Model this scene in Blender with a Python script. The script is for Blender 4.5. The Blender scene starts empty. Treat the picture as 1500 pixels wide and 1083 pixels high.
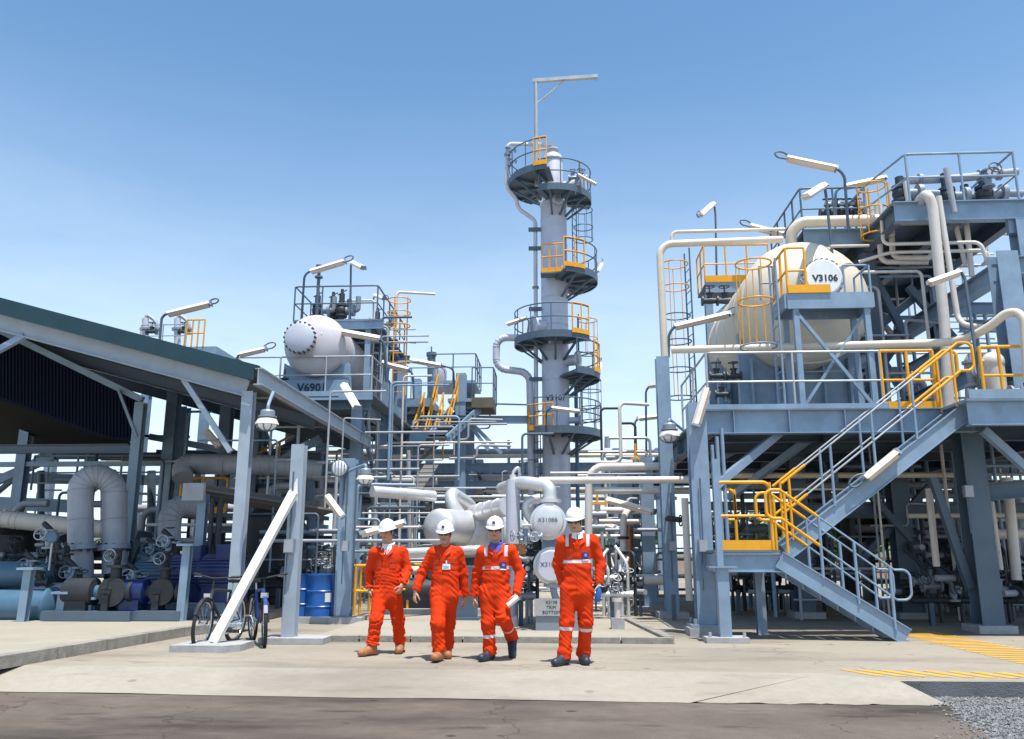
import bpy, math, random
import numpy as np
from mathutils import Vector, Matrix
from mathutils.bvhtree import BVHTree
R = math.radians
V = Vector
rnd = random.Random(7)
sc = bpy.context.scene
col = sc.collection

# ------------------------------------------------------------------ camera
YAW, PITCH, HCAM, FPX = R(3.0), R(12.6), 1.25, 1220.0
cam_d = bpy.data.cameras.new('camera')
cam_d.sensor_width = 36
cam_d.lens = 36 * FPX / 1500
cam_d.clip_start, cam_d.clip_end = 0.1, 6000
cam = bpy.data.objects.new('camera', cam_d)
col.objects.link(cam)
cam.location = (0, 0, HCAM)
cam.rotation_euler = (R(90) + PITCH, 0, YAW)
sc.camera = cam
CF = V((-math.sin(YAW) * math.cos(PITCH), math.cos(YAW) * math.cos(PITCH), math.sin(PITCH)))
CR = V((math.cos(YAW), math.sin(YAW), 0))
CU = CR.cross(CF)
CO = V((0, 0, HCAM))

def ray(px, py): return CF + CR * ((px - 750) / FPX) - CU * ((py - 541.5) / FPX)
def A(px, py, Y):                       # survey: sight line to the vertical plane at depth Y
    d = ray(px, py); return CO + d * (Y / d.y)
def G(px, py, z=0.0):                   # survey: sight line to the level z
    d = ray(px, py); return CO + d * ((z - HCAM) / d.z)

# ------------------------------------------------------------------ sky, sun, exposure
SUN_EL, SUN_AZ = R(75), R(148)          # azimuth clockwise from +Y (north); sun high, right of and slightly behind the camera
w = bpy.data.worlds.new('World'); sc.world = w; w.use_nodes = True
nt = w.node_tree; nt.nodes.clear()
sky = nt.nodes.new('ShaderNodeTexSky'); sky.sky_type = 'NISHITA'; sky.sun_disc = False
sky.sun_elevation = SUN_EL; sky.sun_rotation = SUN_AZ
sky.altitude = 0; sky.air_density = 1.0; sky.dust_density = 1.0; sky.ozone_density = 6.0
bg = nt.nodes.new('ShaderNodeBackground'); bg.inputs['Strength'].default_value = 0.145
ow = nt.nodes.new('ShaderNodeOutputWorld')
tn = nt.nodes.new('ShaderNodeMixRGB'); tn.blend_type = 'MULTIPLY'; tn.inputs[0].default_value = 1; tn.inputs[2].default_value = (.92, 1.10, 1.06, 1)
nt.links.new(sky.outputs[0], tn.inputs[1]); # humid haze low in the sky
tcw = nt.nodes.new('ShaderNodeTexCoord'); sx = nt.nodes.new('ShaderNodeSeparateXYZ'); nt.links.new(tcw.outputs['Generated'], sx.inputs[0])
hz = nt.nodes.new('ShaderNodeMapRange'); hz.interpolation_type = 'SMOOTHERSTEP'
for i_, v_ in ((1, -.12), (2, .62), (3, .88), (4, 0)): hz.inputs[i_].default_value = v_
nt.links.new(sx.outputs['Z'], hz.inputs[0])
hm = nt.nodes.new('ShaderNodeMixRGB'); hm.inputs[2].default_value = (5.2, 6.0, 6.7, 1)
cn = nt.nodes.new('ShaderNodeTexNoise'); cn.inputs['Scale'].default_value = 2.6; cn.inputs['Detail'].default_value = 7; cn.inputs['Roughness'].default_value = .6
cm = nt.nodes.new('ShaderNodeMapping'); cm.inputs['Scale'].default_value = (1, 1, 3.4); cm.inputs['Location'].default_value = (.7, 0, .2)
nt.links.new(tcw.outputs['Generated'], cm.inputs[0]); nt.links.new(cm.outputs[0], cn.inputs['Vector'])
cl = nt.nodes.new('ShaderNodeMapRange'); cl.inputs[1].default_value = .38; cl.inputs[2].default_value = .72; cl.inputs[3].default_value = .86; cl.inputs[4].default_value = 1.35
nt.links.new(cn.outputs['Fac'], cl.inputs[0])
cx_ = nt.nodes.new('ShaderNodeMath'); cx_.operation = 'MULTIPLY'; cx_.use_clamp = True; nt.links.new(cl.outputs[0], cx_.inputs[0]); nt.links.new(hz.outputs[0], cx_.inputs[1])
nt.links.new(cx_.outputs[0], hm.inputs[0]); nt.links.new(tn.outputs[0], hm.inputs[1]); nt.links.new(hm.outputs[0], bg.inputs[0]); nt.links.new(bg.outputs[0], ow.inputs[0])
sun_d = bpy.data.lights.new('sun', 'SUN'); sun_d.energy = 5.0; sun_d.angle = R(0.53); sun_d.color = (1.0, 0.95, 0.87)
sun = bpy.data.objects.new('sun', sun_d); col.objects.link(sun)
sdir = V((math.sin(SUN_AZ) * math.cos(SUN_EL), math.cos(SUN_AZ) * math.cos(SUN_EL), math.sin(SUN_EL)))
sun.rotation_euler = sdir.to_track_quat('Z', 'Y').to_euler(); sun.location = sdir * 60
vs = sc.view_settings; vs.view_transform = 'Standard'; vs.look = 'None'; vs.exposure = 0.42; vs.gamma = 1
vs.use_curve_mapping = False

# ------------------------------------------------------------------ materials
MATS = {}
def mat(name, c, rough=.5, metal=0., var=.12, scale=2.5, bump=0., bscale=60., spec=.5, dirt=0., dirtc=(.12, .08, .05)):
    m = bpy.data.materials.new(name); m.use_nodes = True; t = m.node_tree
    b = t.nodes['Principled BSDF']; L = t.links.new
    b.inputs['Roughness'].default_value = rough; b.inputs['Metallic'].default_value = metal
    b.inputs['Specular IOR Level'].default_value = spec
    tc = t.nodes.new('ShaderNodeTexCoord')
    n = t.nodes.new('ShaderNodeTexNoise'); n.inputs['Scale'].default_value = scale; n.inputs['Detail'].default_value = 6
    n.inputs['Roughness'].default_value = .62
    L(tc.outputs['Object'], n.inputs['Vector'])
    cr = t.nodes.new('ShaderNodeValToRGB'); e = cr.color_ramp.elements
    e[0].position, e[1].position = .3, .72
    e[0].color = tuple(min(1, x * (1 - var)) for x in c) + (1,); e[1].color = tuple(min(1, x * (1 + var)) for x in c) + (1,)
    L(n.outputs['Fac'], cr.inputs['Fac']); out = cr.outputs[0]
    if dirt:
        n2 = t.nodes.new('ShaderNodeTexNoise'); n2.inputs['Scale'].default_value = scale * 2.3; n2.inputs['Detail'].default_value = 9
        mp = t.nodes.new('ShaderNodeMapping'); mp.inputs['Scale'].default_value = (1, 1, .35); mp.inputs['Location'].default_value = (3, 7, 1)
        L(tc.outputs['Object'], mp.inputs[0]); L(mp.outputs[0], n2.inputs['Vector'])
        r2 = t.nodes.new('ShaderNodeMapRange'); r2.inputs[1].default_value = .58; r2.inputs[2].default_value = .78; r2.inputs[4].default_value = dirt
        L(n2.outputs['Fac'], r2.inputs[0])
        mx = t.nodes.new('ShaderNodeMixRGB'); mx.inputs[2].default_value = dirtc + (1,)
        L(r2.outputs[0], mx.inputs[0]); L(out, mx.inputs[1]); out = mx.outputs[0]
    L(out, b.inputs['Base Color'])
    mr = t.nodes.new('ShaderNodeMapRange'); mr.inputs[3].default_value = max(.02, rough - .1); mr.inputs[4].default_value = min(1, rough + .14)
    L(n.outputs['Fac'], mr.inputs[0]); L(mr.outputs[0], b.inputs['Roughness'])
    if bump:
        n3 = t.nodes.new('ShaderNodeTexNoise'); n3.inputs['Scale'].default_value = bscale; n3.inputs['Detail'].default_value = 5
        L(tc.outputs['Object'], n3.inputs['Vector'])
        bp = t.nodes.new('ShaderNodeBump'); bp.inputs['Strength'].default_value = bump; bp.inputs['Distance'].default_value = .02
        L(n3.outputs['Fac'], bp.inputs['Height']); L(bp.outputs[0], b.inputs['Normal'])
    MATS[name] = m; return m

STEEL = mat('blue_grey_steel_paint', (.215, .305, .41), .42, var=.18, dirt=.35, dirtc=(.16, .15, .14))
STEEL2 = mat('sunlit_steel_paint', (.33, .39, .46), .42, dirt=.22, dirtc=(.25, .22, .19))  # lighter copy of the steel paint, sunlight on the shelter posts in its colour
STEELD = mat('shade_dark_steel_paint', (.075, .115, .16), .45, dirt=.3)  # darker copy of the steel paint; shade under and behind decks in its colour
TEAL = mat('dark_teal_sheet', (.006, .036, .052), .42, dirt=.1)
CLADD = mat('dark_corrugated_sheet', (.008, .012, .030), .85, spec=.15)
SOFFIT = mat('dull_soffit_sheet', (.13, .128, .12), .65, dirt=.4)
YEL = mat('yellow_paint', (.80, .36, .008), .4, dirt=.25)
CLAD = mat('tower_cladding', (.53, .54, .61), .42, .12, var=.07, dirt=.2, dirtc=(.3, .29, .3))
VPINK = mat('pale_insulation_cladding', (.52, .49, .52), .5, var=.07, dirt=.2, dirtc=(.3, .28, .28))
VCREAM = mat('cream_vessel_paint', (.64, .565, .455), .42, var=.06, dirt=.15, dirtc=(.5, .4, .3))
PIPEW = mat('white_pipe_cladding', (.62, .575, .53), .4, var=.08, dirt=.25, dirtc=(.35, .3, .26))
PIPEG = mat('grey_pipe_cladding', (.33, .35, .39), .45, var=.1, dirt=.3)
GALV = mat('galvanised_steel', (.42, .44, .46), .42, .5, dirt=.2)
SILV = mat('bright_aluminium_cladding', (.66, .655, .66), .42, .55, var=.08, bump=.15, bscale=9, dirt=.25, dirtc=(.35, .33, .32))
VALVE = mat('dark_valve_paint', (.035, .045, .055), .5, var=.3, scale=9)
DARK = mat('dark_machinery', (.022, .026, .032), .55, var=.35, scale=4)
RUST = mat('rusty_brown', (.20, .085, .04), .8, var=.4, scale=8)
BLUE = mat('royal_blue_paint', (.008, .024, .115), .4, dirt=.25)
DRUM = mat('blue_drum_paint', (.015, .12, .42), .35, dirt=.3)
BLUEL = mat('light_blue_paint', (.065, .145, .225), .4, dirt=.15)
LAMPW = mat('cream_lamp_housing', (.72, .66, .58), .45, dirt=.2, dirtc=(.4, .25, .15))
LENS = mat('lamp_diffuser', (.62, .50, .40), .25, var=.1)
GLASSL = mat('lamp_glass', (.75, .78, .8), .12, var=.05)
BLK = mat('black_rubber', (.018, .018, .02), .7)
CHROME = mat('chrome', (.65, .66, .68), .18, .95, var=.05)
GRATE = mat('grating_steel', (.12, .16, .20), .6)
LETTER = mat('black_lettering', (.02, .03, .06), .6)
WHITEP = mat('white_paint', (.80, .80, .78), .45, dirt=.12)
FLANGE = mat('flange_steel', (.26, .30, .36), .45, .3)
CONCB = mat('pale_concrete_block', (.36, .355, .36), .85, var=.18, scale=6, bump=.3)
GREENT = mat('dull_green_tank_paint', (.05, .14, .075), .5, dirt=.2)
FOL1 = mat('foliage_dark', (.035, .075, .022), .7, var=.5, scale=1.2)
FOL2 = mat('foliage_mid', (.06, .115, .035), .7, var=.5, scale=1.2)
BARK = mat('bark', (.09, .065, .045), .9)
BRICKT = mat('tan_wall', (.42, .33, .27), .9)

# ------------------------------------------------------------------ mesh builder
def perp(d):
    d = d.normalized()
    a = V((0, 0, 1)) if abs(d.z) < .9 else V((1, 0, 0))
    s = d.cross(a).normalized()
    return s, s.cross(d).normalized()

def fillet(pts, bend, seg=5):
    pts = [V(p) for p in pts]; out = [pts[0]]
    for i in range(1, len(pts) - 1):
        a, b, c = pts[i - 1], pts[i], pts[i + 1]; u, x = (a - b), (c - b); la, lc = u.length, x.length
        k = min(bend, la * .48, lc * .48); p0, p2 = b + u / la * k, b + x / lc * k
        for j in range(seg + 1):
            tt = j / seg; ww = .62 * 2 * tt * (1 - tt); out.append((p0 * (1 - tt) ** 2 + b * ww + p2 * tt ** 2) / ((1 - tt) ** 2 + ww + tt ** 2))
    return out + [pts[-1]]
class MB:
    def __init__(s): s.v = []; s.f = []; s.sm = []
    def add(s, vs, fs, smooth=False):
        o = len(s.v); s.v.extend(V(x) for x in vs)
        s.f.extend([tuple(i + o for i in f) for f in fs]); s.sm.extend([smooth] * len(fs)); return s
    def hexa(s, b, t):
        n = len(b)
        return s.add(list(b) + list(t), [tuple(range(n))[::-1], tuple(range(n, 2 * n))] + [(i, (i + 1) % n, n + (i + 1) % n, n + i) for i in range(n)])
    def box2(s, a, b):
        x0, y0, z0 = (min(a[i], b[i]) for i in range(3)); x1, y1, z1 = (max(a[i], b[i]) for i in range(3))
        return s.hexa([(x0, y0, z0), (x1, y0, z0), (x1, y1, z0), (x0, y1, z0)], [(x0, y0, z1), (x1, y0, z1), (x1, y1, z1), (x0, y1, z1)])
    def box(s, c, d, rz=0):
        c = V(c); q = Matrix.Rotation(rz, 3, 'Z'); x, y, z = d[0] / 2, d[1] / 2, d[2] / 2
        return s.hexa([c + q @ V(p) for p in ((-x, -y, -z), (x, -y, -z), (x, y, -z), (-x, y, -z))], [c + q @ V(p) for p in ((-x, -y, z), (x, -y, z), (x, y, z), (-x, y, z))])
    def prism(s, poly, vec):
        vec = V(vec); poly = [V(p) for p in poly]
        return s.hexa(poly, [p + vec for p in poly])
    def bar(s, p, q, wd, ht, side=None):
        p, q = V(p), V(q); d = q - p
        if side is None: sd, up = perp(d)
        else: sd = V(side); sd = (sd - d * (sd.dot(d) / d.dot(d))).normalized(); up = sd.cross(d).normalized()
        o = [sd * (-wd / 2) - up * (ht / 2), sd * (wd / 2) - up * (ht / 2), sd * (wd / 2) + up * (ht / 2), sd * (-wd / 2) + up * (ht / 2)]
        return s.hexa([p + x for x in o], [q + x for x in o])
    def hbeam(s, p, q, wd, ht, side=None, t=.016):
        # rolled I section: flanges 'wd' wide along side, depth 'ht'
        p, q = V(p), V(q); d = q - p
        if side is None: sd, up = perp(d)
        else: sd = V(side); sd = (sd - d * (sd.dot(d) / d.dot(d))).normalized(); up = sd.cross(d).normalized()
        a, b, c = wd / 2, ht / 2, t / 2
        pr = [(-a, -b), (a, -b), (a, -b + t), (c, -b + t), (c, b - t), (a, b - t), (a, b), (-a, b), (-a, b - t), (-c, b - t), (-c, -b + t), (-a, -b + t)]
        o = [sd * x + up * y for x, y in pr]
        n = 12; vs = [p + x for x in o] + [q + x for x in o]
        cap = [(0, 1, 2, 3, 10, 11), (3, 4, 9, 10), (4, 5, 6, 7, 8, 9)]
        fs = [tuple(reversed(c_)) for c_ in cap] + [tuple(i + n for i in c_) for c_ in cap] + [(i, (i + 1) % n, n + (i + 1) % n, n + i) for i in range(n)]
        return s.add(vs, fs)
    def rod(s, p, q, r, n=10, r2=None, cap=True):
        p, q = V(p), V(q); r2 = r if r2 is None else r2; sd, up = perp(q - p)
        cs = [(math.cos(2 * math.pi * i / n), math.sin(2 * math.pi * i / n)) for i in range(n)]
        a = [p + (sd * c + up * e) * r for c, e in cs]; b = [q + (sd * c + up * e) * r2 for c, e in cs]
        s.add(a + b, [(i, n + i, n + (i + 1) % n, (i + 1) % n) for i in range(n)], True)
        if cap: s.add(a, [tuple(range(n))]); s.add(b, [tuple(range(n))[::-1]])
        return s
    def tube(s, pts, r, n=10, bend=None, cap=True, seg=5, closed=False):
        pts = [V(p) for p in pts]
        if bend is None: bend = r * 3
        if bend and len(pts) > 2 and not closed:
            out = [pts[0]]
            for i in range(1, len(pts) - 1):
                a, b, c = pts[i - 1], pts[i], pts[i + 1]
                u, x = (a - b), (c - b); la, lc = u.length, x.length
                if la < 1e-6 or lc < 1e-6: continue
                k = min(bend, la * .48, lc * .48); p0, p2 = b + u / la * k, b + x / lc * k
                for j in range(seg + 1):
                    tt = j / seg; ww = .62 * 2 * tt * (1 - tt); dn = (1 - tt) ** 2 + ww + tt ** 2
                    out.append((p0 * (1 - tt) ** 2 + b * ww + p2 * tt ** 2) / dn)
            out.append(pts[-1]); pts = out
        m = len(pts); T = []
        for i in range(m):
            if closed: d = pts[(i + 1) % m] - pts[i - 1]
            else: d = pts[min(i + 1, m - 1)] - pts[max(i - 1, 0)]
            T.append(d.normalized())
        sd, up = perp(T[0]); vs = []
        for i in range(m):
            sd = (sd - T[i] * sd.dot(T[i])).normalized(); up = sd.cross(T[i])
            for j in range(n):
                a = 2 * math.pi * j / n; vs.append(pts[i] + (sd * math.cos(a) + up * math.sin(a)) * r)
        fs = []
        for i in range(m if closed else m - 1):
            for j in range(n):
                k = (i + 1) % m; fs.append((i * n + j, i * n + (j + 1) % n, k * n + (j + 1) % n, k * n + j))
        s.add(vs, fs, True)
        if cap and not closed: s.add(vs[:n], [tuple(range(n))[::-1]]); s.add(vs[-n:], [tuple(range(n))])
        return s
    def ring(s, c, ax, r, tr, n=24, k=6, a0=0, a1=2 * math.pi, ref=None):
        c, ax = V(c), V(ax).normalized(); sd, up = perp(ax)
        if ref is not None: sd = V(ref).normalized(); up = ax.cross(sd)
        full = abs(a1 - a0 - 2 * math.pi) < 1e-4; m = n if full else n + 1
        pts = [c + (sd * math.cos(a0 + (a1 - a0) * i / n) + up * math.sin(a0 + (a1 - a0) * i / n)) * r for i in range(m)]
        return s.tube(pts, tr, k, bend=0, closed=full)
    def lathe(s, prof, o, ax=(0, 0, 1), n=28, sharp=35):
        o, ax = V(o), V(ax).normalized(); sd, up = perp(ax)
        cs = [(math.cos(2 * math.pi * i / n), math.sin(2 * math.pi * i / n)) for i in range(n)]
        runs, cur = [], [prof[0]]
        for i in range(1, len(prof)):
            cur.append(prof[i])
            if i < len(prof) - 1:
                a = math.atan2(prof[i][1] - prof[i - 1][1], prof[i][0] - prof[i - 1][0]); b = math.atan2(prof[i + 1][1] - prof[i][1], prof[i + 1][0] - prof[i][0])
                dd = abs((b - a + math.pi) % (2 * math.pi) - math.pi)
                if dd > R(sharp): runs.append(cur); cur = [prof[i]]
        runs.append(cur)
        for run in runs:
            vs, fs, m = [], [], len(run)
            for r_, h_ in run: vs += [o + ax * h_ + (sd * c + up * e) * max(r_, 1e-4) for c, e in cs]
            for i in range(m - 1):
                for j in range(n): fs.append((i * n + j, (i + 1) * n + j, (i + 1) * n + (j + 1) % n, i * n + (j + 1) % n))
            s.add(vs, fs, True)
        return s
    def sph(s, c, r, n=14, m=8):
        c = V(c); r = r if hasattr(r, '__len__') else (r, r, r); vs, fs = [], []
        for i in range(m + 1):
            ph = math.pi * i / m
            for j in range(n):
                th = 2 * math.pi * j / n; rr = max(math.sin(ph), 1e-3)
                vs.append(c + V((r[0] * rr * math.cos(th), r[1] * rr * math.sin(th), r[2] * math.cos(ph))))
        for i in range(m):
            for j in range(n): fs.append((i * n + j, (i + 1) * n + j, (i + 1) * n + (j + 1) % n, i * n + (j + 1) % n))
        return s.add(vs, fs, True)
    def build(s, name, m, parent=None, loc=None):
        if not s.f: return None
        off = WLOC.get(parent.name, V((0, 0, 0))) if parent is not None else None
        if off is None:
            if loc is None:
                xs = [p.x for p in s.v]; ys = [p.y for p in s.v]; zs = [p.z for p in s.v]
                loc = V(((min(xs) + max(xs)) / 2, (min(ys) + max(ys)) / 2, min(zs)))
            off = V(loc)
        me = bpy.data.meshes.new(name)
        me.from_pydata([tuple(p - off) for p in s.v], [], s.f)
        me.polygons.foreach_set('use_smooth', s.sm)
        me.materials.append(m); me.update()
        o = bpy.data.objects.new(name, me); col.objects.link(o)
        if parent is not None: o.parent = parent; WLOC[o.name] = off
        else: o.location = off; WLOC[o.name] = off
        return o
WLOC = {}

def tag(o, label=None, cat=None, group=None, kind=None):
    if label: o['label'] = label
    if cat: o['category'] = cat
    if group: o['group'] = group
    if kind: o['kind'] = kind
    return o
def thing(name, label, cat, loc, group=None):
    o = bpy.data.objects.new(name, None); col.objects.link(o); o.location = loc; o.empty_display_size = .2
    WLOC[o.name] = V(loc); return tag(o, label, cat, group)
def P(parent, name, m):                 # with-less part helper: returns MB with a finish method
    b = MB(); b.fin = lambda: b.build(name, m, parent); return b
def part(parent, name, m, fn):
    b = MB(); fn(b); return b.build(name, m, parent)
def single(name, m, label, cat, fn, group=None):
    b = MB(); fn(b); return tag(b.build(name, m), label, cat, group)
def struct(name, m, fn):
    b = MB(); fn(b); return tag(b.build(name, m, loc=(0, 0, 0)), kind='structure')

def text(s, size, m, parent, c, xdir, up, extr=.004, wrap=None, bold=.0):
    cu = bpy.data.curves.new('lettering', 'FONT'); cu.body = s; cu.size = size; cu.align_x = 'CENTER'; cu.align_y = 'CENTER'
    cu.extrude = extr; cu.offset = bold; cu.resolution_u = 2
    tmp = bpy.data.objects.new('lettering_tmp', cu); col.objects.link(tmp)
    me = bpy.data.meshes.new_from_object(tmp.evaluated_get(bpy.context.evaluated_depsgraph_get()))
    bpy.data.objects.remove(tmp)
    xd, up = V(xdir).normalized(), V(up).normalized(); nz = xd.cross(up); c = V(c); off = WLOC[parent.name]
    for v in me.vertices:
        x, y, z = v.co
        if wrap:                        # wrap = (axis point, radius): bend the line of text round a vertical cylinder
            a = x / wrap[1]; ctr = c - nz * wrap[1]
            v.co = ctr + (nz * math.cos(a) + xd * math.sin(a)) * (wrap[1] + z) + up * y - off
        else: v.co = c + xd * x + up * y + nz * z - off
    me.materials.clear(); me.materials.append(m)
    o = bpy.data.objects.new('lettering', me); col.objects.link(o); o.parent = parent; WLOC[o.name] = off
    return o

# ------------------------------------------------------------------ recurring pieces
def railing(parent, pts, h=1.05, m=STEEL, r=.021, step=1.4, toe=None, posts=True, loop=False, mid=True, name='handrail'):
    pts = [V(p) for p in pts]; up = V((0, 0, h)); b = MB()
    top = [p + up for p in pts]
    if loop: top = [pts[0] + V((0, 0, h * .5))] + top + [pts[-1] + V((0, 0, h * .5))]
    b.tube(top, r, 7, bend=.1)
    if mid: b.tube([p + up * .5 for p in pts], r * .85, 6, bend=.02)
    o = b.build(name, m, parent)
    if posts:
        for i in range(len(pts) - 1):
            L = (pts[i + 1] - pts[i]).length; n = max(1, round(L / step))
            for k in range(n + (1 if i == len(pts) - 2 else 0)):
                p = pts[i].lerp(pts[i + 1], k / n)
                MB().rod(p, p + up, r, 7).build('post', m, o)
    if toe:
        b = MB()
        for i in range(len(pts) - 1): b.bar(pts[i] + V((0, 0, .075)), pts[i + 1] + V((0, 0, .075)), .012, .15, side=(pts[i + 1] - pts[i]).cross(V((0, 0, 1))))
        b.build('toe_plate', toe, parent)
    return o
def cage_ladder(parent, base, top, facing, m=STEEL, hoopm=None, hoops=None, r=.36, ymat_top=None):
    # vertical ladder with safety hoops; facing = direction from the ladder to the climber
    base, top = V(base), V(top); f = V(facing).normalized(); s = f.cross(V((0, 0, 1))); b = MB()
    for e in (-.22, .22): b.rod(base + s * e, top + s * e, .022, 6)
    n = int((top - base).length / .3)
    for i in range(n): b.rod(base + V((0, 0, .3 * i)) - s * .22, base + V((0, 0, .3 * i)) + s * .22, .012, 5)
    b.build('ladder', m, parent)
    hs = hoops or [i for i in np.arange(2.2, (top - base).length + .01, .9)]
    c = base + f * .36
    for i, hz in enumerate(hs):
        mm = ymat_top if (ymat_top and hz > (top - base).length - 1.3) else m
        MB().ring(c + V((0, 0, hz)), (0, 0, 1), r, .018, 20, 5).build('cage_hoop', mm, parent)
    b = MB()
    for k in range(5):
        a = -R(100) + R(200) * k / 4; d = f * math.cos(a) + s * math.sin(a)
        b.rod(c + d * r + V((0, 0, hs[0])), c + d * r + V((0, 0, hs[-1])), .011, 5)
    b.build('cage_strap', ymat_top or m, parent)
def valve(parent, c, ax=(1, 0, 0), s=.12, stem=(0, 0, 1), body=VALVE, wheel=VALVE):
    c, ax, st = V(c), V(ax).normalized(), V(stem).normalized(); b = MB()
    b.lathe([(0, -1.5 * s), (s * .95, -1.5 * s), (s * .95, -1.2 * s), (s * .5, -1.2 * s), (s * .62, 0), (s * .5, 1.2 * s), (s * .95, 1.2 * s), (s * .95, 1.5 * s), (0, 1.5 * s)], c, ax, 12)
    b.rod(c, c + st * s * 1.3, s * .5, 10); b.rod(c + st * s * 1.3, c + st * s * 1.5, s * .75, 10); b.rod(c + st * s * 1.5, c + st * s * 2.9, s * .16, 6)
    o = b.build('valve', body, parent)
    q = MB().ring(c + st * s * 2.7, st, s * .95, s * .11, 16, 5); sd, up = perp(st)
    for a in (0, R(120), R(240)): q.rod(c + st * s * 2.7, c + st * s * 2.7 + (sd * math.cos(a) + up * math.sin(a)) * s * .95, s * .07, 5)
    q.build('handwheel', wheel, o); return o
def flange(b, c, ax, r, t=.05): b.rod(V(c) - V(ax).normalized() * t, V(c) + V(ax).normalized() * t, r, 14)
def pipe(label, pts, r, m=PIPEW, group=None, fl=(), bend=None, n=12, bands=0):
    pts = [V(p) for p in pts]
    if not fl and not bands:
        return single('pipe', m, label, 'pipe', lambda b: b.tube(pts, r, n, bend=bend), group)
    t = thing('pipe', label, 'pipe', pts[0], group); part(t, 'pipe_run', m, lambda b: b.tube(pts, r, n, bend=bend))
    for i, k in fl:
        d = (pts[i + 1] - pts[i]); c = pts[i] + d * k
        b = MB(); b.rod(c - d.normalized() * .035, c - d.normalized() * .004, r * 1.6, 14); b.rod(c + d.normalized() * .004, c + d.normalized() * .035, r * 1.6, 14)
        b.build('flange', FLANGE, t)
    if bands:
        pth = fillet(pts, r * 3 if bend is None else bend, 5); acc_ = 0
        for i in range(1, len(pth) - 1):
            d = pth[i + 1] - pth[i]; u = (pth[i + 1] - pth[i - 1]).normalized(); cs = [pth[i]]; nn = int(d.length / bands); cs += [pth[i] + d * (k / (nn + 1)) for k in range(1, nn + 1)]
            for c in cs: MB().ring(c, u, r + .002, .011, max(14, n), 5).build('band', m, t)
        d = pth[1] - pth[0]
        for k in range(1, int(d.length / bands) + 1): MB().ring(pth[0] + d * (k / (int(d.length / bands) + 1)), d, r + .002, .011, max(14, n), 5).build('band', m, t)
    return t
def tube_light(label, p0, p1, pole=None, loop=True, group='fluorescent tube lights of the plant', s=1.0):
    p0, p1 = V(p0), V(p1); d = (p1 - p0).normalized(); sd = d.cross(V((0, 0, 1))).normalized(); up = sd.cross(d).normalized()
    base = V(pole[-1]) if pole else p0
    t = thing('tube_light', label, 'tube light', base, group)
    wd, ht = .078 * s, .055 * s
    pr = [(-wd, 0), (-wd * .55, ht), (wd * .55, ht), (wd, 0)]
    MB().prism([p0 + sd * x + up * y for x, y in pr], p1 - p0).build('housing', LAMPW, t)
    b = MB(); L = (p1 - p0).length
    b.prism([p0 + d * .03 + sd * x + up * y for x, y in ((-wd * .8, -.004), (wd * .8, -.004), (wd * .45, -ht * .9), (-wd * .45, -ht * .9))], d * (L - .06)); b.build('diffuser', LENS, t)
    b = MB()
    for q, e in ((p0, -1), (p1, 1)):
        b = MB(); b.prism([q + sd * x + up * y for x, y in ((-wd * 1.06, -ht * .5), (wd * 1.06, -ht * .5), (wd * .7, ht * 1.08), (-wd * .7, ht * 1.08))], d * e * .035)
    b.build('end_cap', FLANGE, t)
    if pole: MB().tube([V(p) for p in pole], .024 * s, 7, bend=.14).build('pole', STEELD, t)
    if loop:
        q = p0 if (not pole or (V(pole[0]) - p1).length < (V(pole[0]) - p0).length) else p1
        e = d if q == p1 else -d
        MB().tube([q - e * .1 + up * .05, q + e * .12 + up * .16, q + e * .3 + up * .1, q + e * .22 - up * .01, q], .014 * s, 6, bend=.08).build('cable_loop', STEELD, t)
    return t
def dome_lamp(label, c, s=.2, bracket=None):
    c = V(c); t = thing('dome_lamp', label, 'lamp', c, 'dome lamps hung at the walkway')
    part(t, 'gear_housing', FLANGE, lambda b: b.lathe([(0, s * 1.25), (s * .5, s * 1.25), (s * .62, s * 1.1), (s * .62, s * .72), (s * .8, s * .7), (s * .8, s * .6), (s * .55, s * .55)], c, n=20))
    part(t, 'reflector', LAMPW, lambda b: b.lathe([(s * .5, s * .58), (s * .78, s * .45), (s * .98, s * .1), (s * 1.0, -.02 * s), (s * .93, -.02 * s)], c, n=24))
    part(t, 'glass_bowl', GLASSL, lambda b: b.lathe([(s * .9, 0), (s * .82, -s * .25), (s * .5, -s * .45), (0, -s * .52)], c, n=20))
    def cg(b):
        for k in range(8):
            a = 2 * math.pi * k / 8; u = V((math.cos(a), math.sin(a), 0)); b.tube([c + u * s * .95 + V((0, 0, s * .1)), c + u * s * .88 - V((0, 0, s * .25)), c + u * s * .5 - V((0, 0, s * .52)), c - V((0, 0, s * .6))], .008, 5, bend=.03)
    part(t, 'wire_guard', STEELD, cg)
    if bracket is not None: part(t, 'bracket', STEEL, lambda b: b.tube([c + V((0, 0, s * 1.2)), c + V((0, 0, s * 1.7)), V(bracket)], .03, 8, bend=.1))
    return t
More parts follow.
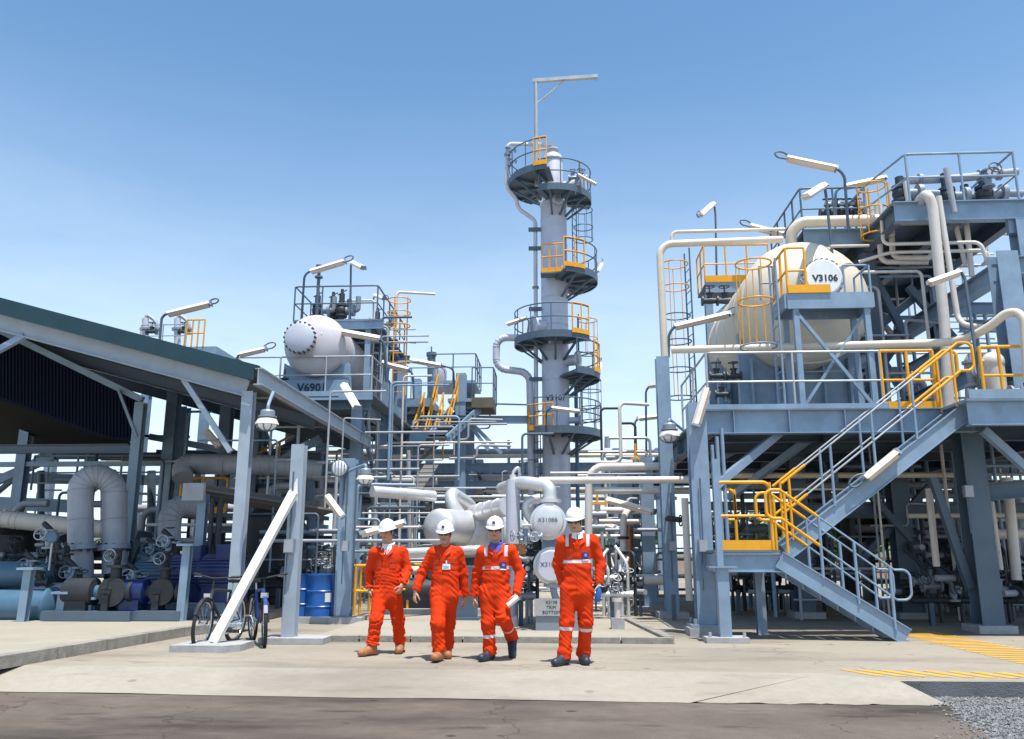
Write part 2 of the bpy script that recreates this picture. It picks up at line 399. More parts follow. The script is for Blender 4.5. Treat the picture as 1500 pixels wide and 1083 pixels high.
# ------------------------------------------------------------------ ground, road, apron
def ground_mat(name, c1, c2, stain=(.06, .05, .045), st=.35, s1=.35, s2=9., bump=.25, bs=90., joints=None, rough=.9, dots=0., crack=0.):
    m = bpy.data.materials.new(name); m.use_nodes = True; t = m.node_tree; b = t.nodes['Principled BSDF']; L = t.links.new
    b.inputs['Roughness'].default_value = rough; b.inputs['Specular IOR Level'].default_value = .25
    g = t.nodes.new('ShaderNodeNewGeometry')
    def noise(sc_, det=6, ro=.6, loc=(0, 0, 0), scl=(1, 1, 1)):
        mp = t.nodes.new('ShaderNodeMapping'); mp.inputs['Location'].default_value = loc; mp.inputs['Scale'].default_value = scl
        L(g.outputs['Position'], mp.inputs[0]); n = t.nodes.new('ShaderNodeTexNoise'); n.inputs['Scale'].default_value = sc_
        n.inputs['Detail'].default_value = det; n.inputs['Roughness'].default_value = ro; L(mp.outputs[0], n.inputs['Vector']); return n.outputs['Fac']
    def rng(o, a, b_, c=0, d=1):
        r = t.nodes.new('ShaderNodeMapRange'); r.inputs[1].default_value = a; r.inputs[2].default_value = b_; r.inputs[3].default_value = c; r.inputs[4].default_value = d
        L(o, r.inputs[0]); return r.outputs[0]
    def mix(f, a, c, mode='MIX'):
        x = t.nodes.new('ShaderNodeMixRGB'); x.blend_type = mode
        for i, v in ((0, f), (1, a), (2, c)):
            if isinstance(v, (tuple, list)): x.inputs[i].default_value = tuple(v) + (1,)
            elif isinstance(v, (int, float)): x.inputs[i].default_value = v
            else: L(v, x.inputs[i])
        return x.outputs[0]
    base = mix(rng(noise(s1, 8), .35, .65), c1, c2)
    base = mix(rng(noise(s2, 4, .7, (5, 2, 0)), .3, .7, 0, .35), base, tuple(x * .72 for x in c1))
    base = mix(rng(noise(.55, 8, .6, (11, 3, 0), (.35, 1, 1)), .50, .68, 0, st), base, stain)
    base = mix(rng(noise(2.6, 6, .6, (2, 31, 0), (.3, 1, 1)), .60, .70, 0, st * .8), base, stain)
    gn = noise(160, 2, .5); base = mix(rng(gn, .3, .7, 0, .22), base, tuple(x * .55 for x in c2))
    if dots:
        vz = t.nodes.new('ShaderNodeTexVoronoi'); vz.inputs['Scale'].default_value = 1.1; L(g.outputs['Position'], vz.inputs['Vector'])
        base = mix(rng(vz.outputs['Distance'], .04, .07, dots, 0), base, stain)
    if crack:
        wv = t.nodes.new('ShaderNodeTexNoise'); wv.inputs['Scale'].default_value = 1.6; wv.inputs['Detail'].default_value = 5; L(g.outputs['Position'], wv.inputs['Vector'])
        ad = t.nodes.new('ShaderNodeMixRGB'); ad.blend_type = 'ADD'; ad.inputs[0].default_value = 1.3; L(g.outputs['Position'], ad.inputs[1]); L(wv.outputs['Color'], ad.inputs[2])
        vc = t.nodes.new('ShaderNodeTexVoronoi'); vc.feature = 'DISTANCE_TO_EDGE'; vc.inputs['Scale'].default_value = .28; L(ad.outputs[0], vc.inputs['Vector'])
        base = mix(rng(vc.outputs['Distance'], .0012, .0035, crack, 0), base, tuple(x * .35 for x in c1))
    L(base, b.inputs['Base Color'])
    n3 = noise(bs, 5); bp = t.nodes.new('ShaderNodeBump'); bp.inputs['Strength'].default_value = bump; bp.inputs['Distance'].default_value = .012
    L(n3, bp.inputs['Height']); L(bp.outputs[0], b.inputs['Normal'])
    return m
ASPH = ground_mat('worn_asphalt', (.105, .084, .068), (.185, .150, .125), (.022, .019, .018), .95, s1=.6, bump=.9, bs=45, dots=.7, crack=.6)
APRON = ground_mat('concrete_apron', (.275, .24, .19), (.36, .32, .26), (.13, .112, .092), .75, dots=.6, crack=.55)
RAMP = ground_mat('pale_ramp_concrete', (.30, .27, .22), (.385, .35, .295), (.16, .14, .115), .65, dots=.6)
SLAB = ground_mat('plot_slab_concrete', (.34, .305, .245), (.40, .365, .30), (.2, .175, .15), .45)
EARTH = ground_mat('pale_plant_ground', (.38, .355, .30), (.46, .43, .37), (.26, .23, .19), .3)
GRAVM = mat('gravel_stone', (.20, .202, .20), .85, var=.6, scale=14)
KERB = mat('weathered_kerb', (.27, .25, .22), .9, var=.3, scale=5, bump=.8, dirt=.7, dirtc=(.12, .1, .09))
KERBD = mat('shaded_kerb_face', (.13, .135, .145), .9, var=.25, scale=3, bump=.4)  # vertical kerb front, its shade put into the base colour
YPAINT = mat('worn_yellow_marking', (.62, .33, .02), .75, var=.12, scale=5, dirt=.35, dirtc=(.35, .3, .22))
ZR = -.16
struct('ground', EARTH, lambda b: b.add([(-3000, -400, ZR - .02), (3000, -400, ZR - .02), (3000, 4000, ZR - .02), (-3000, 4000, ZR - .02)], [(0, 1, 2, 3)]))
e0, e1, e2 = G(0, 1014, ZR), G(1000, 1030, ZR), G(1390, 1034, ZR)
eL = e0 + (e0 - e1) * 3
g1 = G(1452, 1083, ZR); g2 = g1 + (g1 - e2) * 3
struct('road', ASPH, lambda b: b.add([eL, e1, e2, g1, g2, V((-40, -12, ZR))], [(5, 4, 3, 2, 1, 0)]))
u1, u2, u3 = V((-26, 10.4, 0)), V((2.85, 9.75, 0)), G(1318, 998)
def ramp(b):
    lo_, hi_ = [], []; r = random.Random(5); ups = [u1, u2, u3]; los = [eL, e1, e2]
    for s_ in range(2):
        n = 60 if s_ == 0 else 40
        for i in range(n if s_ == 0 else n + 1):
            k = i / n; p = los[s_].lerp(los[s_ + 1], k); lo_.append(p + V((0, r.gauss(0, .014) + .02 * math.sin(i * .7), .004))); hi_.append(ups[s_].lerp(ups[s_ + 1], k))
    m = len(lo_); b.add(lo_ + hi_, [(i, i + 1, m + i + 1, m + i) for i in range(m - 1)])
struct('apron_ramp', RAMP, ramp)
yk = u3.y
struct('concrete_apron', APRON, lambda b: b.add([u1, u2, u3, (40, yk - .2, 0), (40, 60, 0), (-40, 60, 0), (-40, 10.4, 0)], [(0, 1, 2, 3, 4, 5, 6)]))
struct('plant_ground', EARTH, lambda b: b.add([(-200, 60, 0), (200, 60, 0), (200, 400, 0), (-200, 400, 0)], [(0, 1, 2, 3)]))
struct('kerb_edge', KERBD, lambda b: b.prism([u3 + V((.0, 0, -.004)), V((40, yk - .2, -.004)), V((40, yk - .2, ZR - .02)), u3 + V((.0, 0, ZR - .02))], (0, .25, 0)))
struct('gravel_bed', mat('gravel_bed_fines', (.18, .18, .18), .95, var=.5, scale=30), lambda b: b.add([e2, g1, g2, V((40, -6, ZR)), V((40, yk - .2, ZR)), u3 + V((0, 0, ZR))], [(0, 1, 2, 3, 4, 5)]))
def gravel(b):
    r = random.Random(3); n = 0
    base = [V(p) for p in ((1, 0, 0), (-1, 0, 0), (0, 1, 0), (0, -1, 0), (0, 0, 1), (0, 0, -1))]
    fs = [(0, 2, 4), (2, 1, 4), (1, 3, 4), (3, 0, 4), (2, 0, 5), (1, 2, 5), (3, 1, 5), (0, 3, 5)]
    while n < 15000:
        x, y = r.uniform(2.2, 5.6), r.uniform(5.6, yk)
        ed = e2 if y > e2.y else e2.lerp(g1, (e2.y - y) / (e2.y - g1.y)) if y > g1.y else g1 + (g2 - g1) * ((g1.y - y) / (g1.y - g2.y))
        lim = ed.x if y < e2.y else e2.x + (u3.x - e2.x) * (y - e2.y) / (u3.y - e2.y)
        if x < lim + r.gauss(.03, .10) * (1 if r.random() < .9 else 3): continue
        k = r.uniform(.007, .019); c = V((x, y, ZR + k * .5)); q = Matrix.Rotation(r.random() * 6.3, 3, V((r.gauss(0, 1), r.gauss(0, 1), r.gauss(0, 1))).normalized())
        b.add([c + q @ V((p.x * k * r.uniform(.8, 1.3), p.y * k * r.uniform(.7, 1.2), p.z * k * .7)) for p in base], fs); n += 1
go = MB(); gravel(go); tag(go.build('gravel', GRAVM, loc=(0, 0, 0)), kind='stuff')
# raised slab of the shelter and its kerb
k0, k1, k2 = G(-5, 981), G(268, 933), G(300, 929)
kk = k0 + (k0 - k1) * 2
ztop = .13
def shelter_slab(b):
    top = [V((p.x, p.y, ztop)) for p in (kk, k0, k1, k2)] + [V((k2.x, 26, ztop)), V((-40, 26, ztop)), V((-40, kk.y, ztop))]
    b.prism(top, (0, 0, -ztop - .003))
struct('shelter_floor', SLAB, shelter_slab)
def kerbstones(b):
    pts = [kk, k0, k1, k2]
    for i in range(3):
        d = pts[i + 1] - pts[i]; n = max(1, int(d.length / .9)); inn = V((-d.y, d.x, 0)).normalized()
        for j in range(n):
            p, q = pts[i].lerp(pts[i + 1], j / n), pts[i].lerp(pts[i + 1], (j + 1) / n - .008)
            b.prism([p - inn * .03, q - inn * .03, q + inn * .15, p + inn * .15], (0, 0, ztop + .012))
struct('left_kerb', KERB, kerbstones)
# plot slab behind the people, with kerb
s0, s1, s2 = G(452, 940), G(990, 944), G(905, 903)
sl = V((s0.x, s0.y, 0)); sr = V((s1.x, s1.y, 0)); sb = V((s2.x, s2.y, 0)); sbb = sr + (sb - sr) * 3.2
struct('plot_slab', SLAB, lambda b: b.add([sl + V((0, 0, .05)), sr + V((0, 0, .05)), sbb + V((0, 0, .05)), V((sl.x, sbb.y, .05))], [(0, 1, 2, 3)]))
def plot_kerb(b):
    n = 7
    for j in range(n):
        p, q = sl.lerp(sr, j / n), sl.lerp(sr, (j + 1) / n - .004); b.prism([p, q, q + V((0, .14, 0)), p + V((0, .14, 0))], (0, 0, .085))
    for j in range(10):
        p, q = sr.lerp(sbb, j / 10), sr.lerp(sbb, (j + 1) / 10 - .004); i_ = V((-.15, 0, 0)); b.prism([p + V((0, .145 if j == 0 else 0, 0)), q, q + i_, p + i_ + V((0, .145 if j == 0 else 0, 0))], (0, 0, .095))
struct('plot_kerb', KERB, plot_kerb)
# hatched yellow markings
def hatch(p0, p1, p2, p3, n, lean):
    # p0->p1 far edge, p3->p2 near edge; stripes lean along the strip
    def f(b):
        for i in range(n):
            def lerp(t, near):
                t = min(1, max(0, t)); return (p3.lerp(p2, t) if near else p0.lerp(p1, t)) + V((0, 0, .004))
            t0, t1 = i / n, (i + .52) / n; l = lean / n
            a = [lerp(t0 + l, 0), lerp(t1 + l, 0), lerp(t1, 1), lerp(t0, 1)]
            if (a[1] - a[0]).length < .005: continue
            b.add(a, [(3, 2, 1, 0)])
    return f
struct('yellow_hatch_marking', YPAINT, hatch(G(1228, 981), G(1900, 994), G(1900, 1002), G(1250, 990), 19, -1.3))
struct('yellow_hatch_walkway', YPAINT, hatch(V((5.55, 15.6, 0)), V((5.45, 9.9, 0)), V((6.35, 9.9, 0)), V((6.35, 15.6, 0)), 30, 1.2))
struct('yellow_hatch_crossing', YPAINT, hatch(G(1085, 889), G(1290, 900), G(1296, 906), G(1075, 895), 26, 1.0))
# far low hills
def hills(b):
    n = 90; a = []; c = []; d = []
    for i in range(n + 1):
        x = -1500 + 3000 * i / n; h = 9 + 6 * math.sin(i * .23) + 4 * math.sin(i * .61 + 1) + 2.5 * math.sin(i * 1.7)
        a.append((x, 560, ZR)); c.append((x, 640, max(3, h))); d.append((x, 900, ZR))
    b.add(a + c + d, [(i, i + 1, n + 2 + i, n + 1 + i) for i in range(n)] + [(n + 1 + i, n + 2 + i, 2 * n + 3 + i, 2 * n + 2 + i) for i in range(n)], True)
struct('hills', mat('far_hill_green', (.10, .15, .09), .9, var=.4, scale=.03), hills)

# ------------------------------------------------------------------ trees beyond the plant
def leaf_blob(b, c, rx, rz, n, s, r):
    for _ in range(n):
        while True:
            p = V((r.uniform(-1, 1), r.uniform(-1, 1), r.uniform(-1, 1)))
            if p.length < 1 and p.length > .35: break
        p = c + V((p.x * rx, p.y * rx, p.z * rz)); q = V((r.gauss(0, 1), r.gauss(0, 1), r.gauss(0, 1))).normalized(); u, w_ = perp(q); k = s * r.uniform(.6, 1.4)
        b.add([p - u * k, p + w_ * k * .6, p + u * k, p - w_ * k * .6], [(0, 1, 2, 3)])
def tree(label, x, y, h, rad, m, seed):
    r = random.Random(seed); t = thing('broadleaf_tree', label, 'tree', (x, y, 0), 'trees beyond the plant')
    def trunk(b):
        b.rod((x, y, 0), (x + .1, y, h * .55), .13, 8, .07)
        for k in range(5):
            a = r.uniform(0, 6.3); b.rod((x + .08, y, h * r.uniform(.25, .5)), (x + math.cos(a) * rad * .6, y + math.sin(a) * rad * .6, h * r.uniform(.55, .8)), .06, 6, .02)
    part(t, 'trunk', BARK, trunk)
    def crown(b):
        for k in range(9):
            a = r.uniform(0, 6.3); q = r.uniform(.15, .75) * rad; rr = rad * r.uniform(.3, .5)
            leaf_blob(b, V((x + math.cos(a) * q, y + math.sin(a) * q, h * r.uniform(.35, .86))), rr, rr * .75, 130, rad * .085, r)
    part(t, 'crown', m, crown)
for i, (px, Y, h, rad, m, lb) in enumerate([
    (895, 60, 4.2, 2.3, FOL1, 'dark bushy tree seen just right of the tallest worker'),
    (938, 66, 3.6, 2.4, FOL2, 'lighter green bushy tree left of the blue steel columns'),
    (872, 75, 3.9, 2.6, FOL2, 'pale green tree half hidden behind the tallest worker'),
    (1085, 48, 3.6, 2.5, FOL1, 'low dark tree under the stair landing, beyond the manifold'),
    (1140, 50, 3.9, 2.8, FOL2, 'low mid green tree under the stair landing, right of the dark one'),
    (1205, 50, 3.6, 2.5, FOL1, 'dark tree seen below the upper stair flight'),
    (1262, 49, 3.9, 2.9, FOL2, 'mid green tree seen between the dark columns under the deck'),
    (635, 80, 3.3, 2.8, FOL2, 'green tree far behind the silver vessels'),
    (575, 74, 3.0, 2.4, FOL1, 'dark low tree far behind the leftmost worker')]):
    p = A(px, 814, Y); tree(lb, p.x, p.y, h, rad, m, 20 + i)
single('boundary_wall', BRICKT, 'long low tan wall beyond the plant under the stair landing', 'wall', lambda b: (b.box2((4, 52, 0), (26, 52.25, 1.15)), b.box2((4, 51.95, 1.15), (26, 52.3, 1.25))))
# ------------------------------------------------------------------ open shelter at left
def up(p, z): p = V(p); return V((p.x, p.y, z))
YF = 14.1
fa, fb = A(-120, 406, YF), A(374, 536, YF)              # top edge of the front fascia
slope = (fb.z - fa.z) / (fb.x - fa.x)
zE = fb.z; xE = fb.x; YB = 23.2
def roofz(x): return zE + (x - xE) * slope
sh = thing('open_shelter', 'open steel shelter with dark teal sloping roof over the left walkway', 'shelter', (xE, YF, 0))
XL = -20
part(sh, 'roof_sheet', SOFFIT, lambda b: b.prism([V((XL, YF + .02, roofz(XL) - .05)), V((xE - .02, YF + .02, roofz(xE) - .05)), V((xE - .02, YB, roofz(xE) - .05)), V((XL, YB, roofz(XL) - .05))], (0, 0, .045)))
part(sh, 'front_fascia', TEAL, lambda b: b.prism([V((XL, YF, roofz(XL) + .01)), V((xE, YF, zE + .01)), V((xE, YF, zE - .27)), V((XL, YF, roofz(XL) - .33))], (0, -.05, 0)))
def rf(b):                                              # ribs of the sheet, seen along its lower edge
    for k in range(46):
        y = YF + .1 + k * (YB - YF - .1) / 46; b.bar((XL, y, roofz(XL) + .012), (xE + .04, y, roofz(xE + .04) + .012), .07, .035)
part(sh, 'roof_ribs', TEAL, rf)
part(sh, 'gutter', STEEL2, lambda b: (b.hbeam((xE + .06, YF + .0, zE - .19), (xE + .06, YB, zE - .19), .16, .30, side=(1, 0, 0))))
part(sh, 'rafter', STEEL2, lambda b: b.hbeam((XL, YF + .22, roofz(XL) - .42), (xE - .2, YF + .22, roofz(xE - .2) - .42), .16, .30, side=(0, 1, 0)))
for k, x in enumerate(np.linspace(xE - .55, XL + .6, 9)):
    part(sh, 'purlin', SOFFIT, lambda b: b.bar((x, YF + .05, roofz(x) - .14), (x, YB - .1, roofz(x) - .14), .07, .16))
for y in (18.6, 22.9): part(sh, 'rafter', STEELD, lambda b: b.hbeam((XL, y, roofz(XL) - .38), (xE - .2, y, roofz(xE - .2) - .38), .16, .28, side=(0, 1, 0)))
pf = V((xE - .17, YF + .25, 0))
for y in (YF + .25, 22.9): part(sh, 'post', STEEL2, lambda b: (b.hbeam((pf.x, y, .1), (pf.x, y, zE - .42), .20, .18, side=(1, 0, 0)), b.box((pf.x, y, .12), (.42, .42, .05))))
part(sh, 'knee_brace', STEEL2, lambda b: b.bar(A(262, 545, YF + .25), A(338, 662, YF + .25), .07, .09))
part(sh, 'knee_brace', STEEL, lambda b: b.bar(A(36, 492, YF + .22), A(-60, 545, YF + .22), .09, .11))
# inner bay with dark sheeted gable
YI = 18.2
pi_ = A(207, 590, YI)
part(sh, 'post', STEEL, lambda b: (b.hbeam((pi_.x, YI, .1), (pi_.x, YI, pi_.z), .21, .2, side=(1, 0, 0))))
part(sh, 'rafter', STEEL, lambda b: b.bar(A(-60, 455, YI), A(209, 586, YI), .12, .14, side=(0, 1, 0)))
part(sh, 'knee_brace', STEEL, lambda b: b.bar(A(174, 572, YI - .1), A(200, 640, YI - .1), .06, .06))
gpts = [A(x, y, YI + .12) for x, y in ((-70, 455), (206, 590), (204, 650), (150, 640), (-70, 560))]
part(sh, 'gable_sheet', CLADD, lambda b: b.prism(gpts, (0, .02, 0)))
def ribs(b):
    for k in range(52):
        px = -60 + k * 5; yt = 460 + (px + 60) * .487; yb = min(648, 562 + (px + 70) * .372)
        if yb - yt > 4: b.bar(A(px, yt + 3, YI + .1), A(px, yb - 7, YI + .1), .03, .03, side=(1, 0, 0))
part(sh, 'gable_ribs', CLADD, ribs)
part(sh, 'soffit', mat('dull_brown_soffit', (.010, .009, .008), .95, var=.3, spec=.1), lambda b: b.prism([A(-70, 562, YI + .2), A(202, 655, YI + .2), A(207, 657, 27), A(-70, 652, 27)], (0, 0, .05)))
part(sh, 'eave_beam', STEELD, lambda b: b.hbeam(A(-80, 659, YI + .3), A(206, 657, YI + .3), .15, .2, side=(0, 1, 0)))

# ------------------------------------------------------------------ braced free-standing post
sp = G(423, 942); sp.z = 0; bt = A(437, 652, sp.y)
bf = G(312, 952); bf.z = 0
bp = thing('braced_post', 'short free standing blue grey post propped by a white slanting brace', 'steel post', sp)
part(bp, 'post', STEEL2, lambda b: b.hbeam((sp.x, sp.y, .06), (sp.x, sp.y, bt.z), .20, .18, side=(1, 0, 0)))
part(bp, 'base_plate', CONCB, lambda b: (b.box((sp.x + .1, sp.y + .05, .045), (.95, .6, .085))))
fz = .09
part(bp, 'footing', CONCB, lambda b: b.prism([V((*(bf + V((x, y, 0))).xy, 0)) for x, y in ((-.45, -.36), (.30, -.36), (.45, -.2), (.45, .34), (-.45, .34))], (0, 0, fz)))
e = A(430, 722, sp.y - .2)
part(bp, 'brace', WHITEP, lambda b: b.bar((bf.x, bf.y, fz), e, .125, .09, side=(1, 0, 0)))
part(bp, 'gusset', WHITEP, lambda b: b.prism([A(418, 730, sp.y - .135), A(436, 700, sp.y - .135), A(436, 735, sp.y - .135)], (0, -.012, 0)))
# post with lamp fittings behind it
c5 = G(502, 913); c5.z = 0
q = thing('steel_post', 'blue grey post on a concrete footing between the blue drums and the leftmost worker', 'steel post', c5)
part(q, 'post', STEEL, lambda b: b.hbeam((c5.x, c5.y, .1), (c5.x, c5.y, 3.12), .29, .27, side=(1, 0, 0)))
part(q, 'footing', CONCB, lambda b: b.box((c5.x + .1, c5.y, .06), (.62, .5, .12)))
part(q, 'conduit', STEELD, lambda b: (b.rod((c5.x + .2, c5.y - .17, .3), (c5.x + .2, c5.y - .17, 3.0), .02, 6), b.rod((c5.x - .05, c5.y - .16, 2.2), (c5.x - .05, c5.y - .16, 2.95), .015, 6), b.rod((c5.x + .02, c5.y - .16, 2.2), (c5.x + .02, c5.y - .16, 2.95), .015, 6)))
fl_c = A(497, 686, c5.y - .3)
fld = thing('caged_floodlight', 'round caged floodlight near the top of the post behind the leftmost worker', 'lamp', fl_c)
part(fld, 'body', STEELD, lambda b: b.lathe([(0, .2), (.1, .2), (.15, .08), (.17, 0), (.15, 0)], fl_c, (0, 1, 0), 18))
part(fld, 'glass', GLASSL, lambda b: b.lathe([(.15, 0), (.12, -.05), (0, -.07)], fl_c, (0, 1, 0), 18))
part(fld, 'wire_guard', STEELD, lambda b: [b.rod(fl_c + V((x, -.075, -.16)), fl_c + V((x, -.075, .16)), .007, 5) for x in (-.12, -.06, 0, .06, .12)])
# blue drums
def drum(label, c):
    c = V(c); t = thing('oil_drum', label, 'drum', c, 'blue drums beside the post')
    part(t, 'shell', DRUM, lambda b: b.lathe([(0, .01), (.285, .01), (.29, 0), (.29, .28), (.302, .295), (.29, .31), (.29, .57), (.302, .585), (.29, .6), (.29, .87), (.298, .885), (.285, .885), (.28, .865), (0, .865)], c, n=28))
    part(t, 'bung', DARK, lambda b: b.rod(c + V((.17, -.1, .86)), c + V((.17, -.1, .885)), .035, 10))
    return t
d1 = G(470, 911); d1.z = 0
t = drum('blue steel drum with a pale label, right of the two beside the post', d1)
part(t, 'paper_label', WHITEP, lambda b: b.prism([d1 + V((.13 + x * .1, -math.sqrt(.3 ** 2 - (.13 + x * .1) ** 2) + .006, .38 + z)) for x, z in ((0, 0), (1, 0), (1, .17), (0, .17))], (.003, -.006, 0)))
drum('blue steel drum half hidden by the free standing post', G(441, 906) * 1)
drum('blue steel drum at the back, behind the other two', V((d1.x - .25, d1.y + .75, 0)))
single('pallet_plank', CONCB, 'pale timber lying on the ground in front of the blue drums', 'timber', lambda b: b.box((d1.x + .1, d1.y - .45, .06), (1.1, .12, .12)))

# ------------------------------------------------------------------ V6901 and its frame
f1 = thing('process_structure', 'blue grey steel frame with platforms carrying the vessel marked V6901', 'steel structure', (-5.3, 22.1, 0))
xr, xl = -5.35, -8.15
def dz(px, py, Y): return A(px, py, Y).z
zD = dz(490, 584, 22.1)
YS = (22.1, 25.2, 28.5)
for x in (xr, xl):
    for y in YS:
        part(f1, 'column', STEEL, lambda b: b.hbeam((x, y, 0), (x, y, zD + (2.4 if y > 22.5 else .05)), .30, .30, side=(1, 0, 0)))
for y in YS:
    part(f1, 'cross_beam', STEEL, lambda b: b.hbeam((xl - .3, y, zD - .16), (xr + .35, y, zD - .16), .2, .30, side=(0, 1, 0)))
    part(f1, 'cross_beam', STEELD, lambda b: b.hbeam((xl, y + .02, 3.0), (xr, y + .02, 3.0), .2, .26, side=(0, 1, 0)))
for x in (xr, xl):
    part(f1, 'long_beam', STEEL, lambda b: b.hbeam((x, YS[0], zD - .17), (x, YS[2], zD - .17), .2, .28, side=(1, 0, 0)))
    part(f1, 'long_beam', STEELD, lambda b: b.hbeam((x, YS[0], 3.02), (x, YS[2], 3.02), .18, .25, side=(1, 0, 0)))
    for i in range(2):
        part(f1, 'diagonal_brace', STEELD, lambda b: b.bar((x, YS[i], .3), (x, YS[i + 1], 2.9), .1, .1)); part(f1, 'diagonal_brace', STEEL, lambda b: b.bar((x, YS[i + 1], 3.1), (x, YS[i], zD - .3), .1, .1))
part(f1, 'deck', GRATE, lambda b: b.box2((xl - .5, YS[0] - .5, zD), (xr + .5, YS[2], zD + .04)))
part(f1, 'deck_edge', STEEL, lambda b: b.box2((xl - .55, YS[0] - .55, zD - .14), (xr + .5, YS[0] - .5, zD + .1)))
railing(f1, [(xl - .5, 27, zD + .04), (xl - .5, YS[0] - .5, zD + .04), (xr + .45, YS[0] - .5, zD + .04), (xr + .45, YS[0] + .8, zD + .04)], 1.02, GALV, .024, 1.35)
vc = A(462, 506, 22.0); rv = .86
v1 = thing('pressure_vessel', 'pale grey horizontal vessel on a blue saddle marked V6901 with a bolted round cover', 'pressure vessel', (vc.x, vc.y, zD))
def dome(r, L, dep=.5, y0=0):     # profile of a horizontal drum, front head toward the camera
    h = [(r * math.sin(a), y0 - r * dep * math.cos(a)) for a in np.linspace(.02, math.pi / 2, 10)]
    k = [(r * math.sin(a), y0 + L + r * dep * math.cos(a)) for a in np.linspace(math.pi / 2, .02, 10)]
    return h + k
part(v1, 'shell', VPINK, lambda b: b.lathe(dome(rv, 5.2), vc, (0, 1, 0), 40, 60))
def seams(b):
    for k in range(7): b.ring(vc + V((0, .05 + k * .85, 0)), (0, 1, 0), rv + .004, .012, 40, 5)
part(v1, 'cladding_seam', VPINK, seams)
mc = A(442, 497, 21.55); 
part(v1, 'nozzle', VPINK, lambda b: b.rod((mc.x, 21.4, mc.z), (mc.x, 22, mc.z), .40, 28))
part(v1, 'manway_cover', CLAD, lambda b: b.lathe([(0, -.03), (.37, -.03), (.42, 0), (.42, .07), (.36, .09), (.3, .1)], (mc.x, 21.34, mc.z), (0, 1, 0), 32))
for k in range(20):
    a = 2 * math.pi * k / 20; o_ = V((mc.x + math.cos(a) * .42, 21.38, mc.z + math.sin(a) * .42)); part(v1, 'bolt', DARK, lambda b: b.rod(o_ - V((0, .06, 0)), o_ + V((0, .07, 0)), .028, 6))
sy = 22.0 - .12
part(v1, 'saddle', STEEL, lambda b: (b.prism([V((vc.x - .95, sy + .3, zD + .06)), V((vc.x + 1.0, sy + .3, zD + .06)), V((vc.x + .9, sy + .3, vc.z - .45)), V((vc.x + .5, sy + .3, vc.z - .70)), V((vc.x, sy + .3, vc.z - .855)), V((vc.x - .5, sy + .3, vc.z - .7)), V((vc.x - .9, sy + .3, vc.z - .45))], (0, .2, 0)), b.box((vc.x + .02, sy + .1, zD + .26), (1.95, .06, .46))))
part(v1, 'saddle', STEEL, lambda b: b.box((vc.x, sy + 4.2, (zD + vc.z - .6) / 2), (1.6, .2, vc.z - zD - .6)))
text('V6901', .31, LETTER, v1, (vc.x - .02, sy + .055, zD + .27), (1, 0, 0), (0, 0, 1), bold=.008)
part(v1, 'conduit', GALV, lambda b: b.tube([A(447, 470, 21.75), A(470, 473, 21.75), A(471, 490, 21.6)], .015, 5, bend=.05))
# upper valve platform over the vessel
zU = dz(500, 474, 23.3)
xa, xb = A(430, 470, 23).x, A(552, 470, 23).x
part(f1, 'upper_deck', GRATE, lambda b: b.box2((xa, 23.0, zU), (xb, 27.4, zU + .04)))
for y in (23.0, 25.2, 27.4): part(f1, 'upper_beam', STEEL, lambda b: b.hbeam((xa, y, zU - .14), (xb + .2, y, zU - .14), .16, .26, side=(0, 1, 0)))
for x in (xa + .1, xb - .1): part(f1, 'upper_beam', STEELD, lambda b: b.hbeam((x, 23, zU - .15), (x, 27.4, zU - .15), .16, .24, side=(1, 0, 0)))
for x in (xa + .1, xb - .25):
    for y in (23.1, 27.2): part(f1, 'upper_post', STEEL, lambda b: b.hbeam((x, y, zD), (x, y, zU - .2), .16, .16, side=(1, 0, 0)))
railing(f1, [(xa, 27, zU), (xa, 23.0, zU), (xb, 23.0, zU), (xb, 27.4, zU)], 1.05, STEELD, .024, .8)
part(f1, 'ladder', YEL, lambda b: ([b.rod((xb + .25 + k, 24.3, zD + .5), (xb + .25 + k, 24.3, zU + 1.1), .022, 6) for k in (0, .4)], [b.rod((xb + .25, 24.3, zD + .6 + .3 * i), (xb + .65, 24.3, zD + .6 + .3 * i), .012, 5) for i in range(9)]))
for hz in (.1, .5, .9): part(f1, 'cage_hoop', YEL, lambda b: b.ring((xb + .45, 24.0, zU + hz), (0, 0, 1), .34, .018, 18, 5))
zV = zU + .04
for k, (px, hh, nm) in enumerate([(468, .95, 'front left'), (487, 1.0, 'middle left'), (503, 1.0, 'middle right'), (538, .9, 'rear right')]):
    x = A(px, 450, 23.9).x; y = 23.7 + .25 * (k % 2) + (1.4 if k == 3 else 0)
    t = thing('relief_valve', ['relief valve nearest the tall vent stub on the platform above the V6901 vessel', 'second relief valve from the left on the platform above the V6901 vessel', 'third relief valve from the left above the V6901 vessel, left of the lamp pole', 'relief valve cluster at the right end of the platform above the V6901 vessel'][k], 'relief valve', (x, y, zV), 'relief valves above the V6901 vessel')
    part(t, 'body', VALVE, lambda b: (b.rod((x, y, zV), (x, y, zV + .3), .09, 10), b.rod((x, y, zV + .28), (x, y, zV + .34), .18, 12), b.sph((x, y, zV + .48), .17, 12, 8), b.rod((x, y, zV + .6), (x, y, zV + hh), .085, 10), b.rod((x, y, zV + hh), (x, y, zV + hh + .14), .05, 8), b.rod((x, y, zV + .6), (x, y, zV + .66), .16, 12)))
    part(t, 'outlet', FLANGE, lambda b: (b.rod((x, y, zV + .48), (x + .38, y, zV + .48), .1, 10), b.rod((x + .32, y, zV + .48), (x + .4, y, zV + .48), .19, 12), b.tube([(x + .38, y, zV + .48), (x + .5, y, zV + .48), (x + .5, y, zV + .9)], .08, 8)))
    part(t, 'lever', STEELD, lambda b: b.rod((x - .12, y - .05, zV + hh - .05), (x + .14, y, zV + hh + .12), .02, 5))
x = A(468, 440, 23.6).x
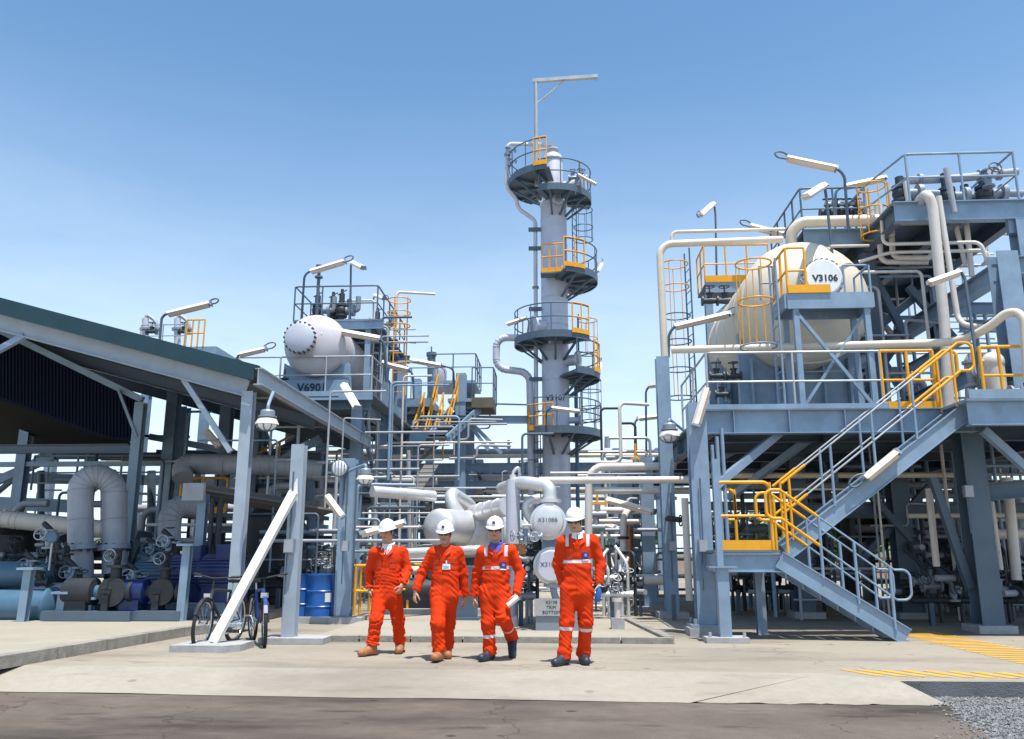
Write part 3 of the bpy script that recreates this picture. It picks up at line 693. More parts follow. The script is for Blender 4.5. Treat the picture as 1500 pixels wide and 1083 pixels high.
single('vent_stub', STEELD, 'tall thin vent stub with a cap at the left of the platform above V6901', 'vent pipe', lambda b: (b.rod((x, 23.4, zU), (x, 23.4, zU + 1.75), .05, 8), b.rod((x, 23.4, zU + 1.45), (x, 23.4, zU + 1.5), .12, 10), b.rod((x, 23.4, zU + 1.7), (x, 23.4, zU + 1.85), .1, 10)))
pipe('dark header pipe running along the platform above the V6901 vessel', [(xa + .6, 24.3, zV + .25), (xb - .2, 24.3, zV + .25)], .1, PIPEG, fl=[(0, .2), (0, .5), (0, .8)])
for k, (px, py0, py1, lb) in enumerate([(147 + 380 - 380 + 260, 540, 556, 'x')]): pass
gv = thing('valve_assembly', 'small upright valve beside the left end of the V6901 saddle', 'valve', A(416, 575, 22.2)); g0 = A(416, 575, 22.2)
part(gv, 'stem_pipe', STEELD, lambda b: b.rod(g0 - V((0, 0, .3)), g0 + V((0, 0, .65)), .04, 8)); valve(gv, g0 + V((0, 0, .2)), (0, 0, 1), .13, stem=(1, 0, 0))

# ------------------------------------------------------------------ pipe rack and stair structure behind
f2 = thing('pipe_rack', 'long blue grey pipe rack crossing behind the tower and the vessels', 'pipe rack', (0, 32, 0))
zr = [dz(780, y, 32) for y in (662, 684, 706, 720)]
for px in (420, 500, 607, 690, 905, 968):
    x = A(px, 750, 32).x
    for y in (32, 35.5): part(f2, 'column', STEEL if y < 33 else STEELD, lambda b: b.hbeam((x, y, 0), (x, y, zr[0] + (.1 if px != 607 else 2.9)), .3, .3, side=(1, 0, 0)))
    for z in (zr[1], zr[3]): part(f2, 'cross_beam', STEELD, lambda b: b.hbeam((x, 32, z), (x, 35.5, z), .2, .25, side=(1, 0, 0)))
xs0, xs1 = A(330, 700, 32).x, A(1000, 700, 32).x
for z, hh in ((zr[1] - .05, .36), (zr[2] - .1, .26)):
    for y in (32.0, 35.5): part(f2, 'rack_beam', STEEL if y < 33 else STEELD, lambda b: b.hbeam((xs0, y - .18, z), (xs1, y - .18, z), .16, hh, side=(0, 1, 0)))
for a_, c_ in ((690, 750), (968, 905)): part(f2, 'diagonal_brace', STEELD, lambda b: b.bar((A(a_, 700, 32).x, 32.2, zr[0]), (A(c_, 700, 32).x, 32.2, .4), .12, .12))
for a_, c_ in ((905, 940), (940, 872)): part(f2, 'diagonal_brace', STEELD, lambda b: b.bar((A(a_, 700, 32).x, 32.1, zr[3]), (A(c_, 700, 32).x, 32.1, .4), .07, .07))
for i, (py, r, m, y, lb) in enumerate([(662, .13, PIPEG, 32.3, 'dark grey pipe on top of the rack behind the tower, uppermost of the rack pipes'), (668, .08, VCREAM, 31.9, 'cream pipe just below the uppermost grey rack pipe behind the tower'), (700, .12, PIPEW, 32.6, 'white pipe at mid height on the rack behind the tower'), (718, .14, PIPEW, 33, 'thick white pipe on the lower level of the rack behind the vessels'), (730, .1, PIPEG, 33.8, 'grey pipe lowest on the rack behind the vessels')]):
    pipe(lb, [(xs0, y, dz(780, py, y)), (xs1 + (2 if i < 2 else 0), y, dz(780, py, y))], r, m, 'pipes on the rack behind the tower', bands=3.0)
# tall frame with stair between V6901 and the tower
f3 = thing('stair_tower', 'steel frame with a yellow railed stair and landings between V6901 and the tower', 'steel structure', A(640, 814, 29))
Yk = 29.0; zl = dz(690, 585, Yk)
def cx(px, Y=Yk): return A(px, 700, Y).x
for px, ptop in ((578, 575), (674, 548)):
    for y in (Yk, Yk + 3): part(f3, 'column', STEEL, lambda b: b.hbeam((cx(px), y, 0), (cx(px), y, dz(px, ptop, Yk)), .36, .34, side=(1, 0, 0)))
part(f3, 'landing', STEEL, lambda b: (b.box2((cx(570), Yk - .3, zl - .3), (cx(632), Yk + 3, zl)), b.box2((cx(655), Yk - .2, zl - .12), (cx(690), Yk + 3, zl))))
part(f3, 'scaffold_landing', mat('weathered_scaffold_board', (.13, .105, .075), .85, var=.3), lambda b: (b.box2((cx(690), Yk - .1, dz(700, 598, Yk)), (cx(722), Yk + 1.5, dz(700, 583, Yk)))))
railing(f3, [V((cx(690), Yk, zl)), V((cx(722), Yk, zl)), V((cx(722), Yk + 1.5, zl))], 1.15, STEELD, .024, .8)
railing(f3, [V((cx(562), Yk - .3, zl)), V((cx(640), Yk - .3, zl))], 1.1, STEEL, .024, .9)
zt = dz(650, 555, Yk + .5)
railing(f3, [V((cx(622), Yk + .8, zt)), V((cx(692), Yk + .8, zt)), V((cx(692), Yk + 3, zt))], 1.0, STEELD, .024, .8)
part(f3, 'upper_landing', STEEL, lambda b: b.box2((cx(622), Yk + .8, zt - .1), (cx(692), Yk + 3, zt)))
part(f3, 'tie_beam', STEELD, lambda b: b.hbeam(A(540, 612, Yk), A(676, 612, Yk), .2, .22, side=(0, 1, 0)))
part(f3, 'tie_beam', STEEL, lambda b: b.hbeam(A(676, 615, Yk + .3), A(778, 615, Yk + .3), .2, .26, side=(0, 1, 0)))
for a_, b_ in (((676, 605), (735, 665)), ((690, 625), (716, 660)), ((600, 690), (662, 632)), ((560, 640), (600, 600))): part(f3, 'diagonal_brace', STEEL, lambda b: b.bar(A(*a_, Yk + .2), A(*b_, Yk + .2), .13, .13))
# the stair: two flights seen end on
def flight(pt, n, lo, hi, wd, mrail, h=1.0):
    lo, hi = V(lo), V(hi); d = hi - lo; s_ = V((d.y, -d.x, 0)).normalized() if abs(d.x) + abs(d.y) > 1e-4 else V((1, 0, 0))
    for e_ in (-.5, .5): part(pt, 'stringer', STEEL, lambda b: b.bar(lo + s_ * e_ * wd, hi + s_ * e_ * wd, .05, .28, side=s_))
    part(pt, 'treads', GRATE, lambda b: [b.box(lo + d * ((i + .5) / n), (abs(s_.x) * wd * .94 + abs(s_.y) * .26 + .02, abs(s_.y) * wd * .94 + abs(s_.x) * .26 + .02, .04)) for i in range(n)])
    return s_
lo, hi = A(612, 640, Yk - 1.2), A(630, 586, Yk - 1.2) + V((0, 2.2, 0))
flight(f3, 10, lo, hi, .8, YEL)
lo2, hi2 = A(640, 645, Yk - 1.5), A(668, 585, Yk - 1.5) + V((.3, 2.0, 0))
flight(f3, 10, lo2, hi2, .8, YEL)
for (a_, c_) in (((602, 632), (622, 575)), ((622, 632), (642, 548)), ((634, 638), (650, 575)), ((648, 640), (672, 548))):
    p_, q_ = A(*a_, Yk - .9), A(*c_, Yk - .4)
    part(f3, 'stair_rail', YEL, lambda b: (b.tube([p_, q_], .035, 6), b.tube([p_ - V((0, 0, .45)), q_ - V((0, 0, .45))], .03, 6), [b.rod(p_.lerp(q_, k) - V((0, 0, .9)), p_.lerp(q_, k), .028, 6) for k in (.05, .5, .95)]))
part(f3, 'stair_landing', BLUEL, lambda b: b.box2(A(598, 652, Yk - 1.4), A(634, 640, Yk - .4)))
# mast pipe above
single('vent_stack', STEELD, 'dark round stack with a cap rising behind the yellow stair', 'vent pipe', lambda b: (b.rod(A(632, 600, 31), A(632, 520, 31), .16, 12), b.rod(A(632, 520, 31), A(632, 508, 31), .03, 6), b.rod(A(632, 522, 31), A(632, 517, 31), .2, 12)))
single('drum_tank', PIPEG, 'small grey upright drum on the landing right of the yellow stair', 'tank', lambda b: b.lathe([(0, 0), (.22, 0), (.25, .05), (.25, .8), (.2, .9), (0, .93)], A(644, 575, 30)))
# ------------------------------------------------------------------ the tower V3107
YT = 30.0
tx = A(813, 500, YT).x; PX = A(814, 500, YT).x - A(813, 500, YT).x
def tz(py): return A(813, py, YT - .5).z
tw = thing('distillation_tower', 'tall slender grey tower marked V3107 with curved platforms and yellow gates', 'tower', (tx, YT, 0))
RT = .50
zt0, zt1 = tz(292), tz(222)
part(tw, 'shell', CLAD, lambda b: b.lathe([(RT + .22, 0), (RT + .22, .08), (RT, .1), (RT, zt0), (.40, zt0 + .18), (.38, zt0 + .3), (.38, zt1 - .1), (.33, zt1 + .05), (.22, zt1 + .14), (.1, zt1 + .18), (0, zt1 + .18)], (tx, YT, 0), n=40))
def tb(b):
    for z in np.arange(1.2, zt0, 1.05): b.ring((tx, YT, z), (0, 0, 1), RT + .003, .012, 40, 5)
    for z in (zt0 - .06, zt0 + .32, zt1 - .12): b.ring((tx, YT, z), (0, 0, 1), RT + .01 if z < zt0 else .39, .03, 40, 6)
part(tw, 'cladding_band', CLAD, tb)
text('V3107', .30, LETTER, tw, (tx, YT - RT - .006, tz(583)), (1, 0, 0), (0, 0, 1), extr=.003, wrap=(0, RT + .006), bold=.006)
def pol(a, r, z): return V((tx + math.cos(R(a)) * r, YT + math.sin(R(a)) * r, z))
def tower_platform(z, a0, a1, ro, yel=(), rail=True, ri=RT + .02, hr=1.1, drop=.2, nbr=4):
    n = max(6, int(abs(a1 - a0) / 9)); aa = [a0 + (a1 - a0) * i / n for i in range(n + 1)]
    b = MB()
    for i in range(n):
        b.prism([pol(aa[i], ri, z - .05), pol(aa[i], ro, z - .05), pol(aa[i + 1], ro, z - .05), pol(aa[i + 1], ri, z - .05)], (0, 0, .05))
    pl = b.build('platform', GRATE, tw)
    b = MB()
    for i in range(n): b.bar(pol(aa[i], ro, z - .03), pol(aa[i + 1], ro, z - .03), .03, .26, side=pol((aa[i] + aa[i + 1]) / 2, 1, 0) - V((tx, YT, 0)))
    for a in (a0, a1): b.bar(pol(a, ri, z - .1), pol(a, ro, z - .1), .05, .2, side=(0, 0, 1))
    b.build('edge_beam', STEELD, pl)
    b = MB()
    for k in range(nbr):
        a = a0 + (a1 - a0) * (k + .5) / nbr; b.bar(pol(a, ri, z - .75), pol(a, ro * .92, z - .12), .07, .07); b.bar(pol(a, ri, z - .11), pol(a, ro, z - .11), .09, .12)
    b.build('bracket', STEELD, pl)
    if rail:
        b = MB()
        for hh in (hr, hr * .55): b.tube([pol(a, ro, z + hh) for a in aa], .024, 6, bend=0)
        o = b.build('handrail', STEELD, pl)
        m = max(3, int(abs(R(a1 - a0)) * ro / .75))
        for k in range(m + 1): a = a0 + (a1 - a0) * k / m; MB().rod(pol(a, ro, z), pol(a, ro, z + hr), .022, 6).build('post', STEELD, pl)
    for (y0, y1) in yel:
        q = 5; ya = [y0 + (y1 - y0) * i / q for i in range(q + 1)]; b = MB()
        for hh in (hr + .02, hr * .55): b.tube([pol(a, ro + .03, z + hh) for a in ya], .027, 6, bend=0)
        for a in (y0, (y0 + y1) / 2, y1): b.rod(pol(a, ro + .03, z), pol(a, ro + .03, z + hr + .03), .027, 6)
        for i in range(q): b.bar(pol(ya[i], ro + .04, z + .1), pol(ya[i + 1], ro + .04, z + .1), .03, .17, side=pol((ya[i] + ya[i + 1]) / 2, 1, 0) - V((tx, YT, 0)))
        b.build('yellow_gate', YEL, tw)
    return pl
zP = [tz(262), tz(287), tz(405), tz(497), tz(548), tz(634)]
tower_platform(zP[0], 120, 262, 1.72, yel=((246, 262),))
tower_platform(zP[1], -112, 20, 1.45, yel=(), nbr=4)
tower_platform(zP[2], -75, 62, 1.62, yel=((-78, -48),))
tower_platform(zP[3], -215, -35, 1.5, yel=((-66, -37),), nbr=5)
tower_platform(zP[4], -62, 60, 1.62, yel=((-32, -12),))
tower_platform(zP[5], -118, 58, 1.62, nbr=5)
# side gates reaching to the left of the shell
def gate(c0, c1, z, h=1.1):
    b = MB(); c0, c1 = V((*c0, z)), V((*c1, z)); u_ = V((0, 0, 1))
    for hh in (h, h * .55): b.tube([c0 + u_ * hh, c1 + u_ * hh], .027, 6)
    for t_ in (0, .33, .66, 1): b.rod(c0.lerp(c1, t_), c0.lerp(c1, t_) + u_ * h, .026, 6)
    b.bar(c0 + u_ * .1, c1 + u_ * .09, .03, .17, side=(c1 - c0).cross(u_)); b.build('yellow_gate', YEL, tw)
gate((tx - .95, YT - 1.0), (tx - .95, YT - .2), zP[5], .92); gate((tx - .95, YT - 1.0), (tx - .1, YT - 1.45), zP[5], .92)
part(tw, 'platform', GRATE, lambda b: b.box2((tx - .97, YT - 1.0, zP[5] - .05), (tx - .3, YT - .2, zP[5] - .002)))
gate((tx - .45, YT - .9), (tx + .35, YT - 1.05), zP[2])
part(tw, 'platform', GRATE, lambda b: b.box2((tx - .5, YT - 1.0, zP[2] - .05), (tx + .4, YT - .45, zP[2] - .003)))
# ladders between the platforms
def tl(a, r, z0, z1, hoops, ym=None): cage_ladder(tw, pol(a, r, z0), pol(a, r, z1), (math.cos(R(a)) * .9, math.sin(R(a)) * .9 - .2, 0), m=STEELD, hoops=hoops, ymat_top=ym)
tl(-10, .80, zP[2], zP[1] + 1.0, [1.5, 2.0, 2.7], None)
tl(15, .9, zP[4], zP[3] + 1.1, [.9, 1.5, 2.2], YEL)
tl(5, .95, zP[5], zP[4], [.5, 1.0, 1.6, 2.0])
tl(200, .72, zP[5] - 3.0, zP[5] + .2, [1.2, 2.0])
# nozzles, manways
def noz(a, z, r, L, m=CLAD):
    d = pol(a, 1, 0) - V((tx, YT, 0)); c = pol(a, RT - .05, z)
    part(tw, 'nozzle', m, lambda b: (b.rod(c, c + d * L, r, 14), b.rod(c + d * (L - .08), c + d * L, r * 1.5, 16)))
noz(-150, zP[3] + .55, .24, .5); noz(-25, zP[4] + .55, .2, .5); noz(-20, zP[1] + .5, .22, .8); noz(-60, zP[2] + .2, .12, .4); noz(-10, zP[5] + .5, .12, .5); noz(-75, zP[0] - .9, .14, .25)
part(tw, 'top_nozzle', CLAD, lambda b: (b.rod((tx, YT, zt1 + .1), (tx, YT, zt1 + .42), .13, 12), b.rod((tx, YT, zt1 + .3), (tx, YT, zt1 + .36), .24, 14)))
# davit on top
zj = tz(119); xj = A(786, 200, YT).x
dv = thing('davit_crane', 'pale steel davit arm standing above the top of the tower', 'davit', (xj, YT, zP[0]))
part(dv, 'mast', GALV, lambda b: b.rod((xj, YT - .55, zP[0] - .3), (xj, YT - .55, zj), .085, 10))
part(dv, 'arm', GALV, lambda b: (b.bar((xj - .12, YT - .55, zj + .0), (A(874, 120, YT).x, YT - .7, zj + .02), .15, .14, side=(0, 1, 0)), b.rod((A(871, 120, YT).x, YT - .7, zj), (A(871, 120, YT).x, YT - .7, zj - .14), .05, 8)))
part(dv, 'strut', GALV, lambda b: b.rod((xj + .05, YT - .55, tz(152)), (A(828, 124, YT).x, YT - .62, zj - .05), .04, 6))
# overhead line and downcomer
pipe('grey overhead pipe looping from the tower top down its left side', [(tx, YT, zt1 + .4), (tx, YT, tz(203)), (A(744, 203, YT).x, YT - .2, tz(204)), (A(742, 260, YT).x, YT - .2, tz(268)), (A(757, 290, YT).x, YT - .1, tz(285)), (A(759, 296, YT).x, YT, tz(297)), (A(784, 312, YT).x, YT, tz(315)), (A(785, 600, YT).x, YT, .3)], .08, CLAD, bend=.16, fl=[(2, .25), (6, .2), (6, .55)])
pipe('thick grey pipe looping out of the middle of the tower to the left and down', [A(790, 495, YT), A(727, 495, YT), A(727, 540, YT), A(776, 546, YT), (A(780, 640, YT).x, YT - .1, .4)], .135, CLAD, bend=.35, bands=2.2)
pipe('thin blue riser pipe along the right side of the tower', [(A(845, 640, YT).x, YT + .2, tz(560)), (A(845, 640, YT).x, YT + .2, .3)], .07, BLUEL)
for y in (330, 358, 448, 552, 660): part(tw, 'pipe_clip', STEELD, lambda b: b.bar((A(775, 500, YT).x, YT - .1, tz(y)), (tx - .4, YT - .1, tz(y)), .1, .14))
valve_pts = [((744, 222), .11), ((746, 238), .1)]
t = thing('valve_assembly', 'small valves clipped to the overhead pipe left of the tower top', 'valve', A(744, 240, YT - .3))
for (pp, s_) in valve_pts: valve(t, A(*pp, YT - .3), (0, 0, 1), s_, stem=(1, -.4, 0), body=FLANGE)
part(t, 'link_pipe', GALV, lambda b: b.tube([A(744, 214, YT - .3), A(744, 250, YT - .3), A(748, 265, YT - .3)], .04, 6))
tq = thing('valve_assembly', 'small valve cluster on the upper right platform of the tower', 'valve', pol(-40, 1.1, zP[1]))
for k in range(3): valve(tq, pol(-50 + 22 * k, 1.15, zP[1] + .55 + .18 * k), (1, 0, 0), .11, body=FLANGE)
part(tq, 'link_pipe', GALV, lambda b: (b.tube([pol(-60, .6, zP[1] + .3), pol(-50, 1.15, zP[1] + .55), pol(-10, 1.2, zP[1] + .9)], .05, 7), b.rod(pol(-20, 1.1, zP[1]), pol(-20, 1.1, zP[1] + 1.5), .06, 8)))
tube_light('tube light on the upper right platform of the tower', A(846, 256, YT - 1.2), A(872, 270, YT - 1.2), [A(846, 256, YT - 1.2), A(843, 268, YT - 1.2), A(843, 285, YT - 1.2)], False)
tube_light('tube light on the left of the middle tower platform', A(742, 476, YT - .7), A(771, 466, YT - .7), [A(771, 466, YT - .7), A(775, 470, YT - .7), A(772, 495, YT - .7)], False, s=1.3)
tube_light('white tube light in front of the lowest tower platform under the lettering V3107', A(808, 598, YT - 2.0), A(848, 603, YT - 2.0), [A(808, 598, YT - 2.0), A(800, 602, YT - 1.9), A(800, 634, YT - 1.6)], True, s=1.25)
tube_light('tube light seen end on at the right end of the fifth tower platform', A(874, 548, YT - .3), A(880, 532, YT + .6), [A(874, 548, YT - .3), A(869, 548, YT - .3), A(869, 556, YT - .3)], True)
tube_light('small tube light at the right end of the third tower platform', A(876, 398, YT - .2), A(882, 386, YT + .7), [A(876, 398, YT - .2), A(873, 402, YT - .2), A(873, 408, YT - .2)], True, s=.8)
# ------------------------------------------------------------------ right process structure
Y0 = 14.6
zd = A(1200, 601, Y0).z                                    # main deck level
rs = thing('process_structure', 'large blue grey steel structure at right with decks, carrying the cream vessel V3106', 'steel structure', (2.4, 14.3, 0))
xc = G(1035, 930).x; yc = 14.25
def rcol(x, y, z, w_=.30, m=STEEL, foot=True):
    part(rs, 'column', m, lambda b: b.hbeam((x, y, .1), (x, y, z), w_, w_, side=(1, 0, 0), t=.02))
    if foot: part(rs, 'footing', CONCB, lambda b: b.box((x, y, .06), (.62, .62, .125)))
rcol(xc, yc, A(1005, 592, yc).z, .30)
part(rs, 'base_bolts', FLANGE, lambda b: (b.box((xc, yc - .02, .145), (.55, .55, .05)), [b.rod((xc + x, yc + y, .14), (xc + x, yc + y, .26), .035, 8) for x in (-.2, .2) for y in (-.2, .2)]))
zp2 = A(978, 524, 18.1).z
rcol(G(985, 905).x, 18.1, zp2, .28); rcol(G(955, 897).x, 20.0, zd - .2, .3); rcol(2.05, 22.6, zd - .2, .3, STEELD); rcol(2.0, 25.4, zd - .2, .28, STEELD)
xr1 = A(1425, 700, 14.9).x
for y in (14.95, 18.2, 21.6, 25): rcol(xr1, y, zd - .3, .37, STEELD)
xm = A(1298, 760, 18.2).x * .74
for y in (18.2,): rcol(xm, y, zd - .3, .32, STEELD)
# main deck
xdl, xdr = A(1030, 600, Y0).x, 12.5
part(rs, 'deck', GRATE, lambda b: b.box2((xdl, Y0 + .06, zd - .05), (xdr, 27, zd)))
part(rs, 'deck_beam', STEEL, lambda b: b.hbeam((xdl, Y0, zd - .2), (A(1425, 600, Y0).x, Y0, zd - .2), .2, .42, side=(0, 1, 0)))
part(rs, 'deck_beam', STEEL, lambda b: b.box2((xdl, Y0 - .1, zd + .003), (A(1300, 600, Y0).x, Y0 - .09, zd + .1)))
for x in np.arange(xdl + .5, A(1400, 600, Y0).x, .95): part(rs, 'stiffener', STEEL, lambda b: b.box2((x, Y0 - .098, zd - .385), (x + .012, Y0 - .009, zd - .015)))
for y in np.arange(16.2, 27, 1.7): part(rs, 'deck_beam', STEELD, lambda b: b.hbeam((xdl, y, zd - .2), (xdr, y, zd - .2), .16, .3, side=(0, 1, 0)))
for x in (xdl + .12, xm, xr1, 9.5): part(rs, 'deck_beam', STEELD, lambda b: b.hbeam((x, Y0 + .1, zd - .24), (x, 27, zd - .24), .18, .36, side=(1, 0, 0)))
xn0 = A(1413, 600, 13.7).x
part(rs, 'stair_head_deck', STEEL, lambda b: (b.box2((xn0, 13.6, zd - .05), (xdr, Y0 + .05, zd)), b.hbeam((xn0, 13.62, zd - .24), (xdr, 13.62, zd - .24), .16, .40, side=(0, 1, 0)), b.box2((xn0, 13.5, zd - .02), (xdr, 13.52, zd + .13))))
for p_, q_ in (((1142, 634, 14.9), (1048, 712, 14.4)), ((1190, 640, 16.4), (1068, 730, 18)), ((1440, 630, 14.3), (1535, 715, 14.3)), ((1110, 640, 18), (1000, 705, 18.1))):
    part(rs, 'knee_brace', STEEL, lambda b: b.bar(A(*p_), A(*q_), .13, .13))
for p_, q_ in (((1262, 712, 18), (1400, 862, 18)), ((1362, 712, 18.25), (1252, 830, 18.25)), ((1366, 700, 15.1), (1421, 862, 15.1))):
    part(rs, 'diagonal_brace', STEELD, lambda b: b.bar(A(*p_), A(*q_), .13, .13))
part(rs, 'tie_beam', STEELD, lambda b: (b.hbeam((xr1, 14.95, 2.3), (12, 14.95, 2.75), .2, .3, side=(0, 1, 0)), b.hbeam((xm, 18.2, 2.2), (12, 18.2, 2.2), .2, .25, side=(0, 1, 0)), b.hbeam((xm, 21.6, 2.3), (12, 21.6, 2.3), .2, .25, side=(0, 1, 0))))
# handrail of the main deck: grey, then yellow near the stair head
railing(rs, [V((xdl + .1, 17.6, zd)), V((xdl + .1, Y0 + .05, zd)), V((A(1293, 560, Y0).x, Y0 + .05, zd))], 1.06, GALV, .022, 1.35)
railing(rs, [V((A(1294, 560, Y0).x, Y0 + .05, zd)), V((A(1372, 560, Y0).x, Y0 + .05, zd))], 1.06, YEL, .028, .5, toe=YEL)
# conduits beside the front column
part(rs, 'conduit', STEEL, lambda b: [b.rod((xc + .26 + .1 * k, yc + .1 + .05 * k, .7), (xc + .26 + .1 * k, yc + .1 + .05 * k, 3.1 + .15 * k), .035, 7) for k in range(3)])

# ------------------------------------------------------------------ stair with landing
st = thing('steel_stair', 'two flight blue grey stair with a landing and bright yellow handrail ends', 'stair', (G(1325, 940).x, 13.3, 0))
YLf, YLb = 13.3, 14.5
zl_ = A(1100, 806, YLf).z
xl0, xl1 = A(1046, 806, YLf).x, A(1143, 806, YLf).x
part(st, 'landing_plate', GRATE, lambda b: b.box2((xl0, YLf, zl_ - .04), (xl1, YLb, zl_)))
part(st, 'landing_beam', STEEL, lambda b: (b.hbeam((xl0, YLf + .05, zl_ - .19), (xl1, YLf + .05, zl_ - .19), .12, .28, side=(0, 1, 0)), b.hbeam((xl0, YLb - .05, zl_ - .19), (xl1, YLb - .05, zl_ - .19), .12, .28, side=(0, 1, 0)), b.bar((xl0 + .04, YLf + .12, zl_ - .19), (xl0 + .04, YLb - .12, zl_ - .19), .06, .27, side=(1, 0, 0))))
for x in (xl0 + .12, xl1 - .1): part(st, 'landing_post', STEEL, lambda b: b.hbeam((x, YLb - .1, 0), (x, YLb - .1, zl_ - .33), .15, .15, side=(1, 0, 0)))
def xflight(p, q, ya, yb, n):
    for y in (ya, yb):
        dd = (q - p).normalized(); nn = V((-dd.z, 0, dd.x)); nn = nn if nn.z > 0 else -nn
        part(st, 'stringer', STEEL, lambda b: (b.bar(V((p.x, y, p.z)), V((q.x, y, q.z)), .022, .26, side=(0, 1, 0)), b.bar(V((p.x, y, p.z)) + nn * .125, V((q.x, y, q.z)) + nn * .125, .075, .018, side=(0, 1, 0)), b.bar(V((p.x, y, p.z)) - nn * .125, V((q.x, y, q.z)) - nn * .125, .075, .018, side=(0, 1, 0))))
    part(st, 'treads', GRATE, lambda b: [b.box(((p.x + (q.x - p.x) * (i + .5) / n), (ya + yb) / 2, p.z + (q.z - p.z) * (i + .5) / n), (.26, yb - ya - .03, .035)) for i in range(n)])
pl0 = V((xl1 - .02, 0, zl_ - .14)); gl = G(1322, 938); pl1 = V((gl.x, 0, .06))
xflight(pl0, pl1, YLf + .02, YLf + .64, 7)
ph0 = V((A(1150, 800, 14.0).x, 0, zl_ - .03)); ph1 = V((A(1415, 583, 14.0).x, 0, zd - .12))
xflight(ph0, ph1, 13.98, 14.5, 13)
def srail(p, q, y, h, loop_lo, loop_hi, yel_lo, yel_hi, mtl=GALV):
    # sloping handrail with mid rail; yellow_lo / yellow_hi = share of the length painted yellow at each end
    def seg(a, c, m):
        for hh, nm in ((h, 'top_rail'), (h * .52, 'mid_rail')): MB().tube([p.lerp(q, a) + V((0, y, hh)), p.lerp(q, c) + V((0, y, hh))], .016 if m is not YEL else .025, 7).build(nm, m, st)
    if yel_lo: seg(0, yel_lo, YEL)
    seg(yel_lo, 1 - yel_hi, mtl)
    if yel_hi: seg(1 - yel_hi, 1, YEL)
    n = 5 if q.z > p.z else 4
    for k in range(n):
        t_ = .04 + .92 * k / (n - 1); c = p.lerp(q, t_) + V((0, y, 0)); MB().rod(c, c + V((0, 0, h)), .024, 7).build('post', YEL if (t_ < yel_lo or t_ > 1 - yel_hi) else STEEL, st)
    dx = .28 if q.x > p.x else -.28
    for fl_, e_, sg, m in ((loop_lo, p, -1, YEL if yel_lo else mtl), (loop_hi, q, 1, YEL if yel_hi else mtl)):
        if fl_: part(st, 'end_loop', m, lambda b: b.tube([e_ + V((0, y, h)), e_ + V((dx * sg * .8, y, h - .0)), e_ + V((dx * sg * .8, y, h * .52)), e_ + V((0, y, h * .52))], .026 if m is YEL else .019, 7, bend=.16))
for y in (YLf + .0, YLf + .66): srail(V((xl1 + .05, 0, zl_)), V((pl1.x - .1, 0, .12)), y, .92, True, True, .34, 0, STEEL)
for y in (13.96, 14.52): srail(V((ph0.x, 0, ph0.z + .1)), V((ph1.x - .05, 0, zd + .02)), y, 1.0, False, True, .13, .22)
# landing rails
railing(st, [V((xl0 + .06, YLf + .02, zl_)), V((xl1 - .1, YLf + .02, zl_))], 1.04, YEL, .028, .9, toe=YEL, loop=True)
railing(st, [V((xl0 + .3, YLb, zl_)), V((xl1 - .4, YLb, zl_))], 1.02, YEL, .028, .8, loop=True)

# free-standing pole in front of the column
pq = G(1063, 941); pq.z = 0
fp = thing('steel_pole', 'slim blue grey pole on a bolted base plate in front of the stair landing', 'pole', pq)
part(fp, 'lower_post', STEEL, lambda b: b.bar((pq.x, pq.y, .08), (pq.x, pq.y, A(1050, 832, pq.y).z), .17, .17, side=(1, 0, 0)))
part(fp, 'upper_post', STEEL, lambda b: b.bar((pq.x - .02, pq.y, A(1050, 830, pq.y).z), (pq.x - .02, pq.y, A(1056, 673, pq.y).z), .09, .09, side=(1, 0, 0)))
part(fp, 'joint_plate', FLANGE, lambda b: b.box((pq.x, pq.y, A(1050, 831, pq.y).z), (.42, .26, .025)))
part(fp, 'base_plate', CONCB, lambda b: (b.box((pq.x, pq.y, .04), (.62, .42, .08)), [b.rod((pq.x + x, pq.y - .14, .08), (pq.x + x, pq.y - .14, .15), .025, 7) for x in (-.25, .25)]))

# ------------------------------------------------------------------ vessel V3106
YV = 17.3; vc3 = A(1180, 443, YV); r3 = 1.32; L3 = 4.1
v3 = thing('pressure_vessel', 'large cream horizontal vessel on blue saddles marked V3106 on its round cover', 'pressure vessel', (vc3.x, vc3.y, zd))
part(v3, 'shell', VCREAM, lambda b: b.lathe(dome(r3, L3, .55), vc3, (0, 1, 0), 56, 60))
for y, k in ((0, .03), (1.0, .012), (2.0, .012), (3.0, .012), (4.1, .02)): part(v3, 'cladding_seam', VCREAM, lambda b: b.ring(vc3 + V((0, y, 0)), (0, 1, 0), r3 + .003, k, 56, 6))
for y in (.9, 3.3):
    zz = vc3.z - .35
    pts = [V((vc3.x - r3 * .98, vc3.y + y, zd)), V((vc3.x + r3 * .98, vc3.y + y, zd))] + [vc3 + V((math.cos(a) * (r3 + .01), y, math.sin(a) * (r3 + .01))) for a in np.linspace(R(-18), R(-162), 14)]
    part(v3, 'saddle', STEEL, lambda b: (b.prism(pts, (0, .22, 0)), [b.box((vc3.x + x, vc3.y + y - .1, (zd + zz - .9) / 2 + .1), (.05, .2, max(.3, zz - .7 - zd))) for x in (-1.05, -.5, .5, 1.05)]))
mh = A(1206, 407, 16.2)
part(v3, 'nozzle', VCREAM, lambda b: b.rod((mh.x, 16.3, mh.z), (mh.x, 17.2, mh.z), .36, 28))
part(v3, 'manway_cover', WHITEP, lambda b: b.lathe([(0, -.05), (.34, -.05), (.38, 0), (.38, .07), (.3, .09)], (mh.x, 16.2, mh.z), (0, 1, 0), 36))
for k in range(24):
    a = 2 * math.pi * k / 24; o_ = V((mh.x + math.cos(a) * .40, 16.25, mh.z + math.sin(a) * .40)); part(v3, 'bolt', FLANGE, lambda b: b.rod(o_ - V((0, .05, 0)), o_ + V((0, .08, 0)), .03, 6))
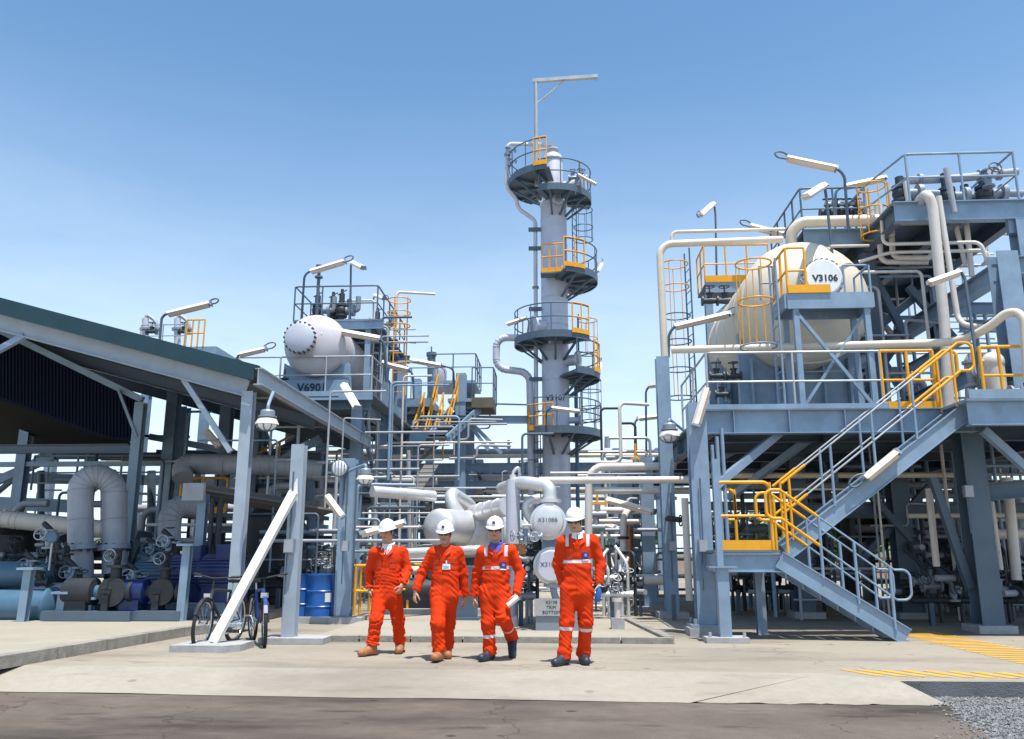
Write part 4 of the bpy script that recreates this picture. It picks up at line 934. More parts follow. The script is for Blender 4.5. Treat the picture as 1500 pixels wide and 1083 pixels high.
text('V3106', .19, LETTER, v3, (mh.x + .02, 16.146, mh.z - .03), (1, 0, 0), (0, 0, 1), bold=.006)
part(v3, 'davit_hinge', GALV, lambda b: b.tube([(mh.x - .42, 16.3, mh.z), (mh.x - .52, 16.1, mh.z), (mh.x - .46, 16.05, mh.z - .14), (mh.x - .40, 16.2, mh.z - .16)], .02, 6))
part(v3, 'thermowell', GALV, lambda b: b.tube([A(1196, 375, 16.4), A(1196, 392, 16.2), A(1222, 383, 16.3)], .02, 6, bend=.05))
nz = A(1158, 352, 18.4)
part(v3, 'top_nozzle', FLANGE, lambda b: (b.rod((nz.x, 18.4, vc3.z + r3 - .1), (nz.x, 18.4, vc3.z + r3 + .2), .16, 14), b.rod((nz.x, 18.4, vc3.z + r3 + .14), (nz.x, 18.4, vc3.z + r3 + .22), .28, 16)))
# access platform in front of it
ap = thing('access_platform', 'blue railed access platform with a caged ladder and yellow kick plate before the V3106 cover', 'platform', A(1210, 600, 15.4))
Ya, Yb_ = 15.35, 16.15; za = A(1200, 430, Ya).z
xa0, xa1 = A(1152, 430, Ya).x, A(1276, 430, Ya).x
part(ap, 'deck', GRATE, lambda b: b.box2((xa0, Ya, za - .04), (xa1, Yb_, za)))
part(ap, 'edge_beam', STEEL, lambda b: (b.box2((xa0, Ya - .03, za - .3), (xa1, Ya + .02, za + .01)), b.box2((xa0, Yb_ - .02, za - .28), (xa1, Yb_ + .03, za + .01)), b.box2((xa1, Ya, za - .28), (xa1 + .05, Yb_, za + .008)), b.box2((xa0 - .05, Ya, za - .28), (xa0, Yb_, za + .008))))
lx = [A(1166, 450, Ya).x, A(1270, 450, Ya).x]
for x in lx:
    for y in (Ya + .05, Yb_ - .05): part(ap, 'leg', STEEL, lambda b: b.bar((x, y, zd), (x, y, za - .3), .1, .1, side=(1, 0, 0)))
part(ap, 'cross_brace', STEEL, lambda b: (b.bar((lx[0], Ya + .03, za - .35), (lx[1], Ya + .03, zd + .15), .06, .06), b.bar((lx[1], Ya + .11, za - .35), (lx[0], Ya + .11, zd + .15), .05, .05)))
part(ap, 'kick_plate', YEL, lambda b: (b.box2((xa0 + .02, Ya - .06, za + .0), (A(1216, 430, Ya).x, Ya - .035, za + .16)),))
railing(ap, [V((xa0 + .03, Yb_, za)), V((xa0 + .03, Ya, za)), V((A(1182, 430, Ya).x, Ya, za))], .92, YEL, .026, .36, loop=False)
railing(ap, [V((A(1238, 430, Ya).x, Ya, za)), V((xa1, Ya, za)), V((xa1, Yb_, za))], .55, STEEL, .02, .4, mid=False)
railing(ap, [V((A(1128, 430, Ya).x, Yb_ - .1, za + .1)), V((xa0 - .04, Yb_ - .1, za + .1))], .7, STEEL, .022, .4)
lb_ = A(1147, 600, Ya + .25)
cage_ladder(ap, (lb_.x, Ya + .3, zd), (lb_.x, Ya + .3, za + .75), (-1, 0, 0), m=STEEL, hoops=[za - zd - .95, za - zd - .05, za - zd + .72], r=.34, ymat_top=YEL)
# rear platform with caged ladder
rp = thing('access_platform', 'small platform with an orange caged ladder behind the left end of the vessel V3106', 'platform', A(1060, 600, 21.6))
Yr = 21.4; zrp = A(1065, 414, Yr).z; xr0_, xr1_ = A(1033, 414, Yr).x, A(1100, 414, Yr).x
part(rp, 'deck', GRATE, lambda b: b.box2((xr0_, Yr, zrp - .05), (xr1_ + .6, Yr + 1.2, zrp)))
part(rp, 'edge_beam', STEEL, lambda b: b.box2((xr0_, Yr - .04, zrp - .28), (xr1_ + .6, Yr, zrp + .0)))
part(rp, 'kick_plate', YEL, lambda b: b.box2((xr0_, Yr - .07, zrp + .0), (xr1_, Yr - .045, zrp + .18)))
railing(rp, [V((xr0_, Yr + 1.1, zrp)), V((xr0_, Yr, zrp)), V((xr1_ + .5, Yr, zrp))], 1.05, YEL, .024, .5)
for x in (xr0_ + .08, xr1_ + .3): part(rp, 'leg', STEEL, lambda b: b.hbeam((x, Yr + .1, zd - .0), (x, Yr + .1, zrp - .28), .2, .18, side=(1, 0, 0)))
part(rp, 'knee_brace', STEEL, lambda b: b.bar((xr0_ + .1, Yr + .1, zrp - 1.0), (xr0_ + .9, Yr + .1, zrp - .3), .08, .08))
lc = A(1018, 600, Yr)
cage_ladder(rp, (lc.x, Yr + .1, zd - .4), (lc.x, Yr + .1, zrp + .95), (-1, -.15, 0), m=STEELD, hoops=[zrp - zd - k for k in (2.7, 1.95, 1.2, .5)] + [zrp - zd + .3, zrp - zd + .95], r=.36, ymat_top=YEL)

# ------------------------------------------------------------------ upper decks on the right
Yh = 16.4; zh = A(1400, 293, Yh).z; xh0, xh1 = A(1308, 293, Yh).x, A(1497, 289, Yh).x
part(rs, 'upper_deck', GRATE, lambda b: b.box2((xh0, Yh, zh - .05), (xh1, 25.5, zh)))
part(rs, 'upper_beam', STEEL, lambda b: b.hbeam((xh0, Yh, zh - .26), (xh1 + .1, Yh, zh - .26), .2, .42, side=(0, 1, 0)))
for y in (19, 22, 25.4): part(rs, 'upper_beam', STEELD, lambda b: b.hbeam((xh0, y, zh - .22), (xh1, y, zh - .22), .2, .34, side=(0, 1, 0)))
for x in (xh0 + .1, (xh0 + xh1) / 2, xh1 - .05): part(rs, 'upper_beam', STEELD, lambda b: b.hbeam((x, Yh + .12, zh - .25), (x, 25.5, zh - .25), .2, .34, side=(1, 0, 0)))
Yl = 18.3; zl2 = A(1230, 336, Yl).z; xq0 = A(1176, 336, Yl).x
part(rs, 'upper_deck', GRATE, lambda b: b.box2((xq0, Yl, zl2 - .05), (xh0 + .2, 25, zl2)))
part(rs, 'upper_beam', STEEL, lambda b: b.hbeam((xq0, Yl, zl2 - .22), (xh0 + .2, Yl, zl2 - .22), .2, .40, side=(0, 1, 0)))
for y in (20.5, 22.8, 25): part(rs, 'upper_beam', STEELD, lambda b: b.hbeam((xq0, y, zl2 - .22), (xh0 + .2, y, zl2 - .22), .2, .32, side=(0, 1, 0)))
part(rs, 'upper_beam', STEELD, lambda b: (b.hbeam((xq0 + .1, Yl + .1, zl2 - .24), (xq0 + .1, 25, zl2 - .24), .2, .32, side=(1, 0, 0)),))
# upper columns and bracing
xcR = A(1474, 420, 14.95).x
for (x, y, zz) in ((xh1 - .1, Yh + .05, zh - .48), (xh1 - .1, 20.5, zh - .45), (xh1 - .1, 25.2, zh - .45), (xh0 + .1, 18.35, zh - .45), (xh0 + .1, 22.5, zh - .45), (xq0 + .15, 22.8, zl2 - .4)):
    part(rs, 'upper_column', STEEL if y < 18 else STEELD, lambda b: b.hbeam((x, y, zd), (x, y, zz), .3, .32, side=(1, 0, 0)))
part(rs, 'upper_column', STEEL, lambda b: b.hbeam((xcR, 14.95, zd), (xcR, 14.95, A(1470, 372, 14.95).z), .38, .36, side=(1, 0, 0)))
zc_ = A(1470, 376, 14.95).z
part(rs, 'mid_beam', STEEL, lambda b: (b.hbeam((xcR, 14.95, zc_ - .2), (12, 14.95, zc_ - .2), .24, .34, side=(0, 1, 0)), b.hbeam((xcR, 15.1, zc_ - .25), (xcR, 25, zc_ - .25), .24, .34, side=(1, 0, 0)), b.hbeam((xcR, 15.1, zc_ - 1.9), (xcR, 25, zc_ - 1.9), .2, .3, side=(1, 0, 0)), b.hbeam((xcR, 15.1, zc_ - 1.1), (xcR, 25, zc_ - 1.1), .12, .16, side=(1, 0, 0))))
for py, y in ((452, 17), (478, 16)): part(rs, 'mid_beam', STEEL, lambda b: b.hbeam(A(1405, py, y), A(1480, py, y), .16, .22, side=(0, 1, 0)))
for p_, q_ in (((1262, 500, 18.5), (1420, 372, 18.5)), ((1262, 372, 18.4), (1330, 500, 18.4)), ((1330, 420, 18.3), (1400, 500, 18.3)), ((1250, 600, 21), (1330, 480, 21)), ((1330, 590, 22), (1260, 470, 22))):
    part(rs, 'diagonal_brace', STEELD, lambda b: b.bar(A(*p_), A(*q_), .15, .15))
railing(rs, [V((xh0 + .05, 20, zh)), V((xh0 + .05, Yh + 1.6, zh)), V((xh0 + .35, Yh + .02, zh)), V((xh1 - .05, Yh + .02, zh)), V((xh1 - .05, 22, zh))], 1.05, STEEL, .026, 1.3)
railing(rs, [V((xq0, 21, zl2)), V((xq0, Yl, zl2)), V((A(1272, 336, Yl).x, Yl, zl2)), V((A(1272, 336, Yl).x, Yl + 1.4, zl2))], 1.02, STEELD, .024, .7)
part(rs, 'gusset', STEEL, lambda b: b.box2((xh1 - .35, Yh - .02, zh - .75), (xh1 + .05, Yh + .1, zh - .45)))
# short ladder with yellow cage from the lower to the higher upper deck
lq = A(1297, 330, 17.6)
lad = thing('caged_ladder', 'short ladder with a yellow orange cage between the two upper decks at right', 'ladder', (lq.x, 17.6, zl2))
cage_ladder(lad, (lq.x, 17.8, zl2), (lq.x, 17.8, zh + 1.0), (-.7, -.7, 0), m=YEL, hoops=[zh - zl2 - .3, zh - zl2 + .3, zh - zl2 + .85], r=.3, ymat_top=YEL)
# ------------------------------------------------------------------ pipes of the right structure
def L(*pts): return [A(*p) for p in pts]
GR = 'cream pipes of the right structure'
pipe('cream pipe rising from the blue column and running right to the top of V3106', L((974, 532, 18.1), (966, 358, 18.1), (1148, 351, 18.4), ) + [V((nz.x, 18.4, vc3.z + r3 + .2))] if False else L((974, 532, 18.1), (966, 358, 18.1), (1146, 351, 18.2)), .082, VCREAM, GR, bend=.28)
pipe('thin cream pipe just above the one that runs to the top of V3106', L((984, 356, 18.6), (984, 340, 18.6), (1150, 336, 18.6)), .04, VCREAM, GR, bend=.12)
pipe('thick cream pipe bending out of the V3106 top nozzle and running right to a flange', [V((nz.x, 18.4, vc3.z + r3 + .15))] + L((1158, 326, 18.3), (1412, 320, 17.2)), .13, VCREAM, GR, bend=.45, fl=[(1, .98)])
pipe('long cream pipe crossing in front of V3106 and stepping up at the right edge', L((984, 513, 16.4), (1395, 502, 15.0), (1440, 487, 14.5), (1478, 455, 14.2), (1500, 462, 14.0), (1506, 560, 14.0)), .075, VCREAM, GR, bend=.25)
pipe('thick pale pipe with a gooseneck dropping past the right upper deck', L((1345, 318, 16.9), (1345, 296, 16.5), (1358, 283, 16.0), (1366, 300, 16.0), (1384, 480, 16.0), (1392, 640, 16.0)), .10, PIPEW, GR, bend=.22, fl=[(0, .2)])
pipe('slim pale pipe dropping beside the gooseneck pipe then turning right', L((1375, 288, 16.0), (1404, 474, 16.0), (1432, 480, 15.6), (1470, 478, 15.6)), .055, PIPEW, GR, bend=.2)
pipe('pale square loop of pipe hanging under the right upper decks, outer one', L((1284, 298, 17.8), (1291, 384, 17.8), (1360, 384, 17.4)), .06, PIPEW, GR, bend=.15)
pipe('pale square loop of pipe hanging under the right upper decks, inner one', L((1305, 330, 17.6), (1308, 378, 17.6), (1362, 378, 17.2), (1365, 372, 17.2)), .06, PIPEW, GR, bend=.15)
pipe('pale hooked pipe standing up between the two right upper decks', L((1306, 345, 17.4), (1306, 303, 17.4), (1316, 298, 17.2), (1318, 318, 17.2)), .07, PIPEW, GR, bend=.15)
pipe('thin pale pipe running right under the deck edge then down, upper of the pair', L((1290, 300, 17.2), (1294, 358, 17.2), (1436, 355, 16.2), (1446, 382, 16.2), (1440, 388, 16.6)), .038, PIPEW, GR, bend=.12)
pipe('thin pale pipe running right under the deck edge then down, lower of the pair', L((1258, 384, 17.6), (1304, 370, 17.4), (1440, 367, 16.3), (1450, 375, 16.3), (1446, 388, 16.3)), .038, PIPEW, GR, bend=.12)
pipe('slim grey riser at the right of the upper deck front beam', L((1386, 247, 16.2), (1398, 312, 16.2)), .06, PIPEG, GR)
pipe('slim pale drop pipe from the thick cream pipe at its right end', L((1415, 322, 16.9), (1424, 405, 16.9)), .055, PIPEW, GR)
pipe('slim pale drop pipe under the right end of the upper deck', L((1400, 330, 17.0), (1414, 388, 17.0)), .05, PIPEW, GR)
pipe('pale standpipe on the right upper deck, left one', L((1326, 264, 17.0), (1333, 312, 17.0)), .06, PIPEW, GR)
pipe('thin cream rail pipe at the right of the V3106 platform railing', L((1216, 361, 16.3), (1272, 360, 17.2)), .03, VCREAM, GR)
pipe('cream pipe slanting behind the columns right of V3106', L((1282, 460, 19), (1306, 490, 19)), .07, PIPEW, GR)
for k, (px, py) in enumerate([(1300, 545), (1330, 560), (1345, 530), (1420, 520)]):
    pipe(['pale bent riser behind the yellow stair head rail, leftmost', 'pale bent riser behind the yellow stair head rail, second', 'pale bent riser behind the yellow stair head rail, tallest', 'pale bent riser right of the yellow stair head, near the big column'][k], L((px, 600, 19 + k), (px - 3, py, 19 + k), (px + 22, py - 4, 19 + k), (px + 24, py + 30, 19 + k)), .09, PIPEG, 'bent risers on the main deck', bend=.25)
# white pipes passing left of the right structure, mid height
GW = 'white pipes between the tower and the right structure'
for (a, c, y0, r, lb) in (((868, 684), (990, 683), 18.5, .085, None), ((790, 704), (1022, 703), 16.4, .07, 'white pipe running from the exchangers to the front right column'), ((866, 719), (1010, 719), 18.6, .075, 'white pipe below the other two left of the right structure'), ((868, 748), (945, 748), 20, .08, 'white pipe above the yellow valve handles left of the blue columns'), ((868, 764), (940, 764), 20, .06, 'white pipe just below the yellow valve handles left of the blue columns'), ((868, 786), (938, 786), 21, .05, 'thin white pipe lowest of the set left of the blue columns')):
    if lb: pipe(lb, [A(*a, y0), A(*c, y0)], r, PIPEW, GW, bands=2.5)
pipe('white pipe with a rounded corner turning down beside the tallest worker', L((990, 683, 18.5), (863, 684, 18.5), (862, 780, 18.5), (862, 860, 18.5)), .085, PIPEW, GW, bend=.3)
for (px, py, w_, lb) in ((875, 738, 22, 'yellow valve handle above the white pipes right of the tallest worker'), (873, 757, 24, 'second yellow valve handle, lower, right of the tallest worker'), (931, 672, 10, 'yellow lever valve high on the pipes left of the blue columns')):
    c = A(px, py, 19.5); t = thing('lever_valve', lb, 'valve', c, 'yellow handled valves')
    part(t, 'handle', YEL, lambda b: (b.box(c, (.02 * w_, .08, .07)), b.rod(c, c + V((0, 0, .35)), .03, 6))); part(t, 'body', FLANGE, lambda b: (b.rod(c - V((0, 0, .25)), c, .07, 8), b.rod(c - V((.2, 0, .25)), c + V((.2, 0, -.25)), .09, 10)))
# cream thin pipes below the main deck
GU = 'pipes under the right main deck'
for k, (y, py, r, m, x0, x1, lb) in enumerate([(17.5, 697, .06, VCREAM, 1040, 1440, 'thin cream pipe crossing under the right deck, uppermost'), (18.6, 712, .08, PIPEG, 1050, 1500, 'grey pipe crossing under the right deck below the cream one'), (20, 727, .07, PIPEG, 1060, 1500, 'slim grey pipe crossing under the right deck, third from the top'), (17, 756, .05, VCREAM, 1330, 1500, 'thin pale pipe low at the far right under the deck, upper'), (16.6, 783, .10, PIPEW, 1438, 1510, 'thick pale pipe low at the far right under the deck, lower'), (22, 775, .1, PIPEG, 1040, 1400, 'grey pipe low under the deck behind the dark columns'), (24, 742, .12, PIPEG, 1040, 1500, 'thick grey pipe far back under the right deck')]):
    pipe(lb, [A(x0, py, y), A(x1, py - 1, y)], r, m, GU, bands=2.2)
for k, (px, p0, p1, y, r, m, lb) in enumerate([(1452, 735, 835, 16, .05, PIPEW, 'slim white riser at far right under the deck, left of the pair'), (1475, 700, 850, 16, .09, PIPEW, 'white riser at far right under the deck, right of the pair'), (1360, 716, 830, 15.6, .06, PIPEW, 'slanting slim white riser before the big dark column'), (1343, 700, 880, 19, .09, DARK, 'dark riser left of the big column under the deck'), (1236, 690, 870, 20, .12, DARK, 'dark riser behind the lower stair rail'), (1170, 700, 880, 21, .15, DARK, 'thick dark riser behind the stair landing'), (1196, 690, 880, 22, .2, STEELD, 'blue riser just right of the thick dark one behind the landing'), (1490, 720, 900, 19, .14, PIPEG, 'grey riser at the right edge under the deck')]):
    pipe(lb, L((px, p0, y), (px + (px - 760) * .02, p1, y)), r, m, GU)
def rack_of(base, lb, n, L_, z, y, m, seed, wheel=VALVE, two=True, cat='valves', name='valve_manifold', s=.12):
    # a ground manifold: header pipes on stub legs with valves and risers
    r_ = random.Random(seed); b0 = V(base); t = thing(name, lb, 'valve manifold', b0)
    def hdr(b):
        b.rod((b0.x, y, z), (b0.x + L_, y, z), .06, 10)
        if two: b.rod((b0.x, y + .5, z + .3), (b0.x + L_, y + .5, z + .3), .07, 10)
    for yy, zz in ((y, z), (y + .5, z + .3)): part(t, 'header_pipe', m, lambda b: b.rod((b0.x, yy, zz), (b0.x + L_, yy, zz), .06, 10))
    for k in range(max(2, int(L_ / 1.2))): part(t, 'leg', STEELD, lambda b: b.box2((b0.x + .3 + k * 1.2, y - .04, 0), (b0.x + .38 + k * 1.2, y + .04, z)))
    for k in range(n):
        x = b0.x + L_ * (k + .5) / n + r_.uniform(-.05, .05); zz = z + r_.uniform(.05, .35); yy = y + r_.choice((0, .0, .5))
        valve(t, (x, yy, zz), r_.choice(((1, 0, 0), (0, 0, 1), (1, 0, 0))), s * r_.uniform(.8, 1.25), stem=r_.choice(((0, -.5, 1), (0, -1, .2), (0, 0, 1), (.3, -.6, .6))), body=r_.choice((VALVE, DARK, FLANGE)), wheel=wheel)
        part(t, 'riser', r_.choice((m, DARK)), lambda b: b.tube([(x + .12, yy, .05), (x + .12, yy, zz + r_.uniform(.1, .7)), (x + r_.uniform(-.3, .3), yy + .2, zz + .6)], .035, 7))
    return t
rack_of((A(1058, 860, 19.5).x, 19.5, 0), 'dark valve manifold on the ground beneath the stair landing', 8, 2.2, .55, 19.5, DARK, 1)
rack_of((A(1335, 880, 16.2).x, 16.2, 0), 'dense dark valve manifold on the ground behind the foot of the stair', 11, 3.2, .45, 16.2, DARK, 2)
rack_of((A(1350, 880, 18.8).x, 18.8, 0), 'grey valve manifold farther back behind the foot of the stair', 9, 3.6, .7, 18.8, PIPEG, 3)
rack_of((A(872, 880, 17.2).x, 17.2, 0), 'bright small manifold of valves at the right of the tallest worker', 6, .75, .5, 17.2, SILV, 5, wheel=GALV, s=.085)
rack_of((A(880, 880, 20.5).x, 20.5, 0), 'pale pipe manifold farther back to the right of the tallest worker', 6, 1.0, .6, 20.5, PIPEW, 6, wheel=GALV, s=.1)
rack_of((A(735, 880, 15.2).x, 15.2, 0), 'small manifold of grey valves just left of the stacked exchangers', 5, .6, .55, 15.2, FLANGE, 7, wheel=GALV, s=.08)
# upright instrument pipe right of the tallest worker
t = thing('control_valve', 'tall pale control valve pipe standing left of the blue columns', 'valve', A(915, 890, 19)); g0 = A(913, 896, 19); g0.z = 0
part(t, 'pipe_run', PIPEW, lambda b: b.tube([g0, A(913, 752, 19), A(930, 745, 19.5)], .075, 10)); part(t, 'spool', RUST, lambda b: b.rod(A(922, 850, 19.3), A(921, 770, 19.3), .1, 12))
valve(t, A(914, 860, 19), (0, 0, 1), .13, stem=(-1, -.2, 0), body=FLANGE); valve(t, A(914, 835, 19), (0, 0, 1), .11, stem=(-1, 0, 0), body=FLANGE)
for q in (812, 790): part(t, 'flange', DARK, lambda b: b.rod(A(913, q, 19), A(913, q - 4, 19), .13, 12))
t = thing('stub_pipe', 'short pale stub pipe on a small concrete block beside the plot kerb', 'pipe', G(905, 926)); g0 = G(905, 926); g0.z = .05
part(t, 'block', CONCB, lambda b: b.box(g0 + V((0, 0, .09)), (.22, .2, .18))); part(t, 'pipe_run', PIPEW, lambda b: (b.rod(g0 + V((0, 0, .18)), g0 + V((0, 0, .5)), .05, 10), b.rod(g0 + V((0, 0, .44)), g0 + V((0, 0, .5)), .085, 12)))
single('wall_valve', DARK, 'black handwheel valve beside the second blue column of the right structure', 'valve', lambda b: (b.ring(A(997, 763, 17.7), (1, -.5, 0), .11, .015, 20, 6), b.rod(A(975, 759, 17.8), A(998, 762, 17.7), .06, 10), b.rod(A(995, 762, 17.7), A(1000, 763, 17.6), .03, 6)))
pipe('short pale pipe stub crossing low between the blue columns', L((945, 850, 18.8), (985, 850, 18.6)), .1, PIPEW)
pipe('slim tan pipe standing behind the front right column', L((1003, 730, 17), (1010, 880, 17)), .07, PIPEW)

# ------------------------------------------------------------------ stacked exchangers marked X3108
YX = 14.3
xe = A(803, 764, YX); xe2 = A(808, 829, YX)
ex = thing('heat_exchanger', 'pair of stacked grey round exchangers marked X3108 on a plinth behind the tallest worker', 'heat exchanger', (xe.x, YX, 0))
for c, s_ in ((xe, 'X3108B'), (xe2, 'X3108A')):
    part(ex, 'shell', SILV, lambda b: b.lathe([(0, -.05), (.18, -.045), (.25, -.02), (.262, .0), (.262, .12), (.31, .13), (.31, .2), (.262, .21), (.262, 2.6), (.2, 2.8), (0, 2.85)], c, (0, 1, 0), 36))
    text(s_, .105, LETTER, ex, c + V((-.01, -.054, .02)), (1, 0, 0), (0, 0, 1), extr=.003, bold=-.001)
part(ex, 'cover', CLAD, lambda b: b.rod(xe2 - V((0, .052, 0)), xe2 - V((0, .046, 0)), .235, 36))
for yy in (.5, 2): part(ex, 'support', STEEL, lambda b: b.box((xe2.x, YX + yy, (xe.z + xe2.z) / 2), (.34, .14, .3)))
part(ex, 'drain_elbow', PIPEG, lambda b: (b.tube([xe2 + V((.02, .2, -.2)), xe2 + V((.02, .2, -.45)), xe2 + V((.12, .05, -.62)), xe2 + V((.25, .1, -.8))], .06, 10), b.rod(xe2 + V((.02, .2, -.30)), xe2 + V((.02, .2, -.36)), .12, 14)))
part(ex, 'plinth', mat('plinth_grey', (.22, .25, .28), .85, var=.12, dirt=.3), lambda b: b.box2((xe.x - .22, YX - .02, 0), (xe.x + .5, YX + .7, A(800, 880, YX).z)))
pz = A(797, 890, YX - .06)
pa = part(ex, 'painted_panel', mat('faded_panel_paint', (.36, .36, .36), .8), lambda b: b.box((pz.x + .08, YX - .035, pz.z), (.48, .02, .27)))
for k, s_ in enumerate(('X3108', 'TRIM', 'BOTTOM')): text(s_, .072, LETTER, ex, (pz.x + .12, YX - .047, pz.z + .08 - .08 * k), (1, 0, 0), (0, 0, 1), extr=.002)
part(ex, 'top_nozzle', SILV, lambda b: (b.rod(xe + V((.03, .3, .2)), xe + V((.03, .3, .42)), .12, 14), b.rod(xe + V((.03, .3, .33)), xe + V((.03, .3, .39)), .2, 16)))
pipe('bright insulated pipe arching over from behind down to the upper exchanger', [xe + V((.03, .3, .40)), xe + V((.03, .3, .62)), A(762, 706, 14.9), A(735, 716, 15.6)], .115, SILV, bend=.2)
pipe('bright insulated elbow pipe left of the upper exchanger', [xe + V((-.1, .7, .0)), A(776, 762, 15), A(768, 735, 15), A(792, 730, 15)], .085, SILV, bend=.18)
valve(ex, A(784, 787, YX - .1), (1, 0, 0), .08, stem=(0, -1, .0), body=FLANGE, wheel=GALV); valve(ex, A(770, 785, YX), (0, 0, 1), .09, stem=(-1, -.5, 0), body=FLANGE, wheel=GALV)
t = thing('insulated_column', 'slim upright silver insulated pot on a dark red flange left of the exchangers', 'vessel', A(752, 830, 15)); i0 = A(752, 797, 15); i1 = A(751, 704, 15)
part(t, 'shell', CLAD, lambda b: b.rod(i0, i1, .125, 20)); part(t, 'red_flange', RUST, lambda b: b.rod(i0 - V((0, 0, .12)), i0, .16, 16)); part(t, 'neck', SILV, lambda b: (b.rod(i1, i1 + V((0, 0, .1)), .06, 10), b.tube([i1 + V((0, 0, .05)), A(752, 690, 15), A(760, 684, 15), A(762, 700, 15.2)], .03, 8))); part(t, 'leg_pipe', FLANGE, lambda b: (b.rod((i0.x, 15, 0), i0 - V((0, 0, .12)), .08, 12), b.rod((i0.x, 15, .5), (i0.x, 15, .56), .15, 14)))
part(t, 'level_gauge', RUST, lambda b: (b.box(A(765, 805, 14.8), (.12, .1, .16)), b.rod(A(768, 792, 14.8), A(768, 815, 14.8), .03, 6)))
# silver vessels behind the second and third worker
hv = A(642, 772, 18.0)
t = thing('insulated_vessel', 'horizontal silver insulated vessel with a rounded end behind the second worker', 'vessel', (hv.x, 18, 0))
part(t, 'shell', SILV, lambda b: b.lathe(dome(.40, 3.5, .45), hv + V((.0, .2, 0)), (.42, 1, 0), 32, 60))
part(t, 'saddle', STEELD, lambda b: (b.box((hv.x + .05, 18.4, hv.z * .42), (.6, .15, hv.z * .74)), b.box((hv.x + .9, 20.4, hv.z * .42), (.6, .15, hv.z * .74))))
h2 = A(678, 782, 19.0)
t = thing('insulated_vessel', 'dented bright cone shaped insulated vessel with a curved pipe, right of the rounded silver vessel', 'vessel', (h2.x, 19, 0))
part(t, 'shell', SILV, lambda b: b.lathe([(0, -.1), (.3, -.06), (.5, .1), (.53, .2), (.53, 3.2), (.4, 3.5), (0, 3.6)], h2, (.3, 1, .0), 32))
part(t, 'elbow', SILV, lambda b: b.tube([h2 + V((-.05, .1, .35)), A(660, 736, 19), A(661, 722, 19.2), A(690, 740, 20.2), A(704, 775, 21)], .15, 14, bend=.35))
part(t, 'saddle', STEELD, lambda b: b.box((h2.x + .1, 19.6, h2.z * .35), (.7, .2, h2.z * .7)))
pipe('thick bright insulated pipe sloping between the silver vessels and the upright pot', L((695, 752, 19.5), (745, 742, 17.5)), .2, SILV, bands=.7)
pipe('bright insulated pipe at head height behind the leftmost worker', L((545, 720, 17.5), (636, 727, 18.5)), .12, SILV, bands=.8)
pipe('pale insulated pipe passing waist high behind the first and second workers', L((590, 811, 17), (700, 806, 18.5), (745, 803, 18.5)), .1, SILV, bands=.9)
pipe('pale lower pipe passing behind the second and third workers', L((600, 836, 18.5), (745, 834, 18.5)), .09, PIPEW, bands=.9)
t = thing('pump', 'dark grey pump casing on a plinth behind the legs of the second worker', 'pump', A(605, 880, 18))
p0 = A(612, 880, 18.4); p0.z = 0
part(t, 'plinth', CONCB, lambda b: b.box(p0 + V((.3, 0, .08)), (2.2, .9, .16))); part(t, 'motor', DARK, lambda b: (b.rod(p0 + V((-.5, 0, .5)), p0 + V((.5, 0, .5)), .28, 20), b.box(p0 + V((0, 0, .25)), (.7, .4, .3)))); part(t, 'casing', STEELD, lambda b: (b.rod(p0 + V((.7, -.2, .5)), p0 + V((.7, .2, .5)), .36, 20), b.rod(p0 + V((.7, 0, .5)), p0 + V((.7, 0, 1.1)), .12, 12), b.box(p0 + V((.7, 0, .2)), (.4, .5, .3)))); part(t, 'coupling_guard', YEL, lambda b: b.rod(p0 + V((.5, 0, .5)), p0 + V((.62, 0, .5)), .15, 12))
single('plate_box', STEELD, 'tall dark grey cabinet on the plot slab right of the second worker', 'cabinet', lambda b: (b.box2(tuple(A(668, 903, 16.5).xy) + (.05,), tuple((A(668, 903, 16.5) + V((.38, .4, 0))).xy) + (1.05,)), b.box2((A(664, 903, 16.5).x, 16.4, .05), (A(664, 903, 16.5).x + .5, 17.0, .1))))
# yellow hand rail at far left of the workers
g0 = A(512, 880, 17); tt = thing('guard_rail', 'yellow guard rail left of the leftmost worker', 'guard rail', g0)
railing(tt, [V((A(512, 880, 17).x, 17, .05)), V((A(512, 880, 17).x, 18.8, .05)), V((A(512, 880, 17).x + 1.0, 19.8, .05))], 1.0, YEL, .03, 1.0, loop=True)
railing(tt, [V((A(526, 880, 17.6).x, 17.2, .05)), V((A(526, 880, 17.6).x + .9, 18.2, .05))], 1.0, YEL, .03, .9)
# extra verticals and cross pipes seen between the columns in mid distance
GM = 'grey pipes among the columns behind the workers'
for k, (px, a_, c_, y, r, m) in enumerate([(548, 690, 880, 24, .1, PIPEG), (570, 640, 860, 27, .13, STEELD), (598, 660, 850, 26, .07, PIPEG), (618, 700, 850, 30, .1, STEELD), (632, 690, 860, 34, .12, STEELD), (715, 690, 860, 34, .15, STEELD), (745, 645, 700, 33, .06, PIPEG), (890, 640, 665, 33.5, .12, PIPEG), (905, 700, 850, 33, .1, DARK), (948, 690, 860, 27, .1, STEELD), (928, 700, 870, 29, .12, DARK), (538, 590, 660, 23, .06, PIPEG)]):
    pipe('grey upright pipe among the columns behind the workers', L((px, a_, y), (px + (px - 815) * -.01, c_, y)), r, m, GM)
for k, (x0, x1, py, y, r, m) in enumerate([(520, 600, 742, 24, .1, PIPEG), (520, 640, 705, 26, .12, PIPEG), (560, 640, 730, 28, .08, VCREAM), (600, 800, 742, 34, .15, PIPEG), (690, 790, 733, 31, .05, VCREAM), (500, 600, 670, 27, .09, VCREAM), (505, 570, 655, 24, .06, PIPEW), (520, 640, 775, 28, .12, STEELD), (560, 760, 850, 30, .2, DARK)]):
    pipe('pale cross pipe among the columns behind the workers', [A(x0, py, y), A(x1, py, y)], r, m, 'cross pipes among the columns behind the workers')
